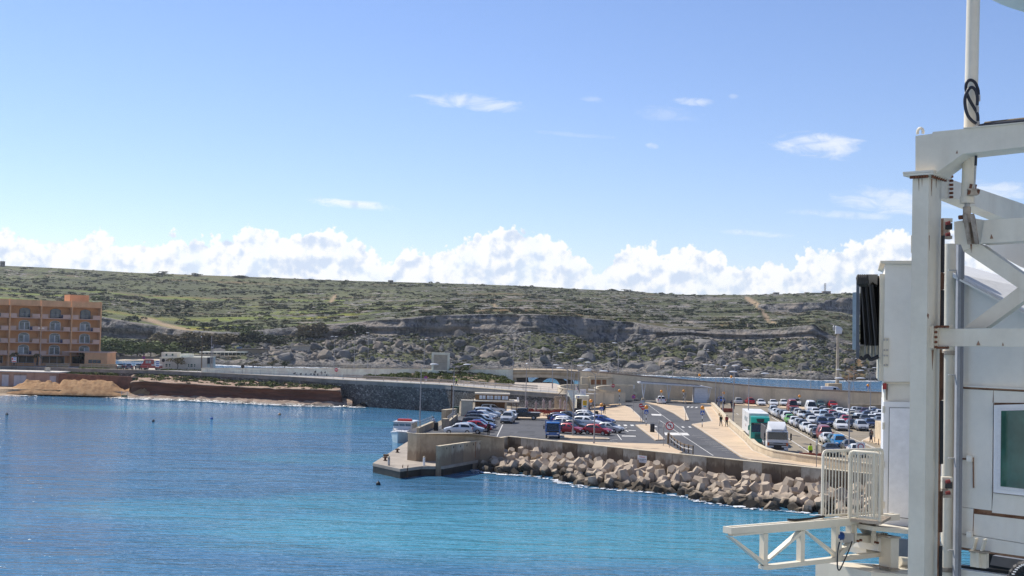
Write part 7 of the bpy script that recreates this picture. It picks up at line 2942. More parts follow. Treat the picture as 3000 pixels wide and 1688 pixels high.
beacon((2142,1131),(2142.5,1104),'orange beacon on the wall road above the back row',D=282)
beacon((2341.5,1191),(2341.5,1160.7),'orange beacon beside the white people carrier under the wall')
beacon((2542.5,1151),(2542.5,1129),'orange beacon with a blue sign on the wall road at the right',D=271,sign=True)
o=thing('grey_board',G(1734,1213,QZ+.1),'grey rectangular board on the beacon right of the ticket kiosk','sign')
mb=MB()
p=G(1734,1213,QZ)+Vector((0,-.2,2.0))
mb.box(p,(.5,.06,.62))
mb.build('board',mat('board_grey',(.12,.14,.17),.6),o)
mb=MB()
mb.cyl(G(1734,1213,QZ)+Vector((0,-.16,0)),p+Vector((0,.04,.2)),.035,n=6)
mb.build('post',POLE,o)

def sign(base_px,c_px,kind,label,z=QZ+.13,D=None,r=.34,edge=False,n_=None):
 b_=G(*base_px,z)if D is None else PD(*base_px,D)
 hh=(base_px[1]-c_px[1])*b_.y/FPX
 o=thing('road_sign',b_,label,'road sign')
 mb=MB()
 mb.cyl(b_,b_+Vector((0,0,hh+r)),.04,n=6)
 mb.build('post',POLE,o)
 c=b_+Vector((0,-.045,hh))
 if edge:
  mb=MB()
  mb.cyl(c+Vector((-.03,.05,0)),c+Vector((.03,.05,0)),r,n=14)
  mb.build('disc',METAL,o)
  return o
 if kind=='no_entry':
  d=sign_disc(c,r,REDP,o)
  mb=MB()
  mb.box(c+Vector((0,-.026,0)),(r*1.4,.008,r*.36))
  mb.build('white_bar',WHITE,d)
 elif kind=='no_parking':
  d=sign_disc(c,r,REDP,o)
  sign_disc(c,r*.8,BLUEP,d,'blue_field',.006,.021)
  for s in(-1,1):
   mb=MB()
   mb.box(c+Vector((0,-.031,0)),(r*1.5,.006,r*.2),(Vector((.707,0,.707*s)),Vector((0,1,0)),Vector((-.707*s,0,.707))))
   mb.build('red_bar',REDP,d)
 elif kind=='no_turn':
  d=sign_disc(c,r,REDP,o)
  sign_disc(c,r*.78,WHITE,d,'white_field',.006,.021)
  mb=MB()
  y_=-.03
  mb.box(c+Vector((r*.22,y_,-r*.12)),(r*.18,.006,r*.7))
  mb.box(c+Vector((-r*.02,y_,r*.18)),(r*.5,.006,r*.18))
  mb.prism([c+Vector((-r*.22,y_,r*.42)),c+Vector((-r*.22,y_,-r*.06)),c+Vector((-r*.55,y_,r*.18))],Vector((0,-.006,0)))
  mb.build('turn_arrow',INK,d)
  mb=MB()
  mb.box(c+Vector((0,-.038,0)),(r*1.6,.005,r*.14),(Vector((.707,0,-.707)),Vector((0,1,0)),Vector((.707,0,.707))))
  mb.build('red_bar',REDP,d)
 elif kind=='back':
  sign_disc(c,r,TRIM,o)
 elif kind=='limit':
  mb=MB()
  mb.box(c+Vector((0,0,-.05)),(.9,.04,1.25))
  d=mb.build('plate',WHITE,o)
  sign_disc(c+Vector((0,-.02,.12)),.32,REDP,d,'red_ring')
  sign_disc(c+Vector((0,-.041,.12)),.24,WHITE,d,'white_field',.006)
 return o

sign((1855,1207.5),(1856,1163),'no_parking','blue and red no-stopping sign at the kerb of the plaza')
sign((1876.7,1235),(1877,1188.6),'no_entry','red no-entry sign at the plaza corner, left of the pair')
sign((1883,1241),(1884.5,1195),'no_entry','red no-entry sign at the plaza corner, right of the pair',z=QZ)
sign((1961,1312),(1962.8,1248),'no_turn','red-ringed no-left-turn sign on the near pavement',r=.52)
sign((1943.4,1306),(1944,1245),'x','round sign seen edge on beside the no-left-turn sign',edge=True)
sign((1929.5,1289.5),(1933,1236),'x','leaning sign pole seen edge on at the tip of the near island',edge=True,r=.28)
sign((1795.6,1164),(1795.6,1130.7),'no_entry','red round sign against the curved walls of the ramp',z=3.6,r=.36)
sign((985,1103),(986,1084),'no_entry','red no-entry sign in front of the long white wall',D=290,r=.42)
sign((710.5,1096),(711,1074),'back','dark back of a round sign on the upper road before the white wall',D=300,r=.42)
sign((478,1077),(478.5,1056),'back','dark back of a round sign in front of the cream building',D=311,r=.42)
sign((420.6,1076),(420.6,1048.5),'no_parking','blue and red round sign against the small beach beyond the upper road',D=314,r=.42)
o=sign((1247,1120),(1248,1107),'no_parking','blue no-stopping sign with a white plate on the upper road below the monument',D=272,r=.4)
mb=MB()
mb.box(PD(1247.5,1113.5,272)+Vector((0,-.08,0)),(.5,.04,.36))
mb.build('plate',WHITE,o)
o=sign((2391.6,1372),(2393,1296),'x','round sign seen edge on with a small plate below, by the warden',edge=True,r=.36)
mb=MB()
mb.box(PD(2392.5,1317,G(2391.6,1372,QZ).y)+Vector((0,-.06,0)),(.3,.04,.95))
mb.build('plate',CONC_PALE,o)
sign((2520,1385),(2520.7,1313),'limit','white board with a red ring sign behind the gangway railing')
o=thing('road_sign',G(2008.6,1232,QZ+.13),'slim post with a single direction arm on the middle island','road sign')
b_=o.location.copy()
mb=MB()
mb.cyl(b_,b_+Vector((0,0,3.1)),.04,n=6)
mb.build('post',POLE,o)
mb=MB()
mb.box(b_+Vector((.45,0,2.75)),(.9,.05,.12))
mb.build('arm',TRIM,o)
o=thing('road_sign',G(1881,1236,QZ+.13),'grey rectangular board on two slim posts behind the no-entry pair','road sign')
b_=o.location.copy()
mb=MB()
mb.cyl(b_,b_+Vector((0,0,3.3)),.04,n=6)
mb.build('post',POLE,o)
mb=MB()
mb.box(b_+Vector((0,-.05,3.2)),(.62,.05,.32))
mb.build('board',mat('pale_board',(.45,.5,.55),.6),o)
o=thing('wall_sign',PD(1851.5,1139,279),'white board with a blue figure on the wall left of the shelter','sign')
pbox(1844,1859,1128,1138.5,279,.06,'board',WHITE,o)
pbox(1847,1853,1131,1135,278.96,.02,'print',BLUEP,o)
for x_ in(1846,1857):
 pbox(x_,x_+.6,1138.5,1160,279.05,.06,'leg',POLE,o)
o=thing('hotel_sign',PD(40,1084,303),'white board with red and blue print on two posts at the left','sign')
pbox(34,48,1046,1062,303,.08,'board',WHITE,o)
pbox(35,38.5,1048,1055,302.95,.03,'red_print',REDP,o)
pbox(39.5,47,1047.5,1050,302.95,.03,'blue_print',BLUEP,o)
pbox(40,46,1052,1054,302.95,.03,'blue_print',BLUEP,o)
pbox(35,47,1058,1060.5,302.95,.03,'red_print',REDP,o)
for x_ in(34.5,46.5):
 pbox(x_,x_+1,1062,1086,303.1,.08,'leg',mat('dark_post',(.05,.05,.05),.7),o)
b_=G(2475,1190,QZ)
o=thing('traffic_light',b_,'black traffic light head on a striped post under the sea wall','traffic light')
for k in range(5):
 mb=MB()
 mb.cyl(b_+Vector((0,0,.45*k)),b_+Vector((0,0,.45*k+.45)),.06,n=7)
 mb.build('pole_band',TRIM if k%2 else WHITE,o)
for dx,a in((-.2,0),(.28,1)):
 mb=MB()
 mb.box(b_+Vector((dx,0,2.75)),(.36,.32,1.05))
 hd=mb.build('signal_head',TRIM,o)
 for k in range(3):
  mb=MB()
  mb.cyl(b_+Vector((dx+.14*a,-.17,3.08-.33*k)),b_+Vector((dx+.2*a,-.3,3.06-.33*k)),.13,n=8)
  mb.build('visor',BLACK,hd)
o=thing('tilted_board',G(2374,1187,QZ),'tilted pale board with a round mark on a frame beside the black saloon','sign')
b_=o.location.copy()
axs=(Vector((.95,0,.3)).normalized(),Vector((0,1,0)),Vector((-.3,0,.95)).normalized())
mb=MB()
mb.box(b_+Vector((0,-.3,1.7)),(1.1,.06,1.3),axs)
bd=mb.build('board',CONC_PALE,o)
sign_disc(b_+Vector((-.05,-.34,1.4)),.26,mat('faded_red',(.35,.14,.12),.7),bd,'round_mark',.01)
for dx in(-.4,.5):
 mb=MB()
 mb.cyl(b_+Vector((dx,-.2,0)),b_+Vector((dx,-.2,2.4)),.05,n=6)
 mb.build('leg',POLE,o)

# ------------------------------------------------------------------ kiosks, cafe, shelter, boat
o=thing('ticket_kiosk',G(1705,1210,QZ+.13),'white ticket kiosk with an open dark front and a yellow poster','kiosk')
kb=o.location.copy()
KW,KH,KD=1.95,2.95,2.0
mbx=lambda c,sz,nm,m_,par:(lambda mb:(mb.box(c,sz),mb.build(nm,m_,par))[1])(MB())
mbx(kb+Vector((0,KD,KH/2)),(KW,.1,KH),'back_wall',PLASTER,o)
for sx_ in(-1,1):
 mbx(kb+Vector((sx_*KW/2,KD/2,KH/2)),(.1,KD,KH),'side_wall',PLASTER,o)
mbx(kb+Vector((.42,.05,1.2)),(1.0,.1,2.35),'door',WHITE,o)
mbx(kb+Vector((0,.5,.02)),(KW,1.6,.04),'floor',CONC,o)
rf_=mbx(kb+Vector((0,.8,2.75)),(KW+.4,KD+.5,.5),'fascia',PLASTER,o)
mbx(kb+Vector((-.55,.9,1.0)),(.5,.5,1.3),'counter',TRIM,o)
mbx(kb+Vector((.45,-.01,1.75)),(.72,.02,.85),'poster',YELP,o)
text('TICKETS\nSOLD\nHERE',.2,kb+Vector((.45,-.03,1.75)),facing(Vector((0,-1,0))),INK,o)
mbx(kb+Vector((.45,-.01,1.15)),(.42,.02,.22),'sticker',mat('cyan',(.05,.35,.55),.5),o)
mbx(kb+Vector((-.7,-.48,2.78)),(.32,.02,.2),'logo',BLUEP,o)
text('BLUE LAGOON',.2,kb+Vector((.15,-.46,2.76)),facing(Vector((0,-1,0))),mat('sign_grey',(.25,.2,.18),.7),o)
sb=mbx(kb+Vector((.1,0,3.6)),(1.05,.08,1.1),'sign_board',WHITE,o)
text('BLUE LAGOON\nFERRY\nTOURS',.18,kb+Vector((.1,-.05,3.62)),facing(Vector((0,-1,0))),BLUEP,o)
WD=mat('cafe_wood',(.165,.085,.03),.75,.25,2.5,(.10,.05,.02),streak=.2)
WD2=mat('cafe_trim_wood',(.27,.145,.05),.7,.2,2.5)
CRM=mat('cafe_cream',(.58,.52,.42),.85,.08,1)
cf=thing('cafe',G(1440,1211,QZ),'brown timber cafe with a cream roof and a strip of white clerestory windows','cafe')
cb=G(1391,1212,QZ)
Yc=cb.y
sc_=Yc/FPX
cx0,cx1=cb.x,cb.x+(1478-1391)*sc_
hR=(1212-1182)*sc_+.35
mbx(Vector(((cx0+cx1)/2,Yc+2.6,QZ+hR/2)),(cx1-cx0,5,hR),'wall',WD,cf)
for k in range(5):
 xx=cx0+(cx1-cx0)*(k+.5)/5
 mbx(Vector((xx,Yc+.08,QZ+hR/2)),((cx1-cx0)/5-.06,.06,hR-.1),'shutter_panel',WD if k%2 else mat('cafe_wood_b',(.145,.072,.026),.75,.25,2.5),cf)
ex=cx0+(1518-1391)*sc_
mbx(Vector(((cx0-.1+ex)/2,Yc+1.8,QZ+hR+.1)),(ex-cx0+.3,6.0,.2),'roof',CRM,cf)
for px in(1481,1497,1513):
 xx=cx0+(px-1391)*sc_
 mbx(Vector((xx,Yc+.3,QZ+hR/2)),(.32 if px==1481 else .1,.3 if px==1481 else .1,hR),'post',CRM if px==1481 else WD,cf)
ux0,ux1=cx0+.0,cx0+(1490-1391)*sc_
hU=.95
mbx(Vector(((ux0+ux1)/2,Yc+1.9,QZ+hR+.2+hU/2)),(ux1-ux0,2.6,hU),'clerestory',WD2,cf)
mbx(Vector(((ux0+ux1)/2,Yc+1.9,QZ+hR+.2+hU+.12)),(ux1-ux0+.25,3.0,.24),'upper_roof',CRM,cf)
for k in range(4):
 for q_ in range(2):
  xx=cx0+(1403.5+k*22+q_*9.6-1391)*sc_+.22
  mbx(Vector((xx,Yc+.58,QZ+hR+.2+hU/2)),(8.2*sc_,.05,.62),'window',mat('frosted_white',(.7,.72,.73),.3),cf)
mbx(Vector((cx0+(1516-1391)*sc_,Yc+.8,QZ+hR+.5)),(.25,.25,.6),'flue',WHITE,cf)
o=thing('storage_cabinet',G(1367,1220,QZ),'beige four-door storage cabinet left of the cafe','cabinet')
b_=o.location.copy()
mbx(b_+Vector((0,.8,1.25)),(1.85,1.6,2.5),'carcass',mat('cabinet_beige',(.44,.40,.31),.8,.1),o)
for i_ in range(2):
 for j_ in range(2):
  mbx(b_+Vector((-.45+.9*i_,-.02,.68+1.15*j_)),(.86,.04,1.1),'door',mat('cabinet_door',(.47,.43,.34),.8,.1),o)
mbx(b_+Vector((0,.8,2.56)),(2.0,1.8,.12),'top',CRM,o)
o=thing('wheelie_bin',G(1334,1212,QZ),'green waste container by the rust-brown pole','bin')
b_=o.location.copy()
mbx(b_+Vector((0,0,.55)),(1.2,.8,.95),'tub',mat('bin_green',(.02,.06,.035),.6),o)
mbx(b_+Vector((0,0,1.1)),(1.3,.9,.14),'lid',mat('bin_lid',(.03,.075,.04),.6),o)
trp=pz([(1500,1212),(1560,1212),(1640,1211),(1668,1213)],QZ+.13)
railing([p+Vector((0,3.0,.55))for p in trp],'grey pipe railing on the low wall behind the cafe terrace',h=.9,step=2.0,mid=(.25,.5,.75))
lowwall([p+Vector((0,3.0,0))for p in trp],'low tan wall behind the cafe terrace',.55)
PAR=mat('parasol_cloth',(.42,.34,.32),.9,.15,2)
for px,yb_,yt_,lb in((1542,1213,1172,'closed parasol behind the black pickup'),(1570,1212,1176,'closed parasol with a wide skirt left of the picnic tables'),(1592,1209,1169,'closed parasol between the picnic tables and the pickup, tallest one'),(1611,1209,1173,'closed parasol just right of the seated person in black'),
       (1641,1209,1169,'closed parasol by the foot of the steel stairs'),(1654,1211,1173,'closed parasol nearest to the ticket kiosk')):
 b_=G(px,yb_,QZ+.13)
 h=(yb_-yt_)*b_.y/FPX
 o=thing('parasol',b_,lb,'parasol','closed parasols on the cafe terrace')
 mb=MB()
 mb.cyl(b_,b_+Vector((0,0,h)),.03,n=6)
 mb.build('pole',WD,o)
 mb=MB()
 mb.lathe(b_+Vector((0,0,h*.32)),[(.26,0),(.2,h*.15),(.17,h*.4),(.24,h*.52),(.05,h*.68)],8)
 mb.build('canopy',PAR,o,smooth=50)
 mb=MB()
 mb.box(b_+Vector((0,0,.06)),(.5,.5,.12))
 mb.build('base',CONC,o)
RDW=mat('red_timber',(.24,.03,.018),.7,.15,2)

def picnic(px,py,ang,label):
 b_=G(px,py,QZ+.13)
 o=thing('picnic_table',b_,label,'picnic table','red picnic tables',R(ang))
 for k in range(4):
  mb=MB()
  mb.box((0,-.3+.2*k,.75),(1.7,.17,.05))
  ob('table_plank',mb.mesh('table_plank',RDW),o)
 for sy in(-1,1):
  for k in range(2):
   mb=MB()
   mb.box((0,sy*(.68+.17*k),.45),(1.7,.15,.05))
   ob('bench_plank',mb.mesh('bench_plank',RDW),o)
  mb=MB()
  mb.box((0,sy*.93,.72),(1.7,.05,.3))
  ob('bench_back',mb.mesh('bench_back',RDW),o)
  for sx_ in(-1,1):
   mb=MB()
   mb.tube([(sx_*.65,sy*.25,.74),(sx_*.65,sy*.7,.02)],.05,4)
   ob('leg',mb.mesh('leg',RDW),o)
 for sx_ in(-1,1):
  mb=MB()
  mb.box((sx_*.65,0,.4),(.08,1.7,.1))
  ob('cross_bar',mb.mesh('cross_bar',RDW),o)

picnic(1588,1216,20,'red slatted picnic table left of the seated person in black')
picnic(1607,1219,-15,'red picnic table at which the person in black sits')
picnic(1636,1216,10,'red picnic table nearest to the ticket kiosk')
picnic(1549,1213,5,'red picnic table partly hidden behind the pickup bed')
for px,py,lb in((1687,1216,'black litter bin at the left side of the ticket kiosk'),(1747,1225,'black litter bin behind the second lamp post'),(1911,1266,'black litter bin on the near traffic island'),(2105,1194,'grey litter bin by the beacon at the divider wall end'),
     (1277,1262,'dark bin at the quay railing in front of the pale-shirted person')):
 b_=G(px,py,QZ+(.13 if px not in(1277,2105)else 0))
 o=thing('litter_bin',b_,lb,'bin')
 m_=METAL if 'grey' in lb else BLACK
 mb=MB()
 mb.lathe(b_,[(.3,0),(.32,.06),(.32,1.0),(.3,1.05)],10)
 mb.build('tub',m_,o,smooth=40)
 mb=MB()
 mb.lathe(b_+Vector((0,0,1.06)),[(.33,0),(.33,.06),(.12,.12)],10)
 mb.build('lid',TRIM,o)
sh=thing('shelter',G(1980,1177,QZ),'long bus shelter with a slim white roof, V-shaped posts and a white room','shelter')
Ds=271
mb=MB()
mb.prism([PD(1873,1119.5,Ds),PD(2060,1131,Ds),PD(2087,1136.5,Ds),PD(2087,1138,Ds),PD(2060,1134.5,Ds),PD(1873,1123.5,Ds)],Vector((0,4.6,0)))
mb.build('roof',HEADW,sh)
for k in range(14):
 x0=1878+k*12.5
 y0=1119.4+(x0-1873)*.0615
 a,b=PD(x0,y0,Ds+.4),PD(x0+11.8,y0+.72,Ds+.4)
 mb=MB()
 mb.prism([a+Vector((0,0,.05)),b+Vector((0,0,.05)),b+Vector((0,0,.12)),a+Vector((0,0,.12))],Vector((0,3.8,0)))
 mb.build('solar_panel',mat('solar',(.012,.015,.03),.2,.1),sh)
for px in(1885,1959,2076):
 g_=PD(px,1166+(px-1885)*.05,Ds+.8)
 tz=PD(px,1123+(px-1873)*.06,Ds+.8).z
 mb=MB()
 mb.lathe(Vector((g_.x,g_.y,QZ)),[(.42,0),(.42,.75),(.36,.8)],10)
 mb.build('plinth',CONC_PALE,sh)
 for dx,dy in((-.35,-.5),(.4,-.5),(-.35,1.6),(.4,1.6)):
  mb=MB()
  mb.cyl(Vector((g_.x,g_.y,QZ+.8)),Vector((g_.x+dx,g_.y+dy,tz)),.06,n=6)
  mb.build('strut',WHITE,sh)
r0_,r1_=PD(2034,1177,Ds+.6),PD(2074,1177,Ds+.6)
mb=MB()
zt_=PD(2034,1135,Ds+.6).z
mb.prism([Vector((r0_.x,Ds+.6,QZ)),Vector((r1_.x,Ds+.6,QZ)),Vector((r1_.x,Ds+.6,zt_)),Vector((r0_.x,Ds+.6,zt_))],Vector((0,3,0)))
rm=mb.build('room',HEADW,sh)
for k in range(5):
 mbx(Vector(((r0_.x+r1_.x)/2,Ds+.59,QZ+.55+k*.5)),(r1_.x-r0_.x-.1,.03,.02),'panel_joint',mat('joint_pale',(.45,.47,.5),.6),rm)
o=thing('payphone',G(2007,1178,QZ),'grey pay terminal standing under the shelter right of a beacon','terminal')
b_=o.location.copy()
mbx(b_+Vector((0,0,.6)),(.25,.25,1.2),'post',METAL,o)
mbx(b_+Vector((0,0,1.6)),(.5,.4,.9),'cabinet',METAL,o)
for px,py,w_,lb in((2128.5,1208,1.1,'orange plastic road barrier beside the walkers at the back'),(2374,1347,1.25,'orange-brown plastic barrier at the feet of the warden')):
 b_=G(px,py,QZ)
 o=thing('road_barrier',b_,lb,'barrier')
 mb=MB()
 mb.loft([[(b_.x+x_,b_.y+y_,b_.z+z_)for y_,z_ in((-.25,0),(.25,0),(.1,.75),(-.1,.75))]for x_ in(-w_,w_)])
 mb.build('shell',mat('barrier_orange',(.42,.10,.05),.7,.15),o)
 for s in(-.6,.6):
  mb=MB()
  mb.box(b_+Vector((s*w_,0,.08)),(.3,.52,.16))
  mb.build('foot',TRIM,o)
lowwall(pz([(2487,1203),(2590,1204),(2700,1206)],QZ),'low pale wall at the back right of the queue, cars behind it',1.25)
tw=thing('tan_wall',G(2580,1300,QZ),'tall tan block wall at the right edge of the queue','wall')
tb=[G(2563,1287,QZ),G(2640,1330,QZ)]
mb=MB()
mb.loft([[Vector((p.x,p.y,QZ-.2)),Vector((p.x+4,p.y+1,QZ-.2)),Vector((p.x+4,p.y+1,QZ+2.6)),Vector((p.x,p.y,QZ+2.6))]for p in tb])
mb.build('wall_body',CONC_PALE,tw)
for k in range(5):
 b_=tb[0].lerp(tb[1],.1+.16*k)+Vector((-.9,-.2,0))
 o=thing('steel_bollard',b_,'thin dark bollard along the foot of the tan wall','bollard','bollards by the tan wall')
 mb=MB()
 mb.lathe(b_,[(.05,0),(.05,.75),(.03,.8)],8)
 mb.build('post',TRIM,o)
fb=pz([(1958,1290),(1978,1309),(2000,1324),(2030,1331)],QZ+.13)
o=thing('pavement_rail',fb[0],'low brown and steel rail curving along the near pavement','railing')
for hz_,m_ in((.9,MATS['weathered_wood']),(.5,METAL)):
 mb=MB()
 mb.tube([p+Vector((0,0,hz_))for p in fb],.06,6)
 mb.build('rail',m_,o)
for k in range(8):
 t=k/7*2.999
 p=fb[int(t)].lerp(fb[min(int(t)+1,3)],t-int(t))
 mb=MB()
 mb.box(p+Vector((0,0,.5)),(.14,.14,1.0))
 mb.build('post',MATS['weathered_wood'],o)
b_=G(1958,1300,QZ+.13)
o=thing('timber_post',b_,'stout dark timber post at the head of the pavement rail','post')
mbx(b_+Vector((0,0,.65)),(.3,.3,1.3),'post',MATS['weathered_wood'],o)

bt=G(1182,1292,0)
boat=thing('cabin_boat',bt,'white and turquoise cabin boat with a red life raft on top, moored at the quay','boat',None,R(-98))
HUL=mat('hull_white',(.70,.70,.69),.35,.06,1)
HUB=mat('hull_turquoise',(.55,.68,.69),.4,.1,1)
Lb,Wb=7.6,3.3

def hull_ring(x,z0,z1):
 f=(x+Lb/2)/Lb
 w_=Wb/2*(1 if f<.55 else max(.04,1-((f-.55)/.45)**2.2))
 return[Vector((x,-w_,z1)),Vector((x,-w_*.82,z0+.25)),Vector((x+.0,-.06,z0)),Vector((x,.06,z0)),Vector((x,w_*.82,z0+.25)),Vector((x,w_,z1))]

xs_=[-Lb/2+Lb*k/10 for k in range(11)]
mb=MB()
mb.loft([hull_ring(x_,-.45,1.22+.25*max(0,(x_/Lb+.1))**2*4)for x_ in xs_],close=True)
ob('hull',mb.mesh('hull',HUB,smooth=35,fix=True),boat)
mb=MB()
for s in(-1,1):
 mb.tube([Vector((r_[0 if s<0 else 5].x,r_[0 if s<0 else 5].y*1.02,r_[0].z+.02))for r_ in[hull_ring(x_,-.45,1.22+.25*max(0,(x_/Lb+.1))**2*4)for x_ in xs_]],.08,6)
ob('gunwale',mb.mesh('gunwale',HUL),boat)
mb=MB()
mb.loft([[Vector((x_,y_,z_))for y_,z_ in((-w_,1.15),(w_,1.15),(w_*.92,h_),(-w_*.92,h_))]for x_,w_,h_ in((-3.3,1.35,2.75),(.9,1.42,2.75),(1.35,1.36,1.9),(2.2,1.0,1.5))],caps=True)
ob('cabin',mb.mesh('cabin',HUL,fix=True),boat)
mb=MB()
mb.loft([[Vector((x_,y_,z_))for y_,z_ in((-1.5,2.76),(1.5,2.76),(1.42,2.86),(-1.42,2.86))]for x_ in(-3.5,1.1)])
ob('roof',mb.mesh('roof',HUL,fix=True),boat)
for k,yy in enumerate((-.9,0,.9)):
 mb=MB()
 mb.box((1.19,yy,2.3),(.03,.78,.66),(Vector((.88,0,-.46)),Vector((0,1,0)),Vector((.46,0,.88))))
 ob('front_window',mb.mesh('front_window',mat('boat_glass',(.12,.2,.26),.1,.2)),boat)
for s in(-1,1):
 for k in range(4):
  mb=MB()
  mb.box((-2.6+k*.95,s*1.37,2.2),(.75,.03,.7))
  ob('side_window',mb.mesh('side_window',MATS['boat_glass']),boat)
mb=MB()
mb.box((-.6,0,3.0),(1.0,2.1,.32),top=.92)
ob('life_raft',mb.mesh('life_raft',mat('raft_red',(.62,.04,.03),.5)),boat)
mb=MB()
for s in(-1,1):
 mb.tube([(1.3,s*1.3,1.3),(1.4,s*1.25,1.9),(2.8,s*.8,1.95),(3.6,0,1.95)],.022,5)
 for x_,y_ in((2.0,1.05),(2.8,.8),(3.3,.4)):
  mb.cyl((x_,s*y_,1.35),(x_,s*y_,1.95),.02,n=5)
ob('bow_rail',mb.mesh('bow_rail',METAL),boat)
mb=MB()
mb.cyl((-1.2,.3,2.8),(-1.2,.3,3.9),.02,n=5)
ob('aerial',mb.mesh('aerial',METAL),boat)
for px,py,c_,lb in((620,1228,'blue','small blue float on the water in front of the red bank'),(20,1216,'dark','small dark float near the beach at the left'),(819,1216,'orange','small orange float in front of the stone wall'),
      (449,1236,'dark','tiny dark float in the middle of the bay'),(1108,1421,'dark','round dark buoy on the water below the jetty')):
 b_=G(px,py,0)
 o=thing('buoy',b_,lb,'buoy')
 mb=MB()
 mb.lathe(b_+Vector((0,0,-.15)),[(.05,0),(.22,.1),(.25,.25),(.2,.4),(.06,.5)],10)
 mb.build('float',{'blue':BLUEP,'dark':BLACK,'orange':mat('buoy_orange',(.6,.3,.12),.6)}[c_],o,smooth=True)
 mb=MB()
 mb.cyl(b_+Vector((0,0,.3)),b_+Vector((0,0,.45)),.04,n=6)
 mb.build('ring',TRIM,o)

# ------------------------------------------------------------------ passenger boarding bridge in front
JW=mat('gantry_paint',(.74,.675,.54),.5,.06,.8,(.66,.595,.47),grain=.03,streak=.3,stain=(.50,.39,.26))
JP=mat('cabin_panel',(.80,.765,.68),.55,.07,.5,(.72,.685,.60),grain=.03,streak=.3,stain=(.55,.45,.33))
JWH=mat('door_panel',(.82,.82,.82),.4,.04,.6,grain=.02)
JG=mat('rail_grey',(.30,.31,.33),.5,.12,1.5)
RBOLT=mat('rusty_bolt',(.20,.075,.035),.85,.3,20,(.10,.045,.03))
BEL=mat('bellows_cloth',(.035,.037,.040),.75,.25,3)
HOSE=mat('hose_rubber',(.012,.016,.028),.4,.1,4)
RUSTL=mat('rust_line',(.32,.19,.12),.9,.3,6,(.2,.1,.06))
D1,D2=Vector((.743,-.669,0)),Vector((.64,.768,0))
NA,NBk=Vector((.669,.743,0)),Vector((-.768,.64,0))
C0=PD(2711.5,1300,19)

def pl_hit(x,y,p0,n):
 d=Vector(ray(x,y))
 o_=Vector((0,0,EYE))
 return o_+d*((p0-o_).dot(n)/d.dot(n))

PAo=lambda x,y,off=0.0:pl_hit(x,y,C0+NA*off,NA)
PBo=lambda x,y,off=0.0:pl_hit(x,y,C0+NBk*off,NBk)

def plate(pts,nm,m_,par,off=0.0,th=.3,pf=None,ext=None):
 mb=MB()
 f=pf or PAo
 e=ext if ext is not None else(NBk if f is PBo else NA)*th
 mb.prism([f(a,b,off)for a,b in pts],e)
 return mb.build(nm,m_,par)

def rod(pts,r,nm,m_,par,n=8,smooth=50):
 mb=MB()
 mb.tube(pts,r,n)
 return mb.build(nm,m_,par,smooth=smooth)

wA=(PAo(2664,1300)-C0).length
wB=(PBo(2749.5,1300)-C0).length
gan=thing('boarding_gantry',Vector((C0.x,C0.y,0)),'tall cream steel portal gantry with diagonal braces holding the boarding bridge','gantry')
zc=PAo(2682,515).z

def colm(e,z0,z1,nm,m_=JW):
 mb=MB()
 q=[C0-D1*(wA+e)-D2*e,C0+D1*e-D2*e,C0+D1*e+D2*(wB+e),C0-D1*(wA+e)+D2*(wB+e)]
 mb.prism([Vector((p.x,p.y,z0))for p in q],(0,0,z1-z0))
 return mb.build(nm,m_,gan)

colm(0,-1,zc-.001,'column')
zf=PAo(2700,509).z
colm(.11,zf,zf+.03,'flange')
colm(.105,zf-.034,zf-.003,'flange')
for k in range(7):
 for d_,o_,s_ in((D1,C0-D1*wA-D2*.06,wA),(D2,C0+D1*.06,wB)):
  p=o_+d_*(s_*k/6)
  mb=MB()
  mb.cyl(Vector((p.x,p.y,zf-.075)),Vector((p.x,p.y,zf-.034)),.022,n=6)
  mb.build('bolt',RBOLT,gan)
plate([(2682,398.5),(2731,392),(2733,386.5),(2822,378),(3160,346),(3160,412),(2821,451),(2726.5,519),(2682,519)],'top_beam',JW,gan,0,wB)
plate([(2822,377),(3160,345),(3160,342),(2822,374)],'beam_flange',JW,gan,-.03,wB+.06)
plate([(2669,690),(2680.5,689),(2679,740),(2668.5,741)],'side_plate',JW,gan,.05,.12)
mb=MB()
p=PAo(2696,391,.15)
mb.tube([p+D1*(.045*math.cos(t))+Vector((0,0,.02+.06*math.sin(t)))for t in np.linspace(-.5,3.64,10)],.022,6)
mb.build('lifting_eye',JW,gan)
plate([(2752,512),(2783,511),(2790,514),(2789,582),(2752,583)],'splice_plate',JW,gan,0,.04,PBo)
for k in range(6):
 p=PBo(2782.5,518+k*12,-.015)
 mb=MB()
 mb.cyl(p,p-NBk*.05,.022,n=6)
 mb.build('bolt',RBOLT,gan)
plate([(2790,527),(3050,615),(3050,682),(2945,641),(2790,577)],'rear_beam',JW,gan,.3,.3,PBo)
plate([(2748,963.5),(3160,962),(3160,1018),(2748,1014)],'lower_beam',JW,gan,.22,.3)
plate([(2735,955),(2780,953),(2780,963),(2748,963),(2748,1014),(2779,1015),(2779,1024),(2735,1023)],'end_plate',JW,gan,.18,.16)
plate([(2720,956),(2735,954),(2735,1022),(2720,1018)],'end_gusset',JW,gan,.14,.1)
for k in range(5):
 for p in(PAo(2743.5,959+k*14.5,.18),PAo(2748+k*7.5,1019,.18),PAo(2748+k*7.5,957.5,.18)):
  mb=MB()
  mb.cyl(p,p-NA*.04,.02,n=6)
  mb.build('bolt',RBOLT,gan)
bri=thing('lifting_carriage',PAo(2850,700,.4),'cream lifting carriage frame with X braces hung from a hydraulic cylinder','carriage')
bri.location.z=12
plate([(2795,650),(2855,640),(2886,645),(2886,714),(2872,716),(2822,735),(2815,716),(2797,716)],'gusset',JW,bri,.42,.06)
plate([(2884,645),(3160,628),(3160,696),(2872,714)],'cross_beam',JW,bri,.36,.35)
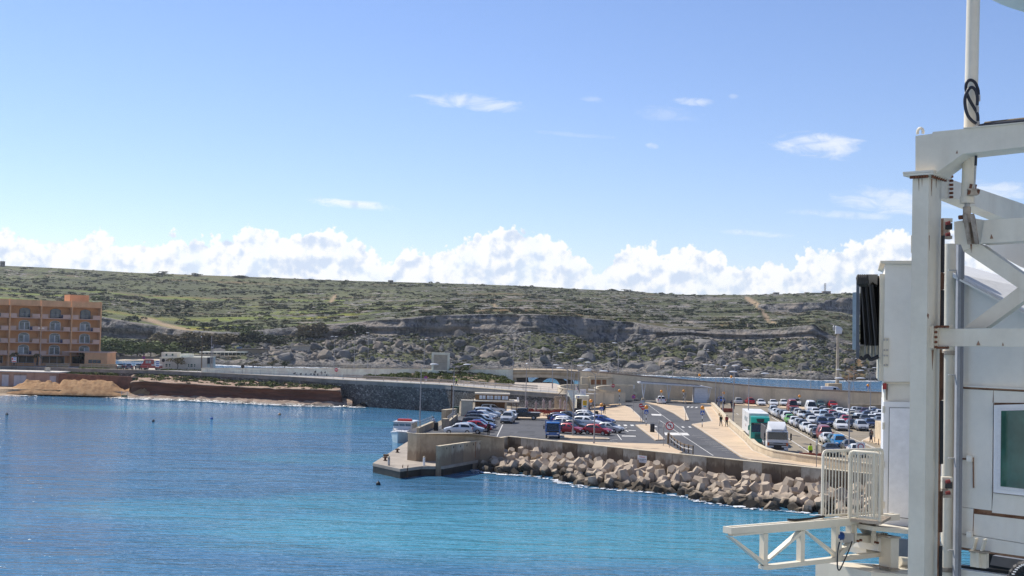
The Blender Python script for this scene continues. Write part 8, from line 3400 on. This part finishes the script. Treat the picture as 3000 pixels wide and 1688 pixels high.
plate([(2822,717),(2872,715.5),(3040,833),(3040,883),(2984,844.5),(2822,736)],'brace',JW,bri,.44,.22)
plate([(2823,961),(2982,842.5),(3040,798),(3040,852),(2889,961)],'brace',JW,bri,.47,.2)
hy=thing('hydraulic_cylinder',PD(2835,600,19.1),'long cream hydraulic cylinder rising above the gantry with looped black hoses','cylinder')
HD=19.0
hp_=lambda x,y,d=HD:PD(x,y,d)
rod([hp_(2835,586),hp_(2843,385),hp_(2852.5,-40)],.096,'barrel',JW,hy,16)
rod([hp_(2846,575,18.95),hp_(2862.5,-40,18.95)],.028,'side_tube',JW,hy,8)
rod([hp_(2834,596),hp_(2834.6,577)],.108,'end_cap',JW,hy,16)
rod([hp_(2833,622),hp_(2834,596)],.04,'rod',METAL,hy,10)
rod([hp_(2832.5,652),hp_(2833,606)],.058,'rod_eye',mat('dirty_cream',(.42,.35,.27),.8,.3,6),hy,10)
rod([hp_(2809,637.5),hp_(2853,634)],.032,'pin',RBOLT,hy,8)
for x0 in(2820,2842):
 plate([(x0,628),(x0+9,626),(x0+13,640),(x0+24,715),(x0+14,716),(x0+2,646)],'clevis_plate',MATS['dirty_cream'],hy,.28 if x0==2820 else .16,.04)
plate([(2829,645),(2846,645),(2858,714),(2838,715)],'clevis_web',mat('clevis_rusty_brown',(.2,.14,.09),.85,.3,5),hy,.4,.02)  # rusty brown web between the clevis plates
mbv=MB()
p=hp_(2850,563,18.85)
mbv.box(p,(.14,.1,.09))
mbv.build('valve_block',MATS['dirty_cream'],hy)
for dx,dy in((-7,-12),(6,-11),(15,4),(-12,6)):
 q_=hp_(2850+dx,563+dy,18.82)
 mb=MB()
 mb.cyl(q_,q_+Vector((0,-.03,.05)),.022,n=6)
 mb.build('fitting',RBOLT,hy)
z8=lambda x,y,d=18.78:PD(2600+x/2.07,y/2.07,d)

def smooth_path(P,n=5):
 Q=[]
 for i in range(len(P)-1):
  p0,p1,p2,p3=P[max(i-1,0)],P[i],P[i+1],P[min(i+2,len(P)-1)]
  for k in range(n):
   t=k/n
   Q.append(0.5*((2*p1)+(-p0+p2)*t+(2*p0-5*p1+4*p2-p3)*t*t+(-p0+3*p1-3*p2+p3)*t**3))
 return Q+[P[-1]]

rod(smooth_path([z8(*p)for p in[(552,575),(548,540),(530,500),(503,486),(482,500),(476,540),(490,590),(520,645),(545,690),(549,735)]]),.024,'hose',HOSE,hy,8)
rod(smooth_path([z8(*p,18.74)for p in[(544,640),(545,590),(532,545),(508,530),(486,552),(470,600),(474,660),(490,705),(515,735),(538,750)]]),.024,'hose',HOSE,hy,8)
rod([z8(537,945),z8(535,1005)],.02,'hose',HOSE,hy,8)
rod([z8(535,1005),z8(527,1145)],.013,'pipe',METAL,hy,6)
for a,b in((552,578),(544,645),(549,738)):
 q_=z8(a,b)
 mb=MB()
 mb.cyl(q_,q_+Vector((0,0,-.09)),.03,n=6)
 mb.build('fitting',METAL,hy)
rod([PAo(2868,371,.1),PAo(2885,367,.1),PAo(3160,339,.1)],.03,'beam_hose',HOSE,hy,6)
rod([PAo(2885,363,.16),PAo(3160,333,.16)],.03,'beam_pipe',mat('olive_brass',(.2,.15,.08),.5),hy,6)
gd_=thing('guide_post',PD(2777,1400,20.6),'round cream guide post with a grey cable rail beside the gantry column','post')
gd_.location.z=0
gv_=lambda x,y,D_:Vector((PD(x,y,D_).x,D_,PD(x,y,D_).z))
b0=gv_(2776,1500,20.6)
for y0,y1 in((715,1029),(1040,1662),(1674,1760)):
 mb=MB()
 za,zb=PD(2778,y1,20.6).z,PD(2782,y0,20.6).z
 mb.cyl(Vector((b0.x,b0.y,za)),Vector((b0.x,b0.y,zb)),.098,n=18)
 mb.build('tube',JW,gd_,smooth=50)
for y_ in(1034,1668):
 za=PD(2778,y_,20.6).z
 mb=MB()
 mb.cyl(Vector((b0.x,b0.y,za-.032)),Vector((b0.x,b0.y,za+.032)),.125,n=16)
 mb.build('flange',MATS['dirty_cream'],gd_)
r0=gv_(2806,1400,20.3)
z0_,z1_=PD(2806,1760,20.3).z,PD(2811,699,20.3).z
for dx,w_,m_ in((-.022,.052,JG),(.03,.045,mat('rail_grey_dark',(.2,.205,.22),.5,.1,1))):
 mb=MB()
 mb.box((r0.x+dx,r0.y,(z0_+z1_)/2),(w_,.1,z1_-z0_))
 mb.build('cable_rail',m_,gd_)
for y_ in(792,1098,1342,1612):
 p=PD(2790,y_,20.35)
 mb=MB()
 mb.box(p,(.12,.05,.02))
 mb.build('bracket',METAL,gd_)
for k_,(y0,y1)in enumerate(((690,798),(800,848),(850,957),(1034,1172),(1174,1360),(1440,1560),(1600,1720))):
 xa=2757-(y0-700)*.0075
 plate([(xa,y0),(xa+7,y0),(xa+6,y1),(xa-1,y1)],'rack_strip',MATS['dark_rust']if k_%2 else BLACK,gd_,.34,.05)
plate([(2757,640),(2762,640),(2750,1720),(2745,1720)],'rack_edge',RUSTL,gd_,.37,.03)
for yc_ in(668,1425):
 sw_=thing('limit_switch',PD(2768,yc_,20.1),('upper' if yc_<900 else 'lower')+' limit switch box with red caps on the gantry guide','switch')
 for dx,dy,w_,h_,m_ in((0,0,.12,.22,JW),(9,-4,.1,.1,TRIM),(4,-22,.16,.06,JW),(-3,14,.1,.08,MATS['dirty_cream']),(5,28,.14,.05,MATS['dirty_cream'])):
  mb=MB()
  mb.box(PD(2768+dx,yc_+dy,20.05-abs(dx)*.004),(w_,.12,h_))
  mb.build('switch_box',m_,sw_)
 for dy in(-13,20):
  mb=MB()
  mb.cyl(PD(2771,yc_+dy,19.9),PD(2783,yc_+dy-2,19.9),.026,.034,8)
  mb.build('red_cap',mat('dull_red',(.22,.03,.025),.6),sw_)

for f_,o_,pts in((PAo,-.004,[(2690,522),(2693,522),(2692,560)]),(PAo,-.004,[(2700,522),(2702,522),(2701,548)]),(PBo,-.004,[(2728,524),(2732,524),(2729,575)]),(PBo,-.004,[(2742,520),(2745,520),(2743,552)]),
     (PAo,.215,[(2775,1014),(2779,1014),(2777,1016)]),(PBo,-.004,[(2730,1026),(2736,1026),(2732,1085)]),(PBo,-.004,[(2722,690),(2724,690),(2723,735)]),(PAo,.412,[(2842,716),(2848,716),(2845,742)]),
     (PAo,-.004,[(2800,450),(2806,450),(2804,440)]),(PAo,.355,[(2900,700),(2910,699),(2904,686)]),(PAo,.215,[(2860,1012),(2872,1012),(2866,998)]),(PAo,.215,[(2935,1013),(2941,1013),(2938,1003)]),
     (PBo,-.004,[(2716,925),(2718,918),(2722,922),(2720,935)]),(PBo,-.004,[(2733,1000),(2735,1000),(2733,1042)])):
 plate(pts,'rust_run',RUSTL,gan,o_,.003,f_)
tun=thing('gangway_tunnel',PAo(2900,1300,1.7),'cream panelled gangway tunnel with a sloping roof and a green window','gangway')
tun.location.z=11
T0=1.7
PNL=[[(2818,824),(2926,882),(3160,1000),(3160,1146),(2815,1129)],[(2815,1139),(2910,1144),(2905,1496),(2853,1490),(2812,1484)],
  [(2911,1144),(3160,1156),(3160,1182),(2911,1180)],[(2909,1445),(3160,1472),(3160,1531),(2906,1502)],
  [(2812,1485.5),(2852,1491),(2849,1567),(2812,1563)],[(2853,1505.5),(3160,1541),(3160,1618),(2850,1568)],[(2812,1565),(2850,1569.5),(3160,1620),(3160,1652),(2893,1616),(2815,1603)]]
for k,p in enumerate(PNL):
 plate(p,'panel',JP,tun,T0+.004*(k%2),.06)
plate([(2812,1120),(3160,1130),(3160,1660),(2812,1610)],'backing',RUSTL,tun,T0+.05,.2)
plate([(2815,1129),(3160,1146),(3160,1150),(2815,1133)],'ledge',JP,tun,T0-.05,.11)
plate([(2815,1133.2),(3160,1150.2),(3160,1154),(2815,1137)],'rust_seam',RUSTL,tun,T0-.02,.08)
for pts in([(2852,1490),(2854,1490),(2851,1568),(2849,1568)],[(2853,1503.5),(3160,1539),(3160,1540.8),(2853,1505.2)],[(2910,1144),(2911.3,1144),(2909,1180),(2908,1180)]):
 plate(pts,'rust_seam',RUSTL,tun,T0-.002,.02)
fr_=plate([(2912,1187),(3160,1180),(3160,1470),(2910,1443)],'window',JWH,tun,T0-.07,.12)
plate([(2922,1197),(3160,1190),(3160,1458),(2920,1434)],'inner_frame',mat('frame_white',(.75,.75,.76),.35,.04),fr_,T0-.09,.02)
GG=mat('green_glass_pane',(.03,.085,.065),.06,.5,1.3,(.05,.15,.115),spec=.7,grain=0)
plate([(2933,1204),(3160,1198),(3160,1450),(2931,1425)],'pane',GG,fr_,T0-.102,.012)
plate([(2812,1342),(2838,1344),(2838,1340),(2852,1341),(2852,1347),(2853,1430),(2850,1430),(2849,1349),(2838,1348),(2812,1346)],'conduit',RUSTL,tun,T0-.02,.02)
for y_ in(1344,1566):
 plate([(2831,y_-9),(2845,y_-8),(2845,y_+9),(2831,y_+8)],'junction_box',JP,tun,T0-.08,.08)
ea,eb=PAo(2800,814,T0),PAo(3160,1000,T0)
ra,rb_=PAo(2800,782,T0+2.3),PAo(3160,886,T0+2.3)
mb=MB()
mb.prism([ea-NA*.12,eb-NA*.12,rb_,ra],(0,0,.07))
mb.build('roof',mat('tunnel_roof',(.70,.69,.66),.5,.05,.6),tun)
plate([(2800,811),(2926,878),(3160,996),(3160,1002),(2926,884),(2800,817)],'eave',JP,tun,T0-.16,.04)
rod([PAo(2849,836,T0+.5),PAo(2975,855,T0+1.0)],.015,'roof_wire',METAL,tun,5)
up=thing('upper_canopy',PAo(2960,740,2.8),'pale curved canopy of the terminal gangway behind the X braces','canopy')
plate([(2880,712),(3160,690),(3160,842),(2990,782),(2930,750)],'canopy_side',JP,up,2.6,.15)
und=thing('support_frame',PAo(2880,1660,1.6),'cream brackets and dark beams under the gangway tunnel','frame')
und.location.z=10
for off,pts,m_ in((1.5,[(2842,1618),(2888,1624),(2888,1666),(2842,1660)],JW),(1.42,[(2858,1619),(2866,1620),(2868,1664),(2860,1663)],JW),(2.0,[(2908,1628),(3160,1665),(3160,1700),(2900,1655)],MATS['rail_grey_dark']),
      (1.45,[(2838,1612),(2893,1617),(2893,1622),(2838,1617)],MATS['dirty_cream']),(1.4,[(2853,1578),(2858,1578),(2850,1612),(2845,1612)],JW),(1.4,[(2879,1580),(2884,1581),(2876,1615),(2871,1614)],JW),
      (1.9,[(2812,1656),(3160,1700),(3160,1712),(2812,1664)],TRIM),(1.7,[(2812,1668),(3160,1714),(3160,1760),(2812,1740)],JP),(2.4,[(2890,1618),(3160,1650),(3160,1702),(2890,1662)],TRIM)):
 plate(pts,'bracket' if m_ is JW else 'beam',m_,und,off,.12)
ho_=thing('ribbed_hose',PAo(2990,1690,.8),'black ribbed hose with a white beaded edge at the bottom right','hose')
arc=[PAo(3008+42*math.cos(t),1716-56*math.sin(t),.8)for t in np.linspace(.3,math.pi+.2,22)]
mb=MB()
mb.tube(arc,[.085+.014*(k%2)for k in range(22)],10)
mb.build('hose',BLACK,ho_)
for k in range(20):
 p=PAo(3008+47*math.cos(.4+k*.145),1716-62*math.sin(.4+k*.145),.7)
 mb=MB()
 mb.cyl(p-D1*.02,p+D1*.02,.009,n=5)
 mb.build('bead',WHITE,ho_)

DC=Vector((.966,-.259,0))
NC=Vector((.259,.966,0))
PCo=lambda x,y,off=0.0:pl_hit(x,y,PD(2640,1000,22.3)+NC*off,NC)

def cpl(pts,nm,m_,par,off=0.0,th=.3):
 return plate(pts,nm,m_,par,off,th,PCo,NC*th)

cab=thing('boarding_cabin',PCo(2640,1300),'cream boarding cabin with a folded black bellows on its left side','cabin')
cab.location.z=12.6
cpl([(2593,772),(2790,772),(2785,1119),(2588,1119)],'upper_shell',JP,cab,0,2.4)
cpl([(2579,764),(2790,764),(2790,773),(2593,773),(2580,769)],'roof_lid',JW,cab,-.08,2.6)
cpl([(2578,803),(2593,803),(2588,1117),(2574,1116)],'corner_post',JW,cab,.06,2.2)
cpl([(2591,1121),(2785,1123),(2785,1180),(2590,1178)],'lower_panel',JP,cab,.12,2.0)
cpl([(2590,1119.5),(2785,1120),(2785,1126),(2590,1125.5)],'sill_strip',JW,cab,.04,.3)
bp_l=cpl([(2588.5,990),(2604,990),(2602,1076),(2586.5,1075)],'bolt_plate',JW,cab,-.02,.02)
for yy in(996,1026,1042,1070):
 for xx in(2591,2599):
  p=PCo(xx,yy,-.02)
  mb=MB()
  mb.cyl(p,p-NC*.025,.018,n=6)
  mb.build('bolt',METAL,bp_l)
dr=cpl([(2589,1177),(2785,1180),(2778,1556),(2583,1535)],'door_frame',JWH,cab,.05,1.9)
cpl([(2605,1194),(2785,1196),(2778,1535),(2600.5,1513)],'door_gap',TRIM,dr,.042,.006)
cpl([(2606.5,1195.5),(2785,1197.5),(2778,1533),(2602,1511.5)],'door_leaf',mat('door_leaf_white',(.82,.82,.83),.35,.04,.5),dr,.032,.009)
for yy in(1210,1258,1372,1490):
 p=PCo(2588,yy,.03)
 mb=MB()
 mb.cyl(p,p+Vector((0,0,.12)),.02,n=6)
 mb.build('hinge',JW,dr)
cpl([(2586,1123),(2597,1123),(2597,1141),(2586,1141)],'red_lamp',mat('lamp_red',(.34,.02,.02),.4),cab,-.1,.1)
cpl([(2594,1125),(2602,1125),(2600,1172),(2596,1172)],'lamp_bracket',MATS['dirty_cream'],cab,.03,.04)
blw=thing('bellows',PCo(2545,900,.6),'folded black rubber bellows canopy on the left face of the boarding cabin','bellows')
blw.location.z=15
cpl([(2520,812),(2577,808),(2575,1012),(2520,1010)],'back_cloth',BEL,blw,.9,.05)
cpl([(2509,812),(2519,812),(2517.5,1050),(2508,1049)],'front_plate',mat('blue_grey_plate',(.09,.11,.14),.6),blw,-.05,1.6)
cpl([(2498,857),(2509,856),(2508,1025),(2497,1024)],'pale_panel',mat('pale_panel',(.45,.55,.60),.6),blw,.9,.4)
cpl([(2540,804),(2572,804),(2570,836),(2556,826),(2546,838)],'top_box',mat('bellows_box',(.22,.21,.18),.7),blw,.3,1.0)
for k in range(5):
 x_=2513+k*6
 rod([PCo(x_+2,808,-.05),PCo(x_+1,815,-.12),PCo(x_+3,828,-.12),PCo(x_+7,838,0)],[.03,.038,.038,.02],'fold_roll',mat('bellows_roll',(.045,.043,.036),.7,.2,4),blw,8)
for k in range(9):
 xt,xb=2521+k*4.2,2533+k*5.0
 cpl([(xt,834),(xt+3.4,834),(xb+3.4,1013),(xb,1013)],'fold',BEL if k%2 else mat('bellows_cloth_b',(.07,.072,.075),.7,.2,3),blw,.12*(k%3),.7)
 cpl([(xb+.3,1013.5),(xb+2.6,1013.5),(xb+2.2,1049),(xb+.2,1049)],'fold_tip',JW if k%2 else JG,blw,.12*(k%3),.05)
cpl([(2520,1012),(2534,1012),(2533,1054),(2520,1052)],'end_pad',mat('pad_cream',(.55,.54,.45),.7),blw,.5,.3)
cpl([(2534,1012),(2576,1012),(2574,1054),(2534,1054)],'end_pad',MATS['pad_cream'],blw,.8,.05)
rod(smooth_path([PCo(a,b,-.1)for a,b in[(2519,1046),(2530,1052),(2541,1042),(2550,1053),(2560,1050),(2574,1044)]]),.035,'hem_roll',BLACK,blw,7)

ZP=12.68
ta,tb_=G(2147,1546.6,ZP),G(2492,1518.5,ZP)
TD=Vector((tb_.x-ta.x,tb_.y-ta.y,0)).normalized()
TN=Vector((-TD.y,TD.x,0))
PTo=lambda x,y,off=0.0:pl_hit(x,y,ta+TN*off,TN)
wk=thing('walkway_truss',Vector((tb_.x,tb_.y,ZP)),'cream cantilever truss walkway reaching out over the water','walkway')
tpl=lambda pts,nm,m_,off=0.0,th=.1:plate(pts,nm,m_,wk,off,th,PTo,TN*th)
bk_=G(2115,1542.6,ZP)
dpt=(bk_-ta).length
zb_=PTo(2147,1565.7).z
L_=(tb_-ta).length+1.2
for o_,nm in((0,'front_beam'),(dpt-.06,'back_beam')):
 mb=MB()
 q=[ta+TN*o_,ta+TN*(o_+.06),ta+TN*(o_+.06)+TD*L_,ta+TN*o_+TD*L_]
 mb.prism([Vector((p.x,p.y,zb_))for p in q],(0,0,ZP-zb_))
 mb.build(nm,JW,wk)
mb=MB()
mb.prism([Vector((p.x,p.y,zb_+.004))for p in(ta-TD*.03,ta,ta+TN*dpt,ta+TN*dpt-TD*.03)],(0,0,ZP-zb_-.002))
mb.build('end_plate',JW,wk)
mb=MB()
mb.prism([Vector((p.x,p.y,ZP-.075))for p in(ta+TN*.07,ta+TN*.07+TD*L_,ta+TN*(dpt-.07)+TD*L_,ta+TN*(dpt-.07))],(0,0,.03))
mb.build('deck',mat('deck_tan',(.46,.38,.29),.8,.2,2),wk)
tpl([(2148,1572),(2496,1540),(2496,1534.5),(2148,1566.5)],'lower_flange',JW,.01,.12)
tpl([(2137,1572),(2148,1574),(2252,1652),(2248,1660),(2240,1658)],'diagonal',JW,.03)
tpl([(2239,1565),(2251,1564),(2249,1650),(2237,1652)],'vertical',JW,.035)
tpl([(2249,1649),(2252,1640),(2345,1559),(2356,1554),(2356,1561)],'diagonal',JW,.025)
tpl([(2347,1554),(2359,1553),(2357,1649),(2346,1650)],'vertical',JW,.035)
tpl([(2357,1553),(2363,1554),(2462,1628),(2460,1635),(2454,1633)],'diagonal',JW,.03)
tpl([(2449,1544),(2461,1543),(2459,1634),(2448,1635)],'vertical',JW,.035)
tpl([(2459,1632),(2462,1618),(2500,1584),(2506,1590),(2466,1632)],'diagonal',JW,.028)
tpl([(2237,1659),(2620,1614),(2620,1627),(2250,1671),(2237,1669)],'bottom_chord',JW,.02,.12)
rod([PTo(2415,1513,.1),PTo(2380,1519,.12),PTo(2330,1524,.12),PTo(2308,1523,.15)],.02,'cable_end',BLACK,wk,6)
rod(smooth_path([PTo(a,b,-.02)for a,b in[(2460,1588),(2455,1610),(2453,1655),(2458,1671),(2468,1655),(2490,1605),(2496,1586)]]),.012,'hanging_cable',HOSE,wk,6)
for x_ in(2436,2442):
 rod([PTo(x_,1545,.15),PTo(x_+9,1566,.15),PTo(x_+14,1573,.15)],.012,'yellow_hose',mat('hose_tan',(.45,.28,.1),.6),wk,5)
mb=MB()
mb.cyl(PTo(2447,1570,.1),PTo(2465,1571,.1),.075,n=10)
mb.build('motor',mat('motor_blue',(.02,.07,.25),.5),wk)
mb=MB()
mb.box(PTo(2479,1574,.15),(.2,.2,.16))
mb.build('gearbox',MATS['concrete_grey']if False else METAL,wk)
rod([PTo(2456,1610,.1),PTo(2461,1580,.1)],.05,'gear_leg',JP,wk,8)

def bar_rail(p0,p1,nb,label,thick=()):
 o=thing('walkway_railing',p0,label,'railing')
 h=1.09
 d=(p1-p0)
 up_=Vector((0,0,1))
 r=.06
 dn=d.normalized()
 path=[p0,p0+up_*(h-r),p0+up_*(h-r*.3)+dn*r*.3,p0+up_*h+dn*r,p1+up_*h-dn*r,p1+up_*(h-r*.3)-dn*r*.3,p1+up_*(h-r),p1]
 rod(path,.026,'frame_tube',JW,o,8)
 rod([p0+up_*.04,p1+up_*.04],.02,'bottom_rail',JW,o,6)
 for k in range(1,nb):
  q=p0.lerp(p1,k/nb)
  mb=MB()
  rr=.026 if k in thick else .011
  mb.cyl(q+up_*.04,q+up_*h,rr,n=6)
  mb.build('bar',JW,o)
 return o

bar_rail(G(2409,1519,ZP),G(2583,1507,ZP),19,'far white barred railing of the cantilever walkway')
bar_rail(G(2488,1518,ZP),G(2577,1528,ZP),11,'near white barred railing in front of the cabin door',(3,9))
pf_=thing('platform',G(2540,1520,ZP-.05),'cream steel platform and brackets below the cabin door','platform')
fl=[G(2486,1518,ZP),G(2580,1529,ZP),G(2640,1522,ZP),G(2583,1503,ZP),G(2500,1507,ZP)]
n_s=7
for k in range(n_s):
 a0_,a1_=fl[0].lerp(fl[4],k/n_s),fl[0].lerp(fl[4],(k+.88)/n_s)
 c0_,c1_=fl[1].lerp(fl[2].lerp(fl[3],.5),k/n_s),fl[1].lerp(fl[2].lerp(fl[3],.5),(k+.88)/n_s)
 mb=MB()
 mb.prism([p-Vector((0,0,.05))for p in(a0_,c0_,c1_,a1_)],(0,0,.045))
 mb.build('deck_plank',MATS['deck_tan'],pf_)
for off,th,pts,nm,m_ in((.05,.12,[(2493,1520),(2507,1521),(2504,1590),(2494,1590)],'post',JW),(.02,.08,[(2516,1524),(2575,1531),(2575,1545),(2515,1538)],'edge_beam',JW),
        (.0,.06,[(2507,1515),(2512,1515),(2510,1591),(2505,1591)],'rail_post',JW),(-.02,.06,[(2562,1520),(2568,1520),(2566,1597),(2560,1597)],'rail_post',JW),
        (.1,.3,[(2507,1569),(2560,1570),(2572,1578),(2572,1594),(2507,1587)],'lower_beam',JW),(.3,.1,[(2518,1537),(2526,1536),(2551,1566),(2543,1569)],'strut',JW),
        (.35,.1,[(2541,1530),(2553,1530),(2553,1570),(2541,1570)],'strut',JP),(.3,.5,[(2536,1600),(2573,1603),(2605,1612),(2605,1637),(2540,1627)],'box_beam',JP),
        (-.3,1.0,[(2555.5,1542),(2790,1564),(2790,1577),(2555.5,1555)],'step_beam',JW),(.0,.6,[(2573,1575),(2611,1577),(2611,1618),(2573,1616)],'bearing_box',JP),
        (-.2,.25,[(2610,1576),(2634,1577),(2632,1680),(2610,1680)],'leg',JW),(-.25,.35,[(2603,1571),(2640,1573),(2640,1578),(2603,1577)],'leg_flange',MATS['dirty_cream']),
        (-.25,.35,[(2604,1664),(2636,1666),(2636,1670),(2604,1668)],'leg_flange',MATS['dirty_cream']),(-.5,1.2,[(2553,1677),(2790,1690),(2790,1760),(2553,1760)],'base_beam',JW),
        (.9,.2,[(2634,1580),(2790,1590),(2790,1670),(2634,1660)],'dark_web',MATS['rail_grey_dark'])):
 plate(pts,nm,m_,pf_,off,th,PTo,TN*th)
for x_ in(2578,2584,2591,2598):
 plate([(x_,1562),(x_+3,1562),(x_+3,1574),(x_,1574)],'rib',JP,pf_,-.05,.1,PTo,TN*.1)
mb=MB()
mb.cyl(PTo(2632,1645,.4),PTo(2700,1652,.4),.09,n=10)
mb.build('pipe',JW,pf_,smooth=50)
mb=MB()
mb.cyl(PTo(2600,1641,.15),PTo(2602,1641,.35),.075,n=10)
mb.build('pipe_end',MATS['dirty_cream'],pf_)
for a,b in((2519,1530),(2559,1536),(2519,1582),(2568,1590),(2560,1588),(2511,1585)):
 p=PTo(a,b,0)
 mb=MB()
 mb.cyl(p,p-TN*.04,.02,n=6)
 mb.build('bolt',RBOLT,pf_)
aw=thing('awning_edge',PD(2960,10,8),'pale curved awning edge in the top right corner of the view','awning')
mb=MB()
mb.prism([PD(a,b,8)for a,b in[(2870,-30),(2905,0),(2935,14),(2965,25),(3000,36),(3080,52),(3250,70),(3250,-160),(2870,-160)]],Vector((0,-.35,0)))
mb.build('awning_panel',JP,aw,smooth=40)

fy=thing('ferry',Vector((20,-6,0)),'unseen white ferry side added behind the viewpoint to bounce sunlight onto the gantry','bounce wall')  # unseen ferry side, added to bounce warm sunlight onto the boarding bridge
for k in range(6):
 mb=MB()
 mb.box((14,-5.5-.2*(k%2),2+4.6*k),(104,3,4.56))
 mb.build('bounce_plating',mat('ferry_bounce_white',(.80,.77,.71),.5,.05,1),fy)
# ------------------------------------------------------------------ sea air
mb=MB()
mb.box((0,6800,65),(17800,13900,132))
hz_o=tag(mb.build('haze',None or mat('haze_air',(1,1,1))),kind='stuff')
hm_=bpy.data.materials.new('sea_air')
hm_.use_nodes=True
hm_.node_tree.nodes.clear()
q=NB(hm_.node_tree)
pv=q.n('ShaderNodeVolumePrincipled')
pv.inputs['Color'].default_value=(.86,.92,1,1)
pv.inputs['Density'].default_value=.00006
pv.inputs['Anisotropy'].default_value=.3
hm_.node_tree.links.new(pv.outputs[0],q.n('ShaderNodeOutputMaterial').inputs['Volume'])
hz_o.data.materials.clear()
hz_o.data.materials.append(hm_)
SC.cycles.volume_bounces=0
